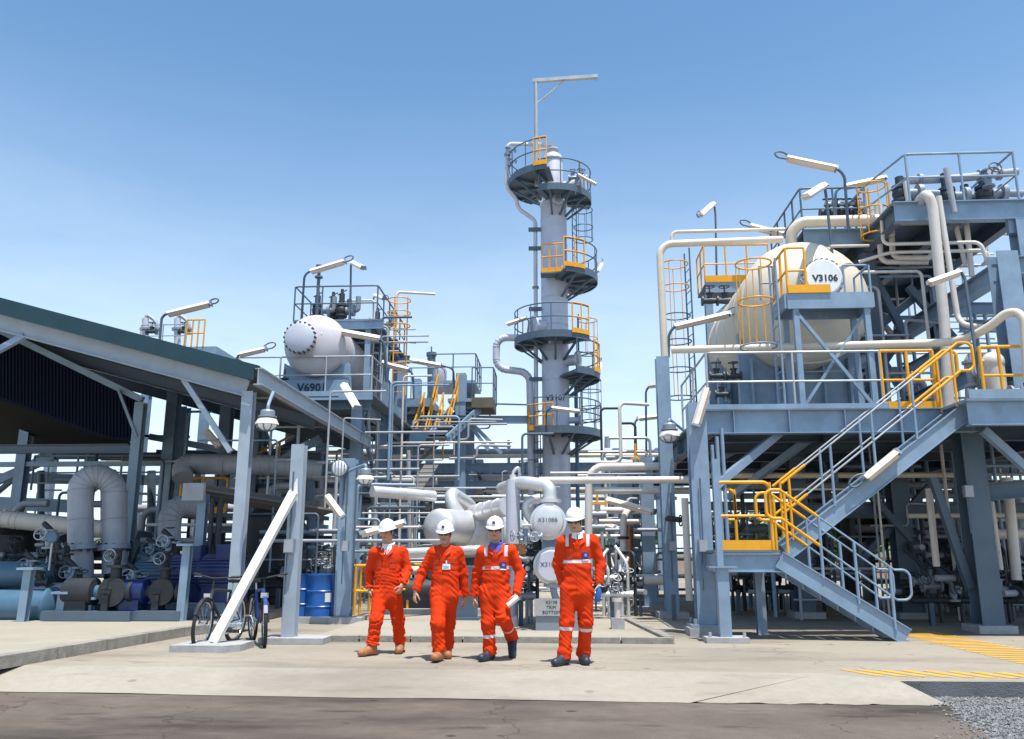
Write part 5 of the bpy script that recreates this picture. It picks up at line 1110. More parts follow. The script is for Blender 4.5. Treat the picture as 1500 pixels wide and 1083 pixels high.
t = thing('cable_tray', 'pale sloping cable tray among the columns above the first two workers', 'cable tray', A(612, 700, 24)); q0, q1 = A(605, 720, 24), A(632, 682, 26)
part(t, 'tray', SOFFIT, lambda b: (b.bar(q0, q1, .45, .03, side=(1, 0, 0)), [b.bar(q0.lerp(q1, k / 6) + V((-.23, 0, .02)), q0.lerp(q1, k / 6) + V((.23, 0, .02)), .04, .03) for k in range(7)]))
t = thing('green_tank', 'dull green round tank beyond the pipes right of the tallest worker', 'tank', A(898, 850, 40)); g_ = A(898, 850, 40)
part(t, 'shell', GREENT, lambda b: b.lathe([(0, 0), (.95, 0), (.95, 2.7), (.6, 3.0), (0, 3.1)], (g_.x, 40, 0), n=24)); part(t, 'band', GREENT, lambda b: [b.ring((g_.x, 40, z), (0, 0, 1), .96, .04, 24, 5) for z in (.6, 1.4, 2.2)])

# ------------------------------------------------------------------ tube lights
def TL(lb, a, c, pole=None, loop=True, s=1.0): return tube_light(lb, A(*a), A(*c), [A(*p) for p in pole] if pole else None, loop, s=s)
TL('tube light highest at right, hung out over the left upper deck with a cable loop', (1152, 233, 17.4), (1224, 248, 17.4), [(1224, 246, 17.4), (1237, 256, 17.4), (1243, 340, 17.6)], True, 1.35)
TL('tube light seen nearly end on above the V3106 vessel, on a long thin pole', (1180, 289, 15.7), (1207, 272, 16.9), [(1207, 270, 16.9), (1210, 285, 16.9), (1220, 380, 16.9)], False, 1.3)
TL('tube light above the yellow caged ladder between the right upper decks', (1236, 275, 18.8), (1296, 262, 18.8), [(1236, 274, 18.8), (1224, 279, 18.8), (1224, 320, 18.8)], False, 1.3)
TL('tube light on the thin pole left of the V3106 vessel, seen end on', (1026, 316, 21), (1045, 299, 22), [(1045, 297, 22), (1048, 310, 22), (1050, 412, 22)], True, 1.2)
TL('tube light before the rear orange cage, sloping up to the right', (988, 480, 18.2), (1068, 461, 18.2), [(988, 479, 18.2), (980, 488, 18.2), (979, 524, 18.2)], True, 1.35)
TL('tube light low at left of the right structure on a thin pole', (952, 566, 22), (975, 563, 21), [(952, 566, 22), (946, 572, 22), (947, 700, 22)], False, 1.2)
TL('tube light hung upright on top of the front right column', (1036, 570, 14.05), (1020, 623, 14.0), None, False, 1.25)
TL('tube light on a curved pole before the right upper columns', (1360, 416, 14.7), (1406, 400, 14.7), [(1406, 398, 14.7), (1413, 406, 14.7), (1440, 590, 14.4)], False, 1.2)
TL('tube light fixed along the side of the upper stair flight', (1268, 702, 13.88), (1314, 664, 13.88), None, True, 1.3)
TL('tube light slanting left of the blue columns at head height', (890, 733, 19), (957, 751, 18.6), None, False, 1.5)
TL('smaller tube light slanting behind, below the other one left of the blue columns', (874, 765, 22), (908, 776, 21.6), None, False, 1.3)
TL('tube light slanting behind the white helmet of the leftmost worker', (527, 784, 16), (592, 766, 16.2), None, False, 1.3)
TL('brownish tube light hanging at a slant on the post behind the blue drums', (478, 727, 15.6), (500, 757, 15.6), None, False, 1.3)
TL('tube light highest above the V6901 vessel, sloping up with a cable loop', (455, 399, 22.4), (505, 384, 22.4), [(455, 397, 22.4), (446, 403, 22.4), (441, 474, 22.9)], True, 1.4)
TL('short tube light seen end on at the top of a pole above the V6901 vessel', (516, 385, 23.6), (532, 393, 23.0), [(516, 384, 23.6), (514, 388, 23.6), (513, 474, 23.6)], False, 1.3)
TL('small tube light at the right rear of the V6901 platform', (549, 433, 26), (562, 438, 25.6), [(549, 433, 26), (547, 438, 26), (547, 470, 26)], True, 1.1)
TL('tube light right of the V6901 vessel just under its platform', (500, 487, 21.8), (556, 497, 21.8), [(556, 496, 21.8), (563, 503, 21.8), (566, 560, 22.0)], False, 1.6)
TL('tube light below the right end of the V6901 vessel', (560, 532, 24), (598, 543, 24), [(598, 541, 24), (605, 548, 24), (606, 585, 24)], False, 1.5)
TL('tube light above the yellow railed stair between V6901 and the tower', (600, 528, 28), (645, 536, 28), [(645, 535, 28), (664, 540, 28), (666, 575, 28.6)], True, 1.5)
TL('tube light just above the shelter roof near its right corner', (350, 521, 20), (389, 512, 20), [(350, 520, 20), (346, 526, 20), (346, 560, 20)], True, 1.2)
TL('tube light at far left above the shelter roof with a large cable loop', (246, 461, 24), (308, 446, 24), [(246, 459, 24), (237, 464, 24), (232, 520, 24)], True, 1.7)
TL('tube light hung below the gutter right of the V6901 saddle, seen from beneath', (504, 565, 20.6), (523, 598, 19.8), None, False, 1.5)
TL('brownish tube light seen through the shelter, left of its front post', (302, 632, 19), (322, 656, 19), None, False, 1.4)
TL('tube light behind the top of V3106, pointing left with a wire loop', (1098, 332, 21), (1150, 345, 21), None, True, 1.4)
TL('tube light low behind the left end of the right structure', (968, 610, 24), (935, 614, 24), [(935, 613, 24), (930, 618, 24), (930, 690, 24)], False, 1.3)
dome_lamp('dome lamp hung under the shelter eave beside its front post', A(391, 622, 13.9), .20, A(400, 575, 14.3))
dome_lamp('dome lamp on the post left of the leftmost worker', A(535, 703, 15.6), .17, A(512, 690, 15.9))
dome_lamp('dome lamp between the columns at the left end of the right structure', A(981, 640, 17.0), .22, A(1000, 630, 17.4))
# relief valves on the upper right deck
def psv(lb, x, y, z, hh):
    t = thing('relief_valve', lb, 'relief valve', (x, y, z), 'relief valves on the right upper deck')
    part(t, 'body', VALVE, lambda b: (b.rod((x, y, z), (x, y, z + .35), .09, 10), b.rod((x, y, z + .3), (x, y, z + .37), .2, 14), b.sph((x, y, z + .52), .18, 12, 8), b.rod((x, y, z + .62), (x, y, z + .69), .18, 12), b.rod((x, y, z + .66), (x, y, z + hh), .09, 10)))
    part(t, 'outlet', FLANGE, lambda b: (b.rod((x, y, z + .52), (x + .42, y, z + .52), .1, 10), b.rod((x + .34, y, z + .52), (x + .44, y, z + .52), .2, 14), b.rod((x + .42, y, z + .52), (x + .8, y, z + .5), .08, 10)))
for k, (px, y, hh) in enumerate([(1318, 17.2, .9), (1345, 17.6, .8), (1385, 17.4, 1.05), (1412, 17.8, .95), (1440, 17.3, .8)]):
    psv(['leftmost relief valve on the right upper deck', 'second relief valve from the left on the right upper deck', 'tallest relief valve, in the middle of the right upper deck', 'fourth relief valve from the left on the right upper deck', 'rightmost relief valve on the right upper deck'][k], A(px, 270, y).x, y, zh, hh)
pipe('grey header pipe along the right upper deck between the relief valves', [A(1325, 265, 17.6), A(1400, 262, 17.6), A(1490, 252, 17.6)], .09, PIPEG, fl=[(0, .3), (1, .4), (1, .7)])
valve(thing('valve_assembly', 'small valve with a handwheel at the right end of the right upper deck', 'valve', A(1448, 285, 17)), A(1447, 262, 17), (0, 0, 1), .13, stem=(0, -1, .3), body=FLANGE)
rack_of((A(1205, 330, 19).x, 19, 0), 'x', 0, .1, .1, 19, DARK, 9) if False else None
t = thing('valve_assembly', 'row of small valves behind the railing of the left upper deck at right', 'valve', (A(1230, 330, 19).x, 19, zl2))
part(t, 'header_pipe', PIPEW, lambda b: b.rod(A(1208, 300, 19), A(1268, 298, 19), .06, 8))
for k in range(4): valve(t, A(1212 + 14 * k, 312, 19), (1, 0, 0), .12, stem=(0, -.3, 1), body=VALVE)
t = thing('valve_assembly', 'dark valves clamped beside the rear caged ladder above the vessel back', 'valve', A(1045, 442, 20.5))
for k, (x, y) in enumerate(((1040, 441), (1062, 441))): valve(t, A(x, y, 20.6), (1, 0, 0), .14, stem=(0, 0, 1))
part(t, 'link_pipe', PIPEG, lambda b: b.rod(A(1030, 441, 20.6), A(1075, 441, 20.6), .05, 8))
t = thing('level_gauge', 'upright level gauge with valves low behind the left end of V3106', 'gauge', A(1058, 590, 18))
part(t, 'tube', STEELD, lambda b: b.rod(A(1063, 590, 18), A(1061, 540, 18), .045, 8))
for (x, y) in ((1050, 551), (1075, 551), (1058, 578)): valve(t, A(x, y, 18), (1, 0, 0), .11, stem=(0, 0, 1))
t = thing('valve_assembly', 'pale wheel valve at the top of the upper stair flight', 'valve', A(1424, 580, 15.4)); valve(t, A(1424, 548, 15.4), (0, 0, 1), .16, stem=(0, -1, 0), body=PIPEG, wheel=WHITEP); part(t, 'link_pipe', PIPEG, lambda b: b.rod(A(1425, 590, 15.4), A(1422, 520, 15.4), .05, 8))
t = thing('guard_rail', 'yellow railing at the right edge of the main deck near the big column', 'guard rail', A(1460, 575, 14.4)); railing(t, [V((A(1452, 575, 15.2).x, 15.6, zd)), V((A(1442, 575, 14.2).x, 14.2, zd)), V((A(1470, 575, 14.2).x, 14.2, zd)), V((13, 14.2, zd))], 1.0, YEL, .03, .6, loop=True)
t = thing('pump', 'grey pump and motor on the main deck right of the stair head', 'pump', A(1490, 560, 15)); g_ = V((A(1488, 560, 15).x, 15, zd))
part(t, 'motor', PIPEG, lambda b: (b.rod(g_ + V((-.1, 0, .35)), g_ + V((.8, 0, .35)), .22, 16), b.box(g_ + V((.3, 0, .1)), (.9, .4, .2)))); part(t, 'casing', PIPEW, lambda b: (b.rod(g_ + V((-.35, 0, .0)), g_ + V((-.35, 0, .9)), .18, 16), b.sph(g_ + V((-.35, 0, .9)), .2, 14, 8)))
valve(t, g_ + V((-.1, -.3, .3)), (1, 0, 0), .13, stem=(0, -1, .2), body=FLANGE)
# dark equipment filling the shade under the deck
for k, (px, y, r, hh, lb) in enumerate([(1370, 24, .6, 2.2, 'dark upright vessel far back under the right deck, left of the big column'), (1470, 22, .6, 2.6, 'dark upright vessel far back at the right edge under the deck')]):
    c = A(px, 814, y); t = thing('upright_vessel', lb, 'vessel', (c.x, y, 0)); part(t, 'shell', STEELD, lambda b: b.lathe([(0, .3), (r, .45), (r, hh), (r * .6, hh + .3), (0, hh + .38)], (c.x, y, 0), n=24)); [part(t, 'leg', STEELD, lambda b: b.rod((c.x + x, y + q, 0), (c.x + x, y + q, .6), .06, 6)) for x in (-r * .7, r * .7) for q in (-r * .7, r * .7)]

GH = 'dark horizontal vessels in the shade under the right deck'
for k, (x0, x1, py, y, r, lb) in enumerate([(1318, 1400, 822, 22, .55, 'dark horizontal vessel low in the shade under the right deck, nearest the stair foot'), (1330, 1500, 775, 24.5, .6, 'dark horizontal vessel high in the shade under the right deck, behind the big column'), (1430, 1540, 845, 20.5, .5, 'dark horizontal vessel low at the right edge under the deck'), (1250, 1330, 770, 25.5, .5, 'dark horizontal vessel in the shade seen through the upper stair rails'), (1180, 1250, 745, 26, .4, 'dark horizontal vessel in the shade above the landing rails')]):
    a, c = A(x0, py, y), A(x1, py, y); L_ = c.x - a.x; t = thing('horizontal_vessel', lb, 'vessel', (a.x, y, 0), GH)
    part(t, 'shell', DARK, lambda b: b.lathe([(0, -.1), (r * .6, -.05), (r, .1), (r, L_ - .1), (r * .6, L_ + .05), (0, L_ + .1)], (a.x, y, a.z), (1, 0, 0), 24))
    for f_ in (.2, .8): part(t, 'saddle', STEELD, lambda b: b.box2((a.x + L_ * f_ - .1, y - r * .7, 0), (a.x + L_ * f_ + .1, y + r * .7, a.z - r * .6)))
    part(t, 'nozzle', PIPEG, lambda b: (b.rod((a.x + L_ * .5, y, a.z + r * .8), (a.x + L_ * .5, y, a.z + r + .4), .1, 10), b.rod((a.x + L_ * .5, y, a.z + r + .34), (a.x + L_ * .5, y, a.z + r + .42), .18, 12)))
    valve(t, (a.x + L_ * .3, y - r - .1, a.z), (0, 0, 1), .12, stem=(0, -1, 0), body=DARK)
# ------------------------------------------------------------------ small bore pipework, conduits and hand valves that crowd the plant
def small_bore(zone, n, x0, x1, y0, y1, d0, d1, mats_, lb, group, seed, rr=(.018, .045)):
    r_ = random.Random(seed)
    for i in range(n):
        px, py, Y = r_.uniform(x0, x1), r_.uniform(y0, y1), r_.uniform(d0, d1); c = A(px, py, Y); k = r_.random(); L1, L2 = r_.uniform(.5, 2.6), r_.uniform(.4, 1.8)
        if k < .35: pts = [c - V((0, 0, L1 * .6)), c + V((0, 0, L1 * .6)), c + V((L2 * r_.choice((-1, 1)), 0, L1 * .6))]
        elif k < .6: pts = [c - V((L1, 0, 0)), c + V((L1, 0, 0))]
        elif k < .8: pts = [V((c.x, c.y, .02)), c, c + V((L2 * r_.choice((-1, 1)), 0, 0)), c + V((0, 0, .5)) + V((L2, 0, 0)) * r_.choice((0, .6))][:3]
        else: pts = [c - V((L1 * .5, 0, 0)), c, c + V((0, 0, L2)), c + V((L1 * .6, .3, L2))]
        if min(p.z for p in pts) < 0: pts = [V((p.x, p.y, max(.02, p.z))) for p in pts]
        if (pts[0] - pts[-1]).length < .2: continue
        rad = r_.uniform(*rr); m = r_.choice(mats_)
        BORE.append((rad * sum((pts[j + 1] - pts[j]).length for j in range(len(pts) - 1)) / Y ** 2, lb, pts, rad, m, group))
BORE = []
ZM = (PIPEG, PIPEW, STEEL, GALV, STEELD)
small_bore('A', 44, 0, 330, 670, 860, 20, 27, (PIPEG, STEEL, STEELD, PIPEW, DARK), 'thin small bore pipe in the shade behind the shelter machinery', 'small bore pipes behind the shelter', 1)
small_bore('B', 40, 380, 520, 640, 880, 17.5, 27, ZM, 'thin small bore pipe between the shelter posts and the leftmost worker', 'small bore pipes right of the shelter', 2)
small_bore('C', 62, 530, 770, 620, 870, 19, 34, ZM, 'thin small bore pipe among the steelwork behind the first three workers', 'small bore pipes behind the workers', 3)
small_bore('D', 36, 858, 965, 660, 890, 18, 28, (PIPEW, PIPEW, GALV, PIPEG, DARK), 'thin small bore pipe right of the tallest worker, before the blue columns', 'small bore pipes right of the tallest worker', 4)
small_bore('E', 85, 1040, 1510, 690, 890, 16.5, 27, (PIPEG, DARK, STEELD, PIPEW, STEEL), 'thin small bore pipe in the shade under the right deck', 'small bore pipes under the right deck', 5)
small_bore('F', 36, 1255, 1500, 385, 590, 17, 24, (PIPEW, STEEL, PIPEG, GALV), 'thin small bore pipe among the right structure above its main deck', 'small bore pipes above the right deck', 6)
small_bore('G', 18, 540, 600, 500, 620, 23, 28, ZM, 'thin small bore pipe on the frame right of the V6901 vessel', 'small bore pipes beside the V6901 vessel', 8)
BORE.sort(key=lambda q: -q[0]); rest = MB()
for i, (_, lb, pts, rad, m, group) in enumerate(BORE):
    if i < 165: pipe(lb, pts, rad, m, group, bend=rad * 3.2, n=7)
    else: rest.tube(pts, rad, 7, bend=rad * 3.2)
tag(rest.build('distant_small_pipes', PIPEG), 'mass of thin distant pipework crowding the spaces between the steel columns', 'pipework', kind='stuff')
def copy_tree(o, parent=None):
    c = o.copy(); col.objects.link(c)
    if parent is not None: c.parent = parent
    for ch in list(o.children): copy_tree(ch, c)
    return c
proto = thing('hand_valve', 'x', 'valve', (0, 0, 0)); valve(proto, (0, 0, 0), (1, 0, 0), .115, stem=(0, -.6, 1), body=VALVE, wheel=VALVE); part(proto, 'pipe_stub', PIPEG, lambda b: b.rod((-.45, 0, 0), (.45, 0, 0), .05, 9)); part(proto, 'support', STEELD, lambda b: b.rod((.3, 0, -.5), (.3, 0, 0), .03, 6))
used = False
def scatter(n, x0, x1, y0, y1, d0, d1, lb, group, seed):
    global used
    r_ = random.Random(seed)
    for i in range(n):
        c = A(r_.uniform(x0, x1), r_.uniform(y0, y1), r_.uniform(d0, d1)); o = copy_tree(proto) if used else proto; used = True
        o.location = (c.x, c.y, max(.5, c.z)); o.rotation_euler.z = r_.choice((0, 0, .5, 1.57, -1.0)); k = r_.uniform(.75, 1.35); o.scale = (k, k, k); o['label'] = lb; o['group'] = group
scatter(16, 1330, 1500, 800, 880, 15.6, 20, 'dark hand valve in the crowded shade behind the stair foot', 'hand valves behind the stair foot', 1)
scatter(8, 1060, 1130, 830, 870, 18.5, 21, 'dark hand valve beneath the stair landing', 'hand valves beneath the stair landing', 2)
scatter(8, 862, 940, 800, 890, 17.5, 22, 'small hand valve right of the tallest worker', 'hand valves right of the tallest worker', 3)
scatter(8, 20, 260, 790, 870, 16.4, 19, 'hand valve among the machines under the shelter', 'hand valves under the shelter', 4)
scatter(6, 730, 790, 800, 880, 14.8, 17, 'small hand valve left of the stacked exchangers', 'hand valves left of the exchangers', 5)
scatter(6, 560, 740, 740, 870, 20, 26, 'hand valve among the pipes behind the first three workers', 'hand valves behind the workers', 6)
# junction boxes and conduits on the steel columns
for k, (px, py, y, lb) in enumerate([(1030, 800, 14.05, 'grey junction box on the front right column'), (985, 800, 17.9, 'grey junction box on the second blue column of the right structure'), (424, 800, 12.45, 'grey junction box on the free standing post'), (505, 800, 15.8, 'grey junction box on the post left of the leftmost worker'), (1418, 720, 14.7, 'grey junction box on the big dark column right of the stair'), (672, 640, 28.7, 'grey junction box on the column right of the yellow stair')]):
    c = A(px, py, y); t = thing('junction_box', lb, 'junction box', c, 'junction boxes on the columns')
    part(t, 'box', FLANGE, lambda b: b.box(c, (.15, .09, .2))); part(t, 'lid', PIPEG, lambda b: b.box(c - V((0, .05, 0)), (.13, .012, .18))); part(t, 'conduit', STEELD, lambda b: (b.rod(c + V((0, 0, .1)), c + V((0, 0, 1.1)), .014, 6), b.rod(c - V((.03, 0, .1)), c - V((.03, 0, .7)), .012, 6)))
# ------------------------------------------------------------------ machinery under and behind the shelter
GLP = 'large pipes behind the shelter'
pipe('big grey insulated pipe in an upside down U under the shelter', L((118, 850, 16.5), (118, 696, 16.5), (168, 700, 16.8), (168, 840, 16.8)), .24, PIPEG, GLP, bend=.36, n=22, bands=.75)
pipe('grey insulated elbow pipe right of the upside down U, behind the tray', L((248, 800, 18), (248, 742, 18), (300, 742, 18.6)), .24, PIPEG, GLP, bend=.32, n=20, bands=.7)
pipe('large pale insulated pipe running level behind the shelter front post', L((268, 700, 19), (268, 680, 19.2), (400, 681, 19.6), (470, 690, 20)), .24, PIPEG, GLP, bend=.4, n=20, bands=.9)
pipe('long cream insulated pipe running level across the left edge behind the pumps', L((-60, 752, 19), (0, 760, 19), (195, 780, 19)), .20, PIPEW, GLP, n=18, bands=.9)
pipe('thin cream pipe below the long cream insulated pipe at left', L((20, 794, 21), (66, 798, 21)), .06, VCREAM, GLP)
pipe('thin white pipe crossing under the tray behind the shelter front post', L((215, 769, 20), (410, 769, 20)), .04, WHITEP, GLP)
# pump skid
sk = thing('pump_skid', 'blue grey pump skid base with legs under the shelter', 'pump skid', A(170, 900, 15.6)); ys = 15.6
for dy in (0, 2.2): part(sk, 'base_frame', STEEL, lambda b: b.hbeam(A(118, 893, ys + dy), A(330, 893, ys + dy), .16, .24, side=(0, 1, 0)))
part(sk, 'base_plate', STEELD, lambda b: b.box2(tuple(A(110, 925, ys).xy) + (.13,), (A(320, 925, ys).x, ys + 2.3, .28)))
for i, (px, y0, nm, lb) in enumerate([(282, 16.2, BLUE, 'royal blue motor on the skid left of the shelter front post'), (330, 15.8, BLUE, 'royal blue motor behind the shelter front post'), (235, 17.2, BLUEL, 'light blue pump head right of the upside down U pipe')]):
    c = A(px, 852, y0); t = thing('electric_motor', lb, 'motor', (c.x, y0, .3), 'motors on the pump skid')
    part(t, 'body', nm, lambda b: (b.rod((c.x - .45, y0, c.z + .15), (c.x + .4, y0, c.z + .15), .32, 22), b.box((c.x, y0, c.z - .2), (.7, .5, .35))))
    part(t, 'cooling_fins', nm, lambda b: [b.bar((c.x - .38, y0 + math.cos(a) * .34, c.z + .15 + math.sin(a) * .34), (c.x + .3, y0 + math.cos(a) * .34, c.z + .15 + math.sin(a) * .34), .012, .03) for a in np.linspace(0, 2 * math.pi, 31)[:-1]])
    part(t, 'terminal_box', nm, lambda b: b.box((c.x + .05, y0 - .1, c.z + .55), (.34, .3, .26))); part(t, 'fan_cover', DARK, lambda b: b.rod((c.x + .4, y0, c.z + .15), (c.x + .52, y0, c.z + .15), .31, 22))
for i, (px, py, y0, r, L_, m, lb) in enumerate([(22, 888, 15.2, .30, 1.5, BLUEL, 'light blue horizontal cooler cylinder at the bottom left edge'), (32, 842, 16.4, .26, 1.4, BLUEL, 'smaller light blue cylinder above the one at the bottom left edge'), (75, 878, 15.6, .30, .9, PIPEG, 'grey rounded pump casing between the blue cylinders and the U pipe')]):
    c = A(px, py, y0); t = thing('horizontal_cooler', lb, 'cooler', (c.x, y0, .13), 'coolers at the left edge')
    part(t, 'shell', m, lambda b: b.lathe([(0, -L_ / 2), (r * .8, -L_ / 2 + .02), (r, -L_ / 2 + .1), (r, L_ / 2 - .12), (r * 1.15, L_ / 2 - .11), (r * 1.15, L_ / 2 - .05), (r * .9, L_ / 2), (0, L_ / 2 + .06)], c, (1, 0, 0), 26)); part(t, 'saddle', DARK, lambda b: [b.box((c.x + x, y0, (c.z - r + .13) / 2 + .02), (.12, .4, max(.1, c.z - r - .05))) for x in (-L_ * .3, L_ * .3)])
GV = 'valves round the pumps under the shelter'
lb2 = ['round gauge on the left of the upside down U pipe', 'hand valve at the foot of the upside down U pipe', 'hand valve right of the upside down U pipe', 'cluster of valves left of the U pipe', 'hand valve above the royal blue motor', 'hand valve under the grey elbow pipe']
for k, (px, py, y) in enumerate([(80, 790, 15.6), (116, 845, 15.6), (205, 850, 16), (55, 835, 15.4), (255, 800, 16.3), (232, 810, 17)]):
    c = A(px, py, y); t = thing('valve_assembly', lb2[k], 'valve', c, GV); q = 3 if k in (0, 3) else 2
    for j in range(q): valve(t, c + V((.16 * j - .1, .05 * j, -.22 * j)), ((0, 0, 1), (1, 0, 0))[j % 2], .12, stem=((0, -1, .3), (0, -.3, 1), (-1, -.5, 0))[j % 3], body=(FLANGE, VALVE, DARK)[j % 3], wheel=(GALV, STEELD)[k % 2])
    part(t, 'link_pipe', DARK, lambda b: b.tube([c + V((-.25, 0, .3)), c + V((0, 0, .1)), c + V((.05, .1, -.7)), c + V((.1, .3, -.9))], .05, 7))
t = thing('pressure_gauge', 'round blue faced gauge on a stem left of the upside down U pipe', 'gauge', A(76, 787, 15.2)); c = A(76, 787, 15.2)
part(t, 'case', STEELD, lambda b: b.rod(c, c + V((0, .06, 0)), .11, 20)); part(t, 'dial', BLUEL, lambda b: b.rod(c - V((0, .008, 0)), c, .095, 20)); part(t, 'stem', GALV, lambda b: b.rod(c + V((0, .03, -.1)), c + V((0, .03, -.6)), .02, 6))
for k, (px, y0, a_, lb) in enumerate([(42, 14.6, 835, 'blue grey pipe support post at the bottom left'), (92, 14.9, 870, 'short blue grey support post left of the skid base'), (274, 14.9, 800, 'blue grey support post left of the royal blue motors'), (131, 15.0, 878, 'low blue grey support post in front of the skid base')]):
    p_ = A(px, a_, y0); t = thing('support_post', lb, 'post', (p_.x, y0, .13), 'pipe supports under the shelter'); part(t, 'post', STEEL, lambda b: b.hbeam((p_.x, y0, .13), (p_.x + .02, y0, p_.z), .14, .14, side=(1, 0, 0))); part(t, 'cap_plate', STEEL, lambda b: b.box((p_.x + .02, y0, p_.z + .02), (.3, .3, .04)))
# tray on a post before the elbow pipe, with hanging pipes
t = thing('cable_tray', 'grey cable tray crossing behind the shelter front post, on a slim post', 'cable tray', A(297, 720, 16.5)); c0, c1 = A(283, 722, 16.3), A(480, 752, 19.5)
part(t, 'tray', SOFFIT, lambda b: (b.bar(c0, c1, .5, .05, side=(1, 1, 0)), b.bar(c0 + V((0, -.2, .1)), c1 + V((0, -.2, .1)), .03, .2, side=(0, 1, 0)))); part(t, 'end_plate', PIPEG, lambda b: b.box(c0 + V((.1, -.2, -.0)), (.42, .1, .34)))
part(t, 'post', STEEL, lambda b: b.hbeam((c0.x + .18, 16.4, .13), (c0.x + .18, 16.4, c0.z), .17, .17, side=(1, 0, 0))); part(t, 'hose', DARK, lambda b: (b.tube([c0 + V((.4, 0, -.1)), c0 + V((.42, 0, -1.7)), c0 + V((.9, .2, -2.0))], .05, 8), b.tube([c0 + V((.55, .05, -.1)), c0 + V((.55, .05, -1.5))], .06, 8, bend=0))); part(t, 'cross_arm', STEEL, lambda b: b.bar((c0.x + .1, 16.3, A(290, 848, 16.3).z), A(335, 846, 16.3), .08, .1))
# yellow rails of the stair behind the shelter
t = thing('guard_rail', 'yellow railed landing seen behind the shelter front post', 'guard rail', A(300, 760, 20)); z_ = A(300, 752, 20).z
railing(t, [V((A(262, 750, 20).x, 20.8, z_)), V((A(262, 750, 20).x, 20, z_)), V((A(330, 750, 20).x, 20, z_))], .85, YEL, .032, .5, toe=YEL, loop=True)
part(t, 'floor', STEELD, lambda b: b.box2((A(255, 750, 20).x, 20, z_ - .1), (A(450, 750, 20).x, 22, z_)))
for k, (a_, c_, lb) in enumerate([((362, 672), (428, 638), 'yellow sloping stair rail seen behind the dome lamp'), ((205, 800), (232, 790), 'yellow rail low behind the elbow pipe')]):
    p_, q_ = A(*a_, 22), A(*c_, 22.5); t = thing('guard_rail', lb, 'guard rail', p_); part(t, 'handrail', YEL, lambda b: (b.rod(p_, q_, .035, 7), b.rod(p_ - V((0, 0, .5)), q_ - V((0, 0, .5)), .03, 7))); part(t, 'post', YEL, lambda b: b.rod(p_.lerp(q_, .72) - V((0, 0, 1.1)), p_.lerp(q_, .72), .035, 7))
    part(t, 'stringer', STEEL, lambda b: b.bar(p_ - V((.2, 0, 1.3)), q_ - V((.2, 0, 1.1)), .06, .28))
# structure seen through the shelter, left background
f4 = thing('process_structure', 'blue grey steelwork seen through the shelter at left, in its shade', 'steel structure', A(100, 814, 24))
for (px, y, w_, zt_) in ((18, 21, .26, 5.2), (236, 20.5, .28, 5.6), (252, 23, .30, 5.4), (318, 22, .30, 5.4), (120, 26, .3, 5), (372, 24, .3, 5.4), (60, 28, .3, 5)): part(f4, 'column', STEEL, lambda b: b.hbeam((A(px, 800, y).x, y, 0), (A(px, 800, y).x, y, zt_), w_, w_, side=(1, 0, 0)))
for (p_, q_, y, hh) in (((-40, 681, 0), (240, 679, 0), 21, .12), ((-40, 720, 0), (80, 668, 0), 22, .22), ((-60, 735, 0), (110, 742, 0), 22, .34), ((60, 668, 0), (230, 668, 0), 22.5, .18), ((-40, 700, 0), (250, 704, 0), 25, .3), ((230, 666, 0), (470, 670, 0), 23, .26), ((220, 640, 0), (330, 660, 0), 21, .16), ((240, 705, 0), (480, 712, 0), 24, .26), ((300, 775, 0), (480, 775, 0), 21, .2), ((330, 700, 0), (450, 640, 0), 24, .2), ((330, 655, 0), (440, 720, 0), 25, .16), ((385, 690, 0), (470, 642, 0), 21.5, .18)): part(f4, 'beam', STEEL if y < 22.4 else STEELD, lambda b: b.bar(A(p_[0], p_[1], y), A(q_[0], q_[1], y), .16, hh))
for (p_, q_, y) in (((60, 668), (-20, 735), 23), ((110, 742), (170, 690), 26)): part(f4, 'diagonal_brace', STEELD, lambda b: b.bar(A(*p_, y), A(*q_, y), .12, .12))
railing(f4, [A(45, 718, 21.5), A(45, 718, 21.5) + V((3.6, 0, 0))], .9, STEEL, .03, 1.2)
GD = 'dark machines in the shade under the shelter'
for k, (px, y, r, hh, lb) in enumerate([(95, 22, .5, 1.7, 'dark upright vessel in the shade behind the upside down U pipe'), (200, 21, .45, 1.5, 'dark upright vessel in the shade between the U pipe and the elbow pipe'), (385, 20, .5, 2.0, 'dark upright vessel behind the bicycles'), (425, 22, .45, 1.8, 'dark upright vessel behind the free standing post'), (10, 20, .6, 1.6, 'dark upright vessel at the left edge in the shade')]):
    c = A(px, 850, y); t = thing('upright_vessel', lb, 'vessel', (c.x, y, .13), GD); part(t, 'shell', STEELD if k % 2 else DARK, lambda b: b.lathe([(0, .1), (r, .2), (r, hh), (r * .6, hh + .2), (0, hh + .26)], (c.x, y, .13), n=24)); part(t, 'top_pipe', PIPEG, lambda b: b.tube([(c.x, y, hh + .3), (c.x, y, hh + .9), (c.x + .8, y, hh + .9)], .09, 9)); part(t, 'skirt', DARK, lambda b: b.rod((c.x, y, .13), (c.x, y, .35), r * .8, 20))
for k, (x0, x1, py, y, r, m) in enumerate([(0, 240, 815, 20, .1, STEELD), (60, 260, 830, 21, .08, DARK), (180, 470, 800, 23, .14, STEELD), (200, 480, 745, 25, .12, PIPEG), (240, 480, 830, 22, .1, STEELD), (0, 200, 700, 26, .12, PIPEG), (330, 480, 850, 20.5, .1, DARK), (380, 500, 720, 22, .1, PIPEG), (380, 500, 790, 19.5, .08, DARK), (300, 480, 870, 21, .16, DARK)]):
    pipe('dark cross pipe in the shade behind the shelter', [A(x0, py, y), A(x1, py, y)], r, m, 'cross pipes in the shade behind the shelter')
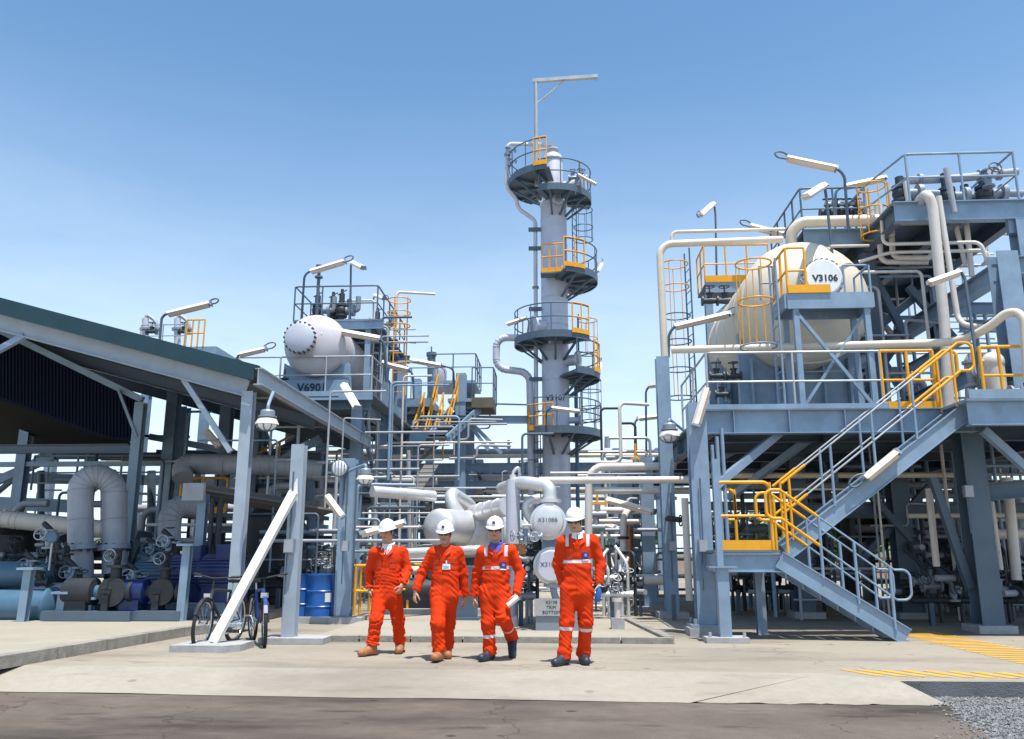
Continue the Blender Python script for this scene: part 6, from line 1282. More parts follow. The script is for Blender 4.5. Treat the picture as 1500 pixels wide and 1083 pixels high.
for k, (px, a_, c_, y, r, m) in enumerate([(195, 660, 850, 22, .1, PIPEG), (222, 690, 860, 24, .12, STEELD), (60, 690, 860, 24, .1, STEELD), (290, 690, 860, 23, .08, PIPEG), (395, 690, 870, 23, .1, STEELD), (408, 720, 870, 21, .07, PIPEG), (455, 690, 860, 20, .1, STEELD), (470, 700, 850, 22, .08, PIPEG), (380, 740, 870, 20, .09, DARK), (150, 690, 800, 25, .06, PIPEW)]):
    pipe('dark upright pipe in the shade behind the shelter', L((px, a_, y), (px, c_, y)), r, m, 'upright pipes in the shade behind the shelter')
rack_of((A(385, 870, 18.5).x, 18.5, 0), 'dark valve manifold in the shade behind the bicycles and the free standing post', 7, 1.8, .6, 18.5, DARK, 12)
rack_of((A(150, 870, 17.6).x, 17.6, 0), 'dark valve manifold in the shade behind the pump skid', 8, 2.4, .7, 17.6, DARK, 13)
# above the roof at far left
for k, (px, lb) in enumerate([(213, 'left gooseneck vent standing above the shelter roof'), (260, 'right gooseneck vent standing above the shelter roof')]):
    p_ = A(px, 465, 26); t = thing('gooseneck_vent', lb, 'vent pipe', A(px, 520, 26), 'gooseneck vents above the shelter roof')
    part(t, 'barrel', CLAD, lambda b: b.rod(A(px, 520, 26), A(px, 467, 26), .11, 14)); part(t, 'gooseneck', PIPEG, lambda b: b.tube([A(px, 470, 26), A(px + 2, 461, 26), A(px + 16, 471, 26), A(px + 18, 490, 26)], .06, 9, bend=.15)); part(t, 'flange', FLANGE, lambda b: (b.rod(A(px, 484, 26), A(px, 481, 26), .18, 14), b.rod(A(px + 15, 484, 26), A(px + 15, 481, 26), .14, 12)))
    valve(t, A(px + 9, 486, 25.8), (1, 0, 0), .11, body=VALVE)
f5 = thing('access_platform', 'small platform with orange cage bars just showing above the shelter roof', 'platform', A(285, 520, 25.5)); z_ = A(285, 508, 25.5).z; x0_, x1_ = A(205, 500, 25.5).x, A(318, 500, 25.5).x
part(f5, 'deck', STEEL, lambda b: b.box2((x0_, 25.5, z_ - .3), (x1_, 28, z_))); [part(f5, 'leg', STEEL, lambda b: b.hbeam((x, 25.7, 0), (x, 25.7, z_ - .3), .25, .25, side=(1, 0, 0))) for x in (x0_ + .3, x1_ - .3)]
railing(f5, [V((x0_, 25.5, z_)), V((A(270, 500, 25.5).x, 25.5, z_))], .75, GALV, .02, .7); railing(f5, [V((A(272, 500, 25.5).x, 25.5, z_)), V((A(298, 500, 25.5).x, 25.5, z_))], .9, YEL, .026, .17)
# ------------------------------------------------------------------ bicycles
def bicycle(label, b0, ang, frame_m, fork_m, steer=0., lean=0.):
    # built along its own x axis (front at +x), then turned into place
    M_ = Matrix.Translation(V(b0)) @ Matrix.Rotation(ang, 4, 'Z') @ Matrix.Rotation(lean, 4, 'X'); W_ = lambda x, y, z: M_ @ V((x, y, z)); r = .325
    t = thing('bicycle', label, 'bicycle', b0, 'bicycles parked by the braced post'); S_ = Matrix.Translation(V((.98, 0, 0))) @ Matrix.Rotation(steer, 4, 'Z') @ Matrix.Translation(V((-.98, 0, 0))); F_ = lambda x, y, z: M_ @ (S_ @ V((x, y, z)))
    for nm, x, T in (('rear_wheel', 0, W_), ('front_wheel', 1.04, F_)):
        ax_ = T(x, 1, r) - T(x, 0, r); c = T(x, 0, r)
        w_ = MB(); w_.rod(c - ax_ * .04, c + ax_ * .04, .022, 10); w_ = w_.build('wheel', CHROME, t)
        MB().ring(c, ax_, r, .027, 36, 8).build('tyre', BLK, w_); MB().ring(c, ax_, r - .03, .011, 36, 6).build('rim', CHROME, w_); b = MB(); sd, up_ = perp(ax_)
        for k in range(18): a = 2 * math.pi * k / 18; b.rod(c + ax_ * (.025 if k % 2 else -.025), c + (sd * math.cos(a) + up_ * math.sin(a)) * (r - .03), .0018, 4, cap=False)
        b.build('spokes', CHROME, w_)
    b = MB(); bb, st_, hd_, hb = (.42, 0, .28), (.29, 0, .74), (.86, 0, .78), (.90, 0, .66)
    for p_, q_, rr in ((bb, st_, .016), (st_, hd_, .016), (bb, hb, .018), (hd_, hb, .024)): b.rod(W_(*p_), W_(*q_), rr * 1.25, 8)
    for e in (-1, 1): b.rod(W_(*bb), W_(0, e * .06, r), .010, 6); b.rod(W_(st_[0] + .02, 0, st_[2] - .06), W_(0, e * .06, r), .009, 6)
    b.build('frame', frame_m, t); b = MB(); b.rod(F_(*hd_), F_(.93, 0, .60), .017, 8)
    for e in (-1, 1): b.tube([F_(.93, 0, .62), F_(.93, e * .055, .60), F_(1.04, e * .055, r)], .013, 7, bend=.04)
    b.build('fork', fork_m, t); b = MB(); b.rod(F_(.86, 0, .78), F_(.84, 0, .93), .014, 7); b.tube([F_(.78, -.30, .97), F_(.84, -.12, .95), F_(.86, 0, .93), F_(.84, .12, .95), F_(.78, .30, .97)], .012, 7, bend=.06)
    h_ = b.build('handlebar', BLK, t)
    for e in (-1, 1): MB().rod(F_(.80, e * .22, .965), F_(.76, e * .33, .975), .018, 8).build('grip', BLK, h_); MB().rod(F_(.84, e * .19, .95), F_(.92, e * .26, .95), .006, 5).build('brake_lever', CHROME, h_)
    b = MB(); b.rod(W_(*st_), W_(.265, 0, .86), .013, 7); b.build('seat_post', CHROME, t); MB().prism([W_(.12, -.075, .86), W_(.2, -.08, .86), W_(.3, -.03, .86), W_(.40, -.015, .865), W_(.40, .015, .865), W_(.3, .03, .86), W_(.2, .08, .86), W_(.12, .075, .86)], W_(0, 0, 1.045) - W_(0, 0, 1)).build('saddle', BLK, t)
    b = MB(); b.ring(W_(.42, -.045, .28), W_(0, 1, 0) - W_(0, 0, 0), .09, .008, 24, 5); 
    for e in (-1, 1): b.rod(W_(.42, e * .06, .28), W_(.42 + e * .12, e * .075, .28 - e * .11), .010, 6); b.box(W_(.42 + e * .12, e * .12, .28 - e * .11), (.09, .09, .022))
    b.build('crank', CHROME, t); MB().tube([W_(.42, -.045, .37), W_(0, -.045, r + .045), W_(-.045, -.045, r), W_(0, -.045, r - .045), W_(.42, -.045, .19)], .006, 5, bend=.03).build('chain', DARK, t)
    b = MB(); b.box(F_(1.0, 0, .70), (.09, .07, .07)); b.build('front_lamp', CHROME, t); b = MB()
    for k in range(7): a = R(25 + 20 * k); b.bar(F_(1.04 + math.cos(a) * .36, 0, r + math.sin(a) * .36), F_(1.04 + math.cos(a + R(20)) * .36, 0, r + math.sin(a + R(20)) * .36), .05, .006)
    b.build('mudguard', frame_m, t); return t
def bike_at(px0, y0, px1, y1):
    a, c = A(px0, 814, y0), A(px1, 814, y1); return V((a.x, a.y, 0)), math.atan2(c.y - a.y, c.x - a.x)
q0, an0 = bike_at(350, 12.85, 303, 11.83); bicycle('dark bicycle standing at an angle behind the foot of the white brace', q0, an0, DARK, DARK, steer=.10, lean=R(-4))
q2, an2 = bike_at(378, 13.0, 397, 12.05); bicycle('dark bicycle with blue frame facing forward beside the free standing post', q2, an2, mat('dark_blue_bike_paint', (.02, .05, .22), .3), BLK, steer=-.12, lean=R(3))
# dark pump train in front of the big pipes
def pump_unit(label, px, y, L_, r, body, coup, group='pump trains under the shelter'):
    c = A(px, 880, y); z = .62; t = thing('pump', label, 'pump', (c.x, y, .13), group)
    part(t, 'bedplate', STEELD, lambda b: (b.box((c.x, y, .22), (L_ + .5, .6, .16)),))
    part(t, 'motor', body, lambda b: b.lathe([(0, -L_ * .5), (r * .9, -L_ * .5), (r, -L_ * .46), (r, -L_ * .02), (r * .7, 0), (0, .02)], (c.x, y, z), (1, 0, 0), 22)); part(t, 'motor_foot', body, lambda b: b.box((c.x - L_ * .25, y, .38), (L_ * .35, r * 1.5, .2)))
    part(t, 'casing', DARK, lambda b: (b.rod((c.x + L_ * .3, y - .12, z), (c.x + L_ * .3, y + .12, z), r * 1.05, 22), b.rod((c.x + L_ * .3, y, z), (c.x + L_ * .3, y, z + r * 1.9), r * .4, 14), b.rod((c.x + L_ * .3, y, z + r * 1.75), (c.x + L_ * .3, y, z + r * 1.95), r * .75, 16), b.rod((c.x + L_ * .3, y, z), (c.x + L_ * .62, y, z), r * .42, 14), b.rod((c.x + L_ * .56, y, z), (c.x + L_ * .62, y, z), r * .75, 16)))
    part(t, 'coupling_guard', coup, lambda b: b.rod((c.x, y, z), (c.x + L_ * .2, y, z), r * .5, 14)); part(t, 'bearing_frame', DARK, lambda b: (b.rod((c.x + L_ * .14, y, z), (c.x + L_ * .3, y, z), r * .6, 14), b.box((c.x + L_ * .22, y, .42), (.12, .3, .3))))
    valve(t, (c.x + L_ * .3, y, z + r * 2.5), (0, 0, 1), .11, stem=(0, -1, .1), body=DARK, wheel=STEELD); return t
pump_unit('dark pump with a blue motor in front of the upside down U pipe', 140, 15.0, 1.1, .24, DARK, BLUEL)
pump_unit('dark pump with dark blue motor between the U pipe and the royal blue motors', 215, 15.1, 1.0, .22, BLUE, DARK)
pump_unit('dark pump at the left edge behind the light blue cylinders', 40, 17.6, 1.2, .28, DARK, YEL)
for k, (px, y, z0, z1, lb) in enumerate([(118, 16.45, 798, 806, 'bolted flange pair low on the left leg of the U pipe'), (166, 16.75, 798, 806, 'bolted flange pair low on the right leg of the U pipe')]):
    t = thing('pipe_flange', lb, 'flange', A(px, z1, y)); part(t, 'disc', FLANGE, lambda b: b.rod(A(px, z1, y + .05), A(px, z0, y + .05), .33, 24)); part(t, 'bolts', DARK, lambda b: [b.rod(A(px, z1 + 2, y + .05) + V((math.cos(a) * .29, math.sin(a) * .29, 0)), A(px, z0 - 2, y + .05) + V((math.cos(a) * .29, math.sin(a) * .29, 0)), .025, 6) for a in np.linspace(0, 2 * math.pi, 13)[:-1]])
# ------------------------------------------------------------------ people: bodies grown from blended volumes
class Vox:
    def __init__(s, lo, hi, h):
        s.lo = np.array(lo, float); s.h = h; s.n = np.ceil((np.array(hi) - s.lo) / h).astype(int) + 1
        s.F = np.full(tuple(s.n), .15, np.float32)
    def blk(s, lo, hi):
        a = np.clip(np.floor((np.array(lo) - s.lo) / s.h).astype(int), 0, s.n - 1); b = np.clip(np.ceil((np.array(hi) - s.lo) / s.h).astype(int) + 1, 1, s.n)
        sl = tuple(slice(a[i], b[i]) for i in range(3))
        g = [s.lo[i] + s.h * np.arange(a[i], b[i]) for i in range(3)]
        return sl, (g[0][:, None, None], g[1][None, :, None], g[2][None, None, :])
    def un(s, sl, d, k):
        a = s.F[sl]; d = d.astype(np.float32)
        if k <= 0: s.F[sl] = np.minimum(a, d); return
        hh = np.maximum(k - np.abs(a - d), 0) / k; s.F[sl] = np.minimum(a, d) - hh * hh * k * .25
    def cap(s, a, b, ra, rb, k=.03, n=None, fl=1.):
        a, b = np.array(a, float), np.array(b, float); m = max(ra, rb) + k + .04
        sl, (X, Y, Z) = s.blk(np.minimum(a, b) - m, np.maximum(a, b) + m)
        px, py, pz = X - a[0], Y - a[1], Z - a[2]; d = b - a; dd = max(d @ d, 1e-9)
        t = np.clip((px * d[0] + py * d[1] + pz * d[2]) / dd, 0, 1)
        qx, qy, qz = px - t * d[0], py - t * d[1], pz - t * d[2]
        if n is not None:
            n = np.array(n, float); n = n / np.linalg.norm(n); w_ = (qx * n[0] + qy * n[1] + qz * n[2]) * (1 / fl - 1)
            qx, qy, qz = qx + w_ * n[0], qy + w_ * n[1], qz + w_ * n[2]
        s.un(sl, np.sqrt(qx * qx + qy * qy + qz * qz) - (ra + (rb - ra) * t), k)
    def ell(s, c, r, ax=None, k=.02, sub=False):
        c = np.array(c, float); m = max(r) + k + .03
        sl, (X, Y, Z) = s.blk(c - m, c + m); p = (X - c[0], Y - c[1], Z - c[2])
        ax = np.eye(3) if ax is None else np.array(ax, float)
        u = [(p[0] * ax[i][0] + p[1] * ax[i][1] + p[2] * ax[i][2]) / r[i] for i in range(3)]
        q = np.sqrt(u[0] ** 2 + u[1] ** 2 + u[2] ** 2); d = (q - 1) * min(r)
        if sub:
            a = s.F[sl]; e = -d.astype(np.float32); hh = np.maximum(k - np.abs(a - e), 0) / max(k, 1e-6); s.F[sl] = np.maximum(a, e) + hh * hh * k * .25
        else: s.un(sl, d, k)
    def cut(s, c, nrm, rad):          # remove what lies beyond a plane, near c only
        c = np.array(c, float); nrm = np.array(nrm, float) / np.linalg.norm(nrm); sl, (X, Y, Z) = s.blk(c - rad, c + rad)
        d = (X - c[0]) * nrm[0] + (Y - c[1]) * nrm[1] + (Z - c[2]) * nrm[2]
        near = ((X - c[0]) ** 2 + (Y - c[1]) ** 2 + (Z - c[2]) ** 2) < rad * rad
        s.F[sl] = np.where(near, np.maximum(s.F[sl], d), s.F[sl]).astype(np.float32)
    def mesh(s):
        F = s.F; n = s.n; S = F < 0
        C = np.zeros(tuple(n - 1), np.int8)
        for dx in (0, 1):
            for dy in (0, 1):
                for dz_ in (0, 1): C += S[dx:n[0] - 1 + dx, dy:n[1] - 1 + dy, dz_:n[2] - 1 + dz_]
        I, J, K = np.nonzero((C > 0) & (C < 8)); N = len(I); idx = np.full(C.shape, -1, np.int32); idx[I, J, K] = np.arange(N)
        co = [(x, y, z) for x in (0, 1) for y in (0, 1) for z in (0, 1)]
        val = {c: F[I + c[0], J + c[1], K + c[2]] for c in co}; acc = np.zeros((N, 3)); cnt = np.zeros(N)
        for c in co:
            for ax in range(3):
                if c[ax] == 0:
                    d = list(c); d[ax] = 1; d = tuple(d); va, vb = val[c], val[d]; sg = (va < 0) != (vb < 0)
                    t = np.where(sg, va / np.where(sg, va - vb, 1), 0); p = np.array(c, float)[None, :].repeat(N, 0); p[:, ax] = t
                    acc += p * sg[:, None]; cnt += sg
        vv = (np.stack([I, J, K], 1) + acc / cnt[:, None]) * s.h + s.lo
        fs = []
        for ax in range(3):
            b_, c_ = (ax + 1) % 3, (ax + 2) % 3
            sl0 = [slice(None)] * 3; sl1 = [slice(None)] * 3; sl0[ax] = slice(0, -1); sl1[ax] = slice(1, None)
            E = np.argwhere(S[tuple(sl0)] != S[tuple(sl1)])
            E = E[(E[:, b_] > 0) & (E[:, c_] > 0) & (E[:, b_] < n[b_] - 1) & (E[:, c_] < n[c_] - 1)]
            ins = S[E[:, 0], E[:, 1], E[:, 2]]
            q = []
            for ob, oc in ((1, 1), (0, 1), (0, 0), (1, 0)):
                e = E.copy(); e[:, b_] -= ob; e[:, c_] -= oc; q.append(idx[e[:, 0], e[:, 1], e[:, 2]])
            q = np.stack(q, 1); q[~ins] = q[~ins][:, ::-1]; fs.append(q)
        fs = np.concatenate(fs); return vv, fs[(fs >= 0).all(1)]
def np_mesh(name, vv, fs, m, parent=None, loc=None, attrs=None):
    off = WLOC[parent.name] if parent is not None else V(loc)
    me = bpy.data.meshes.new(name); me.vertices.add(len(vv)); me.vertices.foreach_set('co', (vv - np.array(off)).astype(np.float32).ravel())
    me.loops.add(fs.size); me.loops.foreach_set('vertex_index', fs.astype(np.int32).ravel())
    me.polygons.add(len(fs)); me.polygons.foreach_set('loop_start', np.arange(0, fs.size, 4, dtype=np.int32)); me.polygons.foreach_set('loop_total', np.full(len(fs), 4, np.int32))
    me.polygons.foreach_set('use_smooth', np.ones(len(fs), bool)); me.update(calc_edges=True); me.validate()
    for k, v in (attrs or {}).items():
        a = me.attributes.new(k, 'FLOAT', 'POINT'); a.data.foreach_set('value', v.astype(np.float32))
    me.materials.append(m); o = bpy.data.objects.new(name, me); col.objects.link(o)
    if parent is not None: o.parent = parent
    else: o.location = off
    WLOC[o.name] = V(off); return o
def attr_mat(name, c, layers, rough=.8, var=.1, scale=14, weave=0., sheen=0.):
    # base colour plus painted-on features that follow surface attributes (tape, zip, lips ...)
    m = mat(name, c, rough, var=var, scale=scale, bump=weave, bscale=120); t = m.node_tree; b = t.nodes['Principled BSDF']; L = t.links.new
    b.inputs['Specular IOR Level'].default_value = .2
    out = b.inputs['Base Color'].links[0].from_socket
    for an, cc in layers:
        a = t.nodes.new('ShaderNodeAttribute'); a.attribute_name = an
        r = t.nodes.new('ShaderNodeMapRange'); r.inputs[1].default_value = -.002; r.inputs[2].default_value = .002; r.inputs[3].default_value = 1; r.inputs[4].default_value = 0
        L(a.outputs['Fac'], r.inputs[0]); x = t.nodes.new('ShaderNodeMixRGB'); x.inputs[2].default_value = cc + (1,)
        L(r.outputs[0], x.inputs[0]); L(out, x.inputs[1]); out = x.outputs[0]
    L(out, b.inputs['Base Color']); return m
ORANGEP = mat('orange_cotton_plain', (.64, .040, .004), .85, var=.1, scale=9)
ORANGE = attr_mat('orange_cotton', (.64, .040, .004), [('seam', (.50, .035, .004)), ('tape', (.62, .60, .60))], .85, .10, 9, .12)
SKIN = attr_mat('skin', (.50, .29, .19), [('lip', (.36, .13, .10))], .5, .08, 20)
HELM = mat('white_helmet_shell', (.82, .81, .78), .3, var=.03)
HAIRM = mat('black_hair', (.015, .012, .01), .55, var=.3, scale=60)
TANB = mat('tan_boot_leather', (.33, .14, .055), .6, var=.25, scale=18)
NAVYB = mat('dark_navy_boot_leather', (.02, .03, .05), .5, var=.3, scale=18)
SOLE = mat('boot_sole', (.03, .025, .022), .8)
SHADE = mat('dark_sunglass_lens', (.012, .012, .014), .1)
SHIRTW = mat('white_shirt_cotton', (.75, .74, .76), .85); SHIRTB = mat('blue_shirt_cotton', (.06, .09, .38), .85)
PATCH = mat('blue_badge_patch', (.035, .04, .22), .7); PATCHL = mat('pale_badge_mark', (.35, .30, .55), .7); CARD = mat('white_card', (.8, .84, .85), .4); CARDB = mat('card_blue_print', (.15, .45, .55), .5)
PURPLE = mat('purple_emblem', (.10, .07, .28), .6)

def nrm(v): v = np.array(v, float); return v / np.linalg.norm(v)
def np3(v): return np.array(v, float)
def limb_t(p, a, b):
    d = b - a; t = ((p - a) @ d) / (d @ d); tc = np.clip(t, 0, 1); return t, np.linalg.norm(p - a - tc[:, None] * d, axis=1)

def hand(vx, wr, dirv, palm, curl, thumb_side, s=1.0, hold=0.):
    d = nrm(dirv); n = np3(palm) - d * (np3(palm) @ d); n = nrm(n); lat = np.cross(d, n) * thumb_side        # lat points to the thumb side
    kn = wr + d * .088 * s
    vx.cap(wr - d * .03, wr + d * .03, .026 * s, .030 * s, .012, n, .75)
    vx.cap(wr + d * .03 + lat * .012 * s, kn + lat * .016 * s, .027 * s, .021 * s, .012, n, .5)
    vx.cap(wr + d * .03 - lat * .012 * s, kn - lat * .018 * s, .026 * s, .019 * s, .012, n, .5)
    for i, (o, L, r) in enumerate(((.029, .070, .0090), (.010, .078, .0095), (-.010, .072, .0090), (-.029, .056, .0080))):
        p = kn + lat * o * s - d * .004; a = curl * .5 + .06 * i
        for j, q in enumerate((.46, .31, .23)):
            v = d * math.cos(a) + n * math.sin(a) + lat * (.10 * o / .03); v = nrm(v); e = p + v * L * q * s
            vx.cap(p, e, r * s * (1 - .08 * j), r * s * (.92 - .08 * j), .003); p = e; a += curl * (.85 + .1 * i)
    p = wr + d * .030 * s + lat * .026 * s; v = nrm(d * .62 + lat * .62 + n * .35)
    for j, (L, r) in enumerate(((.042, .0125), (.032, .0105), (.025, .009))):
        e = p + v * L * s; vx.cap(p, e, r * s, r * s * .9, .006); p = e; v = nrm(v + d * .38 + n * .30 - lat * .22)

def person(label, Jp, Y, fo, opt):
    """Jp: joint -> (px, py, depth offset); fo: feet -> (sole px, py, depth off, lift, toe yaw, toe pitch)"""
    J = {k: np3(A(v[0], v[1], Y + v[2])) for k, v in Jp.items()}
    face = nrm((math.sin(opt['yaw']), -math.cos(opt['yaw']), -.06)); lat = nrm(np.cross((0, 0, 1), face)); upv = np.cross(face, lat)   # lat: toward image right
    if lat[0] < 0: lat = -lat; upv = -upv
    upv = nrm(np.cross(lat, face)); upv = upv if upv[2] > 0 else -upv
    bf = nrm((math.sin(opt.get('byaw', opt['yaw'] * .5)), -math.cos(opt.get('byaw', opt['yaw'] * .5)), 0))
    hd = J['head']; sc_ = opt.get('s', 1.0)
    feet = {}
    for k, (px, py, dy, lift, ty, tp) in fo.items():
        g = np3(A(px, py, Y + dy)); g[2] = lift; feet[k] = (g, nrm((math.sin(ty) * math.cos(tp), -math.cos(ty) * math.cos(tp), math.sin(tp))))
        J['ank' + k] = g + np.array((0, 0, .105)) - feet[k][1] * .055
    for k in ('L', 'R'):       # keep shin / thigh lengths human
        h_, a_, q_ = J['hip' + k], J['ank' + k], J['knee' + k]
        q_[2] = a_[2] + (h_[2] - a_[2]) * .50 if opt.get('fixknee', True) and k not in opt.get('bent', '') else q_[2]
    allp = np.array(list(J.values())); lo, hi = allp.min(0) - .24, allp.max(0) + .24; lo[2] = -.02
    # --- the body: one continuous surface
    vx = Vox(lo, hi, .0055)
    pel = (J['hipL'] + J['hipR']) / 2; sh = (J['shL'] + J['shR']) / 2; chest = sh * .72 + pel * .28 ; chest[2] = sh[2] - .12; waist = pel * .62 + sh * .38
    neck0 = sh + np.array((0, 0, .035)) ; neck1 = hd - upv * .055 * sc_ - face * .012
    vx.cap(pel, waist, .13, .125, .05, bf, .72); vx.cap(waist, chest, .125, .145, .05, bf, .66); vx.cap(J['shL'] * .8 + sh * .2 - np.array((0, 0, .055)), J['shR'] * .8 + sh * .2 - np.array((0, 0, .055)), .045, .045, .04)
    for k in ('L', 'R'):
        vx.cap(J['sh' + k] * .93 + sh * .07 - np.array((0, 0, .05)), J['el' + k], .042, .037, .03); vx.cap(J['el' + k], J['wr' + k], .040, .027, .02)
        vx.cap(J['hip' + k], J['knee' + k], .082, .058, .04); vx.cap(J['knee' + k], J['ank' + k], .058, .04, .03)
        g, td = feet[k]; vx.cap(J['ank' + k], J['ank' + k] + td * .1 - np.array((0, 0, .05)), .04, .03, .02)
    vx.cap(neck0 - np.array((0, 0, .06)), neck1, .066, .056, .03)
    ax = [lat, face, upv]; S = sc_
    def hp(x, y, z): return hd + (lat * x + face * y + upv * z) * S
    vx.ell(hp(0, -.012, .045), (.075 * S, .094 * S, .088 * S), ax, .015)
    vx.ell(hp(0, .018, -.035), (.060 * S, .072 * S, .082 * S), ax, .02)
    vx.cap(hp(-.016, .058, -.098), hp(.016, .058, -.098), .022 * S, .022 * S, .02)
    for e in (-1, 1):
        vx.cap(hp(e * .052, -.01, -.05), hp(e * .022, .05, -.092), .02 * S, .018 * S, .02)
        vx.cap(hp(e * .042, .058, -.018), hp(e * .036, .062, -.03), .022 * S, .02 * S, .02)
        vx.cap(hp(e * .012, .084, .03), hp(e * .042, .070, .032), .011 * S, .010 * S, .012)
        vx.ell(hp(e * .032, .088, .012), (.017 * S, .012 * S, .011 * S), ax, .008, sub=True)
        vx.ell(hp(e * .076, -.008, .0), (.010 * S, .019 * S, .033 * S), ax, .006); vx.ell(hp(e * .083, .004, .002), (.006 * S, .009 * S, .016 * S), ax, .004, sub=True)
        vx.ell(hp(e * .0115, .095, -.031), (.0095 * S, .010 * S, .008 * S), ax, .006)
    vx.cap(hp(0, .083, .018), hp(0, .103, -.026), .009 * S, .0125 * S, .010)
    vx.cap(hp(-.019, .079, -.057), hp(.019, .079, -.057), .0075 * S, .0075 * S, .006); vx.cap(hp(-.017, .077, -.069), hp(.017, .077, -.069), .0085 * S, .0085 * S, .006)
    vx.ell(hp(0, .092, -.0625), (.022 * S, .006 * S, .0018 * S), ax, .003, sub=True)
    for k in ('L', 'R'):
        hdv = opt['hand' + k]; hand(vx, J['wr' + k], np3(hdv[0]), np3(hdv[1]), hdv[2], hdv[3])
    vv, fs = vx.mesh()
    q = vv - hd; lx, ly, lz = q @ lat / S, q @ face / S, q @ upv / S
    lip = np.maximum(np.maximum(np.abs(lx) - .024, np.abs(lz + .063) - .0125 + np.abs(lx) * .25), .06 - ly)
    base = V(((feet['L'][0] + feet['R'][0]) / 2)); base.z = 0
    body = np_mesh('person', vv, fs, opt.get('skin', SKIN), None, base, {'lip': lip}); tag(body, label, 'person', 'workers in orange coveralls')
    # --- coverall
    vx = Vox(lo, hi, .0085); B = 1.0
    vx.cap(pel - np.array((0, 0, .02)), waist, .174, .160, .06, bf, .74); vx.cap(waist, chest, .162, .178, .06, bf, .66)
    vx.cap(J['shL'] * .84 + sh * .16 - np.array((0, 0, .035)), J['shR'] * .84 + sh * .16 - np.array((0, 0, .035)), .074, .074, .05); vx.cap(sh - np.array((0, 0, .04)), neck0 + np.array((0, 0, .01)), .10, .07, .06)
    arms = {}; legs = {}
    for k in ('L', 'R'):
        s_, e_, w_ = J['sh' + k], J['el' + k], J['wr' + k]; cuff = w_ - nrm(w_ - e_) * .012
        vx.cap(s_ - np.array((0, 0, .025)), e_, .071, .062, .045); vx.cap(e_, cuff, .066, .052, .03); vx.cap(cuff - nrm(w_ - e_) * .04, cuff + nrm(w_ - e_) * .05, .05, .05, .01); vx.cut(cuff + nrm(w_ - e_) * .012, w_ - e_, .085)
        h_, n_, a_ = J['hip' + k], J['knee' + k], J['ank' + k]; cf = a_ + np.array((0, 0, .0))
        vx.cap(h_, n_, .112, .083, .05); vx.cap(n_, cf, .083, .074, .045); vx.cap(cf + (n_ - cf) * .12, cf - nrm(n_ - cf) * .05,   .081, .081, .03); vx.cut(cf - nrm(n_ - cf) * opt.get('hem', .02), cf - n_, .14)
        arms[k] = (s_, e_, cuff); legs[k] = (h_, n_, cf)
    # chest pockets, waist seam, seat folds: cloth relief
    fr = nrm(np.cross(bf, (0, 0, 1))); fr = fr if fr[0] > 0 else -fr
    X, Y_, Z = np.meshgrid(*[vx.lo[i] + vx.h * np.arange(vx.n[i]) for i in range(3)], indexing='ij', sparse=True)
    amp = np.full(vx.F.shape, .0018, np.float32)
    def bump(c, r, a): np.add(amp, a * np.exp(-((X - c[0]) ** 2 + (Y_ - c[1]) ** 2 + (Z - c[2]) ** 2) / (r * r)), out=amp, casting='unsafe')
    for k in ('L', 'R'):
        bump(arms[k][1], .11, .0075); bump(arms[k][2], .10, .0075); bump(legs[k][1], .13, .009); bump(legs[k][2] + np.array((0, 0, .07)), .14, .011); bump(legs[k][0], .12, .006); bump(arms[k][0], .1, .004)
    bump(waist, .17, .0065)
    ph = opt.get('seed', 1) * 1.7
    wv = np.sin(Z * 52 + 4.2 * np.sin(X * 13 + ph) + 3.1 * np.sin(Y_ * 16 + ph * 2 + Z * 7) + 2.0 * np.sin(X * 27 + Z * 15 + ph)) * (.55 + .45 * np.sin(Z * 11 + X * 19 + ph * 3)) + .5 * np.sin(Z * 24 + X * 14 * np.sin(Z * 5 + ph) + 4 * np.sin(Y_ * 13 + Z * 8 + X * 9 + ph) + ph) + .35 * np.sin(Z * 95 + X * 55 + 3 * np.sin(Z * 13 + X * 24))
    vx.F += (.85 * amp * wv).astype(np.float32)
    # open collar
    vx.ell(neck0 + np.array((0, 0, .075)) + bf * .035, (.066, .075, .075), None, .012, sub=True)
    vv, fs = vx.mesh()
    q = vv - pel; fx = q @ fr; fy = q @ bf
    dt = np.minimum(limb_t(vv, pel, waist)[1], limb_t(vv, waist, chest)[1]); tape = np.full(len(vv), .1); seam = np.full(len(vv), .1)
    da = np.minimum.reduce([np.minimum(limb_t(vv, *arms[k][:2])[1], limb_t(vv, *arms[k][1:])[1]) for k in arms]) - .07; tors = (dt - .16) < da - .0
    if opt.get('tape'):
        zb = waist[2] + .105 + .02 * fx
        tape = np.where(tors, np.minimum(tape, np.abs(vv[:, 2] - zb) - .019), tape)
        for k in legs:
            t, d = limb_t(vv, legs[k][1], legs[k][2]); dl = np.minimum(limb_t(vv, *legs[k][:2])[1], d); ok = dl < .14
            oth = legs['R' if k == 'L' else 'L']; ok &= dl < np.minimum(limb_t(vv, *oth[:2])[1], limb_t(vv, *oth[1:])[1])
            Lg = np.linalg.norm(legs[k][2] - legs[k][1]); tape = np.where(ok, np.minimum(tape, np.abs(t - opt.get('tl', .30)) * Lg - .019), tape)
        sx = (vv - sh) @ fr; zz = vv[:, 2] - sh[2]
        tape = np.where((zz > -.085), np.minimum(tape, np.abs(np.abs(sx) - .125) - .019), tape)
    front = fy > 0
    seam = np.where(front & (np.abs(dt) < .3) & (vv[:, 2] > pel[2] - .05), np.abs(fx) - .006, seam)
    seam = np.minimum(seam, np.where(tors | (dt < .2), np.abs(vv[:, 2] - waist[2] + .02) - .005, .1))
    cov = np_mesh('coverall', vv, fs, ORANGE, body, None, {'tape': tape, 'seam': seam})
    bvh = BVHTree.FromPolygons([tuple(p) for p in vv], [tuple(f) for f in fs])
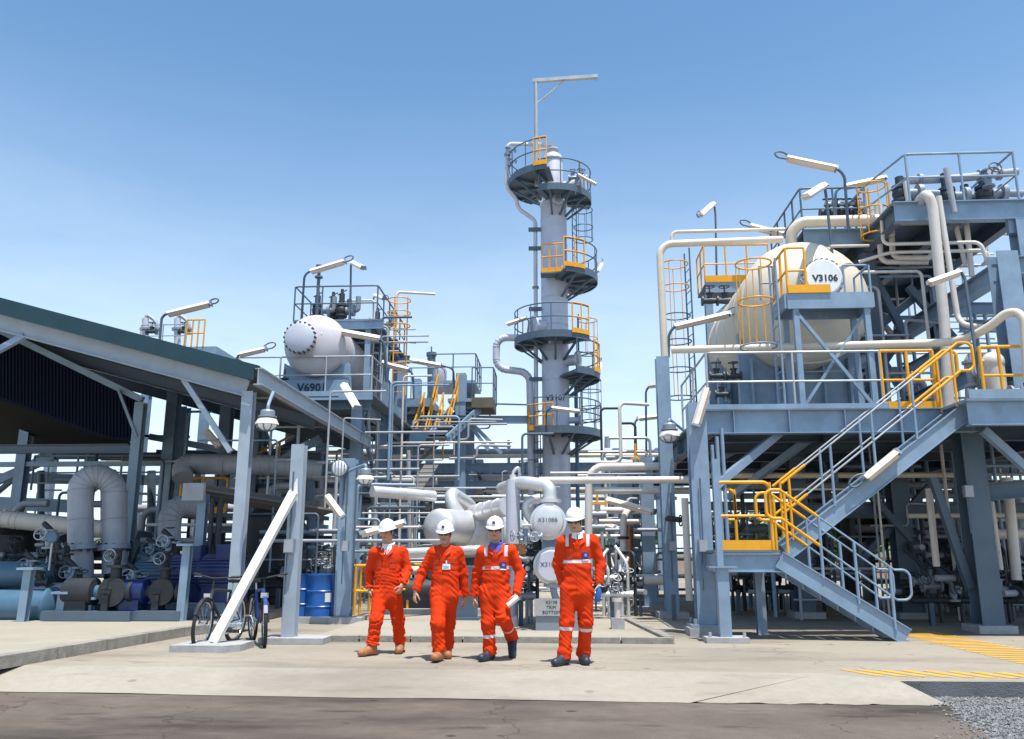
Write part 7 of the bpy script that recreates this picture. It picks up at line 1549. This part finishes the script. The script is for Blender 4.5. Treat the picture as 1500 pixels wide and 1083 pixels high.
    def hit(x, z, off=.004):
        o = V(sh + fr * x + np.array((0, 0, z)) + bf * .6); r_ = bvh.ray_cast(o, V(-bf)); return (r_[0] + r_[1] * off) if r_[0] is not None else None
    def patch(name, x0, z0, x1, z1, m, off=.004, par=None, n=5):
        P_ = [[hit(x0 + (x1 - x0) * i / n, z0 + (z1 - z0) * j / n, off) for i in range(n + 1)] for j in range(n + 1)]
        b = MB(); vs_, f_ = [], []
        for r_ in P_:
            for p in r_: vs_.append(p if p is not None else V((0, 0, 0)))
        bad = {i for i, p in enumerate([p for r_ in P_ for p in r_]) if p is None}
        for j in range(n):
            for i in range(n):
                q_ = (j * (n + 1) + i, j * (n + 1) + i + 1, (j + 1) * (n + 1) + i + 1, (j + 1) * (n + 1) + i)
                if not bad & set(q_): f_.append(q_)
        b.add(vs_, f_, True); return b.build(name, m, par or body)
    # collar flaps and pocket flaps
    for e in (-1, 1):
        patch('pocket_flap', e * .05, -.155, e * .135, -.115, ORANGEP, .012, cov); patch('pocket', e * .055, -.235, e * .13, -.15, ORANGEP, .007, cov)
        b = MB(); c0 = V(neck0 + np.array((0, 0, .035)) + fr * e * .07 + bf * .03); c1 = V(sh + bf * .125 + fr * e * .028 + np.array((0, 0, -.075))); c2 = V(sh + bf * .125 + fr * e * .085 + np.array((0, 0, -.035))); c3 = V(sh + fr * e * .10 + bf * .03 + np.array((0, 0, .058)))
        pts = []
        for p in (c0, c1, c2, c3): pts.append(p)
        h1 = hit((pts[1] - V(sh)).dot(V(fr)), pts[1].z - sh[2], .008); h2 = hit((pts[2] - V(sh)).dot(V(fr)), pts[2].z - sh[2], .012)
        if h1: pts[1] = h1
        if h2: pts[2] = h2
        b.prism(pts, V(bf) * .008 + V((0, 0, .004))); b.build('collar', ORANGEP, cov)
    if opt.get('logo'):
        lg = patch('badge_patch', .052, -.235, .125, -.155, PATCH, .013); patch('emblem', .075, -.205, .103, -.172, PATCHL, .016, lg, 3); patch('badge_strip', .055, -.252, .122, -.240, CARD, .013)
    if opt.get('card'):
        x_, z_ = opt['card']; cd = patch('identity_card', x_ - .045, z_ - .035, x_ + .045, z_ + .035, CARD, .012); patch('card_print', x_ - .036, z_ - .028, x_ + .03, z_ + .008, CARDB, .015, cd, 2); patch('card_clip', x_ - .008, z_ + .035, x_ + .008, z_ + .075, CARD, .012)
    if opt.get('shirt') is not None:
        b = MB(); m_ = opt['shirt']
        b.tube([V(neck0 + np.array((0, 0, .05)) + (fr * math.cos(a) * .072 + bf * math.sin(a) * .078) + np.array((0, 0, -.022)) * math.sin(a)) for a in np.linspace(0, 2 * math.pi, 17)[:-1]], .016, 7, closed=True)
        for e in (-1, 1):
            b.prism([V(neck0 + np.array((0, 0, .05)) + fr * e * .06 + bf * .05), V(neck0 + np.array((0, 0, .02)) + fr * e * .004 + bf * .085), V(neck0 + np.array((0, 0, -.075 * opt.get('shirtlen', 1))) + fr * e * .012 + bf * .118), V(neck0 + np.array((0, 0, -.02)) + fr * e * .07 + bf * .088)], V(bf) * .006)
        b.build('shirt_collar', m_, body)
    # --- hair, helmet, glasses
    vx = Vox(hd - .16, hd + .16, .006); vx.ell(hp(0, -.022, .05), (.082 * S, .094 * S, .090 * S), ax, .01); vx.ell(hp(0, -.045, -.01), (.076 * S, .066 * S, .065 * S), ax, .02)
    for e in (-1, 1): vx.cap(hp(e * .071, .02, .03), hp(e * .072, .018, -.012), .014, .007, .01)
    vx.ell(hp(0, .085, -.03), (.068 * S, .05 * S, .085 * S), ax, .01, sub=True)
    a_, b_ = vx.mesh(); np_mesh('hair', a_, b_, HAIRM, body)
    ht = opt.get('htilt', .10); hf = nrm(face * math.cos(ht) + upv * -math.sin(ht) * -1 * opt.get('hts', -1)); hu = nrm(np.cross(lat, hf)); hu = hu if hu[2] > 0 else -hu
    hc = hp(0, -.004, .062); b = MB(); n = 36; vs_ = []; rows = 9
    for j in range(rows):
        ph_ = (math.pi / 2) * j / (rows - 1)
        for i in range(n):
            a = 2 * math.pi * i / n; rx, ry, rz = .108, .132, .118; k_ = math.cos(ph_); ridge = .006 * (1 if abs(math.cos(a)) < .25 else 0) * math.sin(ph_) ** .5
            vs_.append(V(hc + (lat * math.cos(a) * rx * k_ + hf * math.sin(a) * ry * k_ + hu * (rz + ridge) * math.sin(ph_)) * S))
    b.add(vs_, [(j * n + i, j * n + (i + 1) % n, (j + 1) * n + (i + 1) % n, (j + 1) * n + i) for j in range(rows - 1) for i in range(n)], True)
    hel = b.build('hard_hat', opt.get('helm', HELM), body)
    b = MB(); vs_ = []
    for (k_, z_) in ((.97, .004), (1.0, -.002), (1.10, -.010), (1.10, -.016), (.97, -.010)):
        for i in range(n):
            a = 2 * math.pi * i / n; sn = math.sin(a); vis = max(0, sn) ** 1.5 * .034 if k_ > 1.05 else 0; dr = -max(0, sn) ** 2 * .018 if k_ > 1.05 else 0
            vs_.append(V(hc + (lat * math.cos(a) * .108 * k_ + hf * (sn * .132 * k_ + vis) + hu * (z_ + dr)) * S))
    b.add(vs_, [(j * n + i, j * n + (i + 1) % n, (j + 1) * n + (i + 1) % n, (j + 1) * n + i) for j in range(4) for i in range(n)], True); b.build('brim', opt.get('helm', HELM), hel)
    if opt.get('emblem'):
        c = V(hc + hf * .128 * S + hu * .05 * S); b = MB(); b.bar(c - V(lat) * .017, c + V(lat) * .017, .012, .034, side=tuple(hf)); b.build('emblem', PURPLE, hel)
    if opt.get('shades', True):
        gl = MB()
        for e in (-1, 1):
            for i in range(4):
                x0, x1 = e * (.006 + .017 * i), e * (.006 + .017 * (i + 1)); y0, y1 = .101 - .55 * (abs(x0) ** 2) * 6, .101 - .55 * (abs(x1) ** 2) * 6; tp_, bt_ = .028, -.014 + .004 * i
                pts = [V(hp(x0, y0, bt_)), V(hp(x1, y1, bt_)), V(hp(x1, y1, tp_ - .002)), V(hp(x0, y0, tp_))]; gl.prism(pts if e > 0 else pts[::-1], V(-face * .005))
        g = gl.build('sunglasses', SHADE, body); b = MB(); b.rod(V(hp(-.012, .104, .02)), V(hp(.012, .104, .02)), .004, 6)
        for e in (-1, 1): b.tube([V(hp(e * .07, .082, .02)), V(hp(e * .08, .05, .02)), V(hp(e * .082, -.01, .015))], .003, 5, bend=.01)
        b.build('frame', SHADE, g)
    else:
        for e in (-1, 1):
            ey = MB().sph(hp(e * .032, .073, .012), .0135, 12, 8).build('eye', CARD, body); MB().sph(hp(e * .032, .0835, .011), .0065, 8, 6).build('iris', HAIRM, ey)
            MB().tube([V(hp(e * .014, .092, .032)), V(hp(e * .03, .09, .036)), V(hp(e * .047, .078, .032))], .004, 5, bend=.01).build('eyebrow', HAIRM, body)
        g = MB()
        for e in (-1, 1): g.tube([V(hp(e * .033 + .019 * math.cos(a), .101, .010 + .014 * math.sin(a))) for a in np.linspace(0, 2 * math.pi, 13)[:-1]], .0018, 5, closed=True); g.tube([V(hp(e * .052, .1, .014)), V(hp(e * .08, .05, .016)), V(hp(e * .082, -.01, .012))], .0018, 5, bend=.01)
        g.rod(V(hp(-.014, .101, .014)), V(hp(.014, .101, .014)), .0018, 5); g.build('spectacles', SHADE, body)
    # --- boots
    for k in ('L', 'R'):
        g, td = feet[k]; an = J['ank' + k]; un = nrm(np.array((0, 0, 1.)) - td * td[2]); heel = g - td * .085; toe = g + td * .135
        vx = Vox(np.minimum(np.minimum(heel, toe), an) - .14, np.maximum(np.maximum(heel, toe), an + np.array((0, 0, .12))) + .14, .0065)
        vx.cap(heel + un * .05, toe + un * .042, .045, .044, .03); vx.cap(toe + un * .045 - td * .02, toe + un * .046, .05, .046, .02); vx.cap(heel + un * .06 + td * .02, an + un * .09 * (1 if opt.get('highboot') else .25), .052, .054, .04); vx.cap(an, g + td * .05 + un * .055, .052, .046, .04)
        vx.cut(g + un * .012, -un, .3); a_, b_ = vx.mesh(); bo = np_mesh('boot', a_, b_, opt['boot'], body)
        b = MB(); sd = np.cross(td, un); out = []
        for i in range(20):
            a = 2 * math.pi * i / 20; L_ = .125 if math.cos(a) > 0 else .125; w_ = .046 + .006 * math.cos(a)
            out.append(V(g + td * (.026 + math.cos(a) * .145) + sd * math.sin(a) * w_))
        b.prism(out, V(un * .024)); b.build('sole', SOLE, bo)
    return body, J, bvh
PI = math.pi
person('leftmost worker in plain orange coverall with white shirt collar and tan boots', dict(
    head=(567, 780, 0), shL=(548, 807, -.03), shR=(590, 806, .05), elL=(541, 837, .08), wrL=(541, 862, .02), elR=(597, 836, .06), wrR=(589, 857, -.12),
    hipL=(558, 869, 0), hipR=(576, 869, .02), kneeL=(551, 908, -.16), kneeR=(583, 908, .05)), 11.3,
    dict(L=(540, 961, -.22, 0, -.55, 0.0), R=(585, 958, .12, 0, .1, 0.0)),
    dict(yaw=-.22, byaw=-.10, boot=TANB, highboot=True, hem=-.03, shades=False, shirt=SHIRTW, shirtlen=1.2, seed=1, handL=((.02, .1, -1), (1, .2, 0), .55, 1), handR=((-.25, -.35, -.9), (-.8, .4, -.1), .95, -1)))
person('worker in plain orange coverall wearing a white identity card and tan boots', dict(
    head=(652, 783, 0), shL=(634, 807, 0), shR=(671, 806, .03), elL=(619, 838, .02), wrL=(609, 866, -.06), elR=(678, 840, .1), wrR=(681, 874, .12),
    hipL=(643, 871, -.02), hipR=(659, 871, .02), kneeL=(641, 908, -.18), kneeR=(657, 906, .08)), 10.75,
    dict(L=(641, 972, -.22, 0, -.15, .12), R=(655, 965, .16, 0, .2, 0)),
    dict(yaw=-.08, byaw=-.08, boot=TANB, highboot=True, hem=-.02, emblem=True, card=(.04, -.20), seed=2, handL=((-.15, -.2, -.95), (.7, .5, 0), .5, 1), handR=((.05, .25, -.95), (-.8, .3, 0), .6, -1)))
P3 = person('worker in silver taped orange coverall with blue shirt collar, one foot lifted', dict(
    head=(725, 777, 0), shL=(706, 806, 0), shR=(749, 804, .02), elL=(699, 840, .06), wrL=(694, 874, .05), elR=(762, 840, .05), wrR=(756, 871, -.10),
    hipL=(715, 869, 0), hipR=(736, 869, .02), kneeL=(715, 915, -.04), kneeR=(738, 906, -.10)), 10.7,
    dict(L=(714, 974, -.05, 0, -.5, 0), R=(750, 960, .34, .10, .1, -.75)),
    dict(yaw=-.05, byaw=-.03, boot=NAVYB, hem=.03, tape=True, tl=.46, logo=True, shirt=SHIRTB, emblem=True, bent='R', seed=3, handL=((-.05, -.1, -1), (.9, .3, 0), .6, 1), handR=((-.2, -.35, -.9), (-.8, .3, -.1), .9, -1)))
P4 = person('tallest worker at right in orange coverall with silver tape and dark navy boots', dict(
    head=(842, 765, 0), shL=(823, 791, 0), shR=(869, 789, .02), elL=(817, 826, .06), wrL=(824, 856, .10), elR=(880, 827, .04), wrR=(877, 855, -.02),
    hipL=(834, 864, 0), hipR=(856, 864, .02), kneeL=(830, 914, -.03), kneeR=(858, 914, .02)), 10.35,
    dict(L=(823, 978, -.10, 0, -.6, 0), R=(856, 976, .05, 0, .15, 0)),
    dict(yaw=-.18, byaw=-.04, s=1.03, boot=NAVYB, hem=.035, tape=True, tl=.20, logo=True, shirt=SHIRTW, shirtlen=.5, seed=4, handL=((.2, .5, -.8), (.9, .2, 0), .5, 1), handR=((-.02, -.15, -1), (-.9, .2, -.1), .8, -1)))
# things held in the hands
h3 = V(P3[1]['wrR']) + V((-.03, -.05, -.10))
single('white_paper_roll', WHITEP, 'rolled white paper held in the hand of the worker with the blue shirt', 'paper', lambda b: b.rod(h3 + V((-.07, -.02, -.03)), h3 + V((.06, .0, .07)), .032, 12))
h4 = V(P4[1]['wrR']) + V((-.005, -.035, -.10))
t = thing('drink_bottle', 'small blue bottle in the hand of the tallest worker', 'bottle', h4)
part(t, 'bottle_body', DRUM, lambda b: b.lathe([(0, -.11), (.03, -.11), (.034, -.1), (.034, .0), (.03, .03), (.014, .055), (.014, .07), (0, .07)], h4, (.15, 0, 1), 16)); part(t, 'cap', WHITEP, lambda b: b.rod(h4 + V((.011, 0, .07)), h4 + V((.014, 0, .09)), .016, 10))
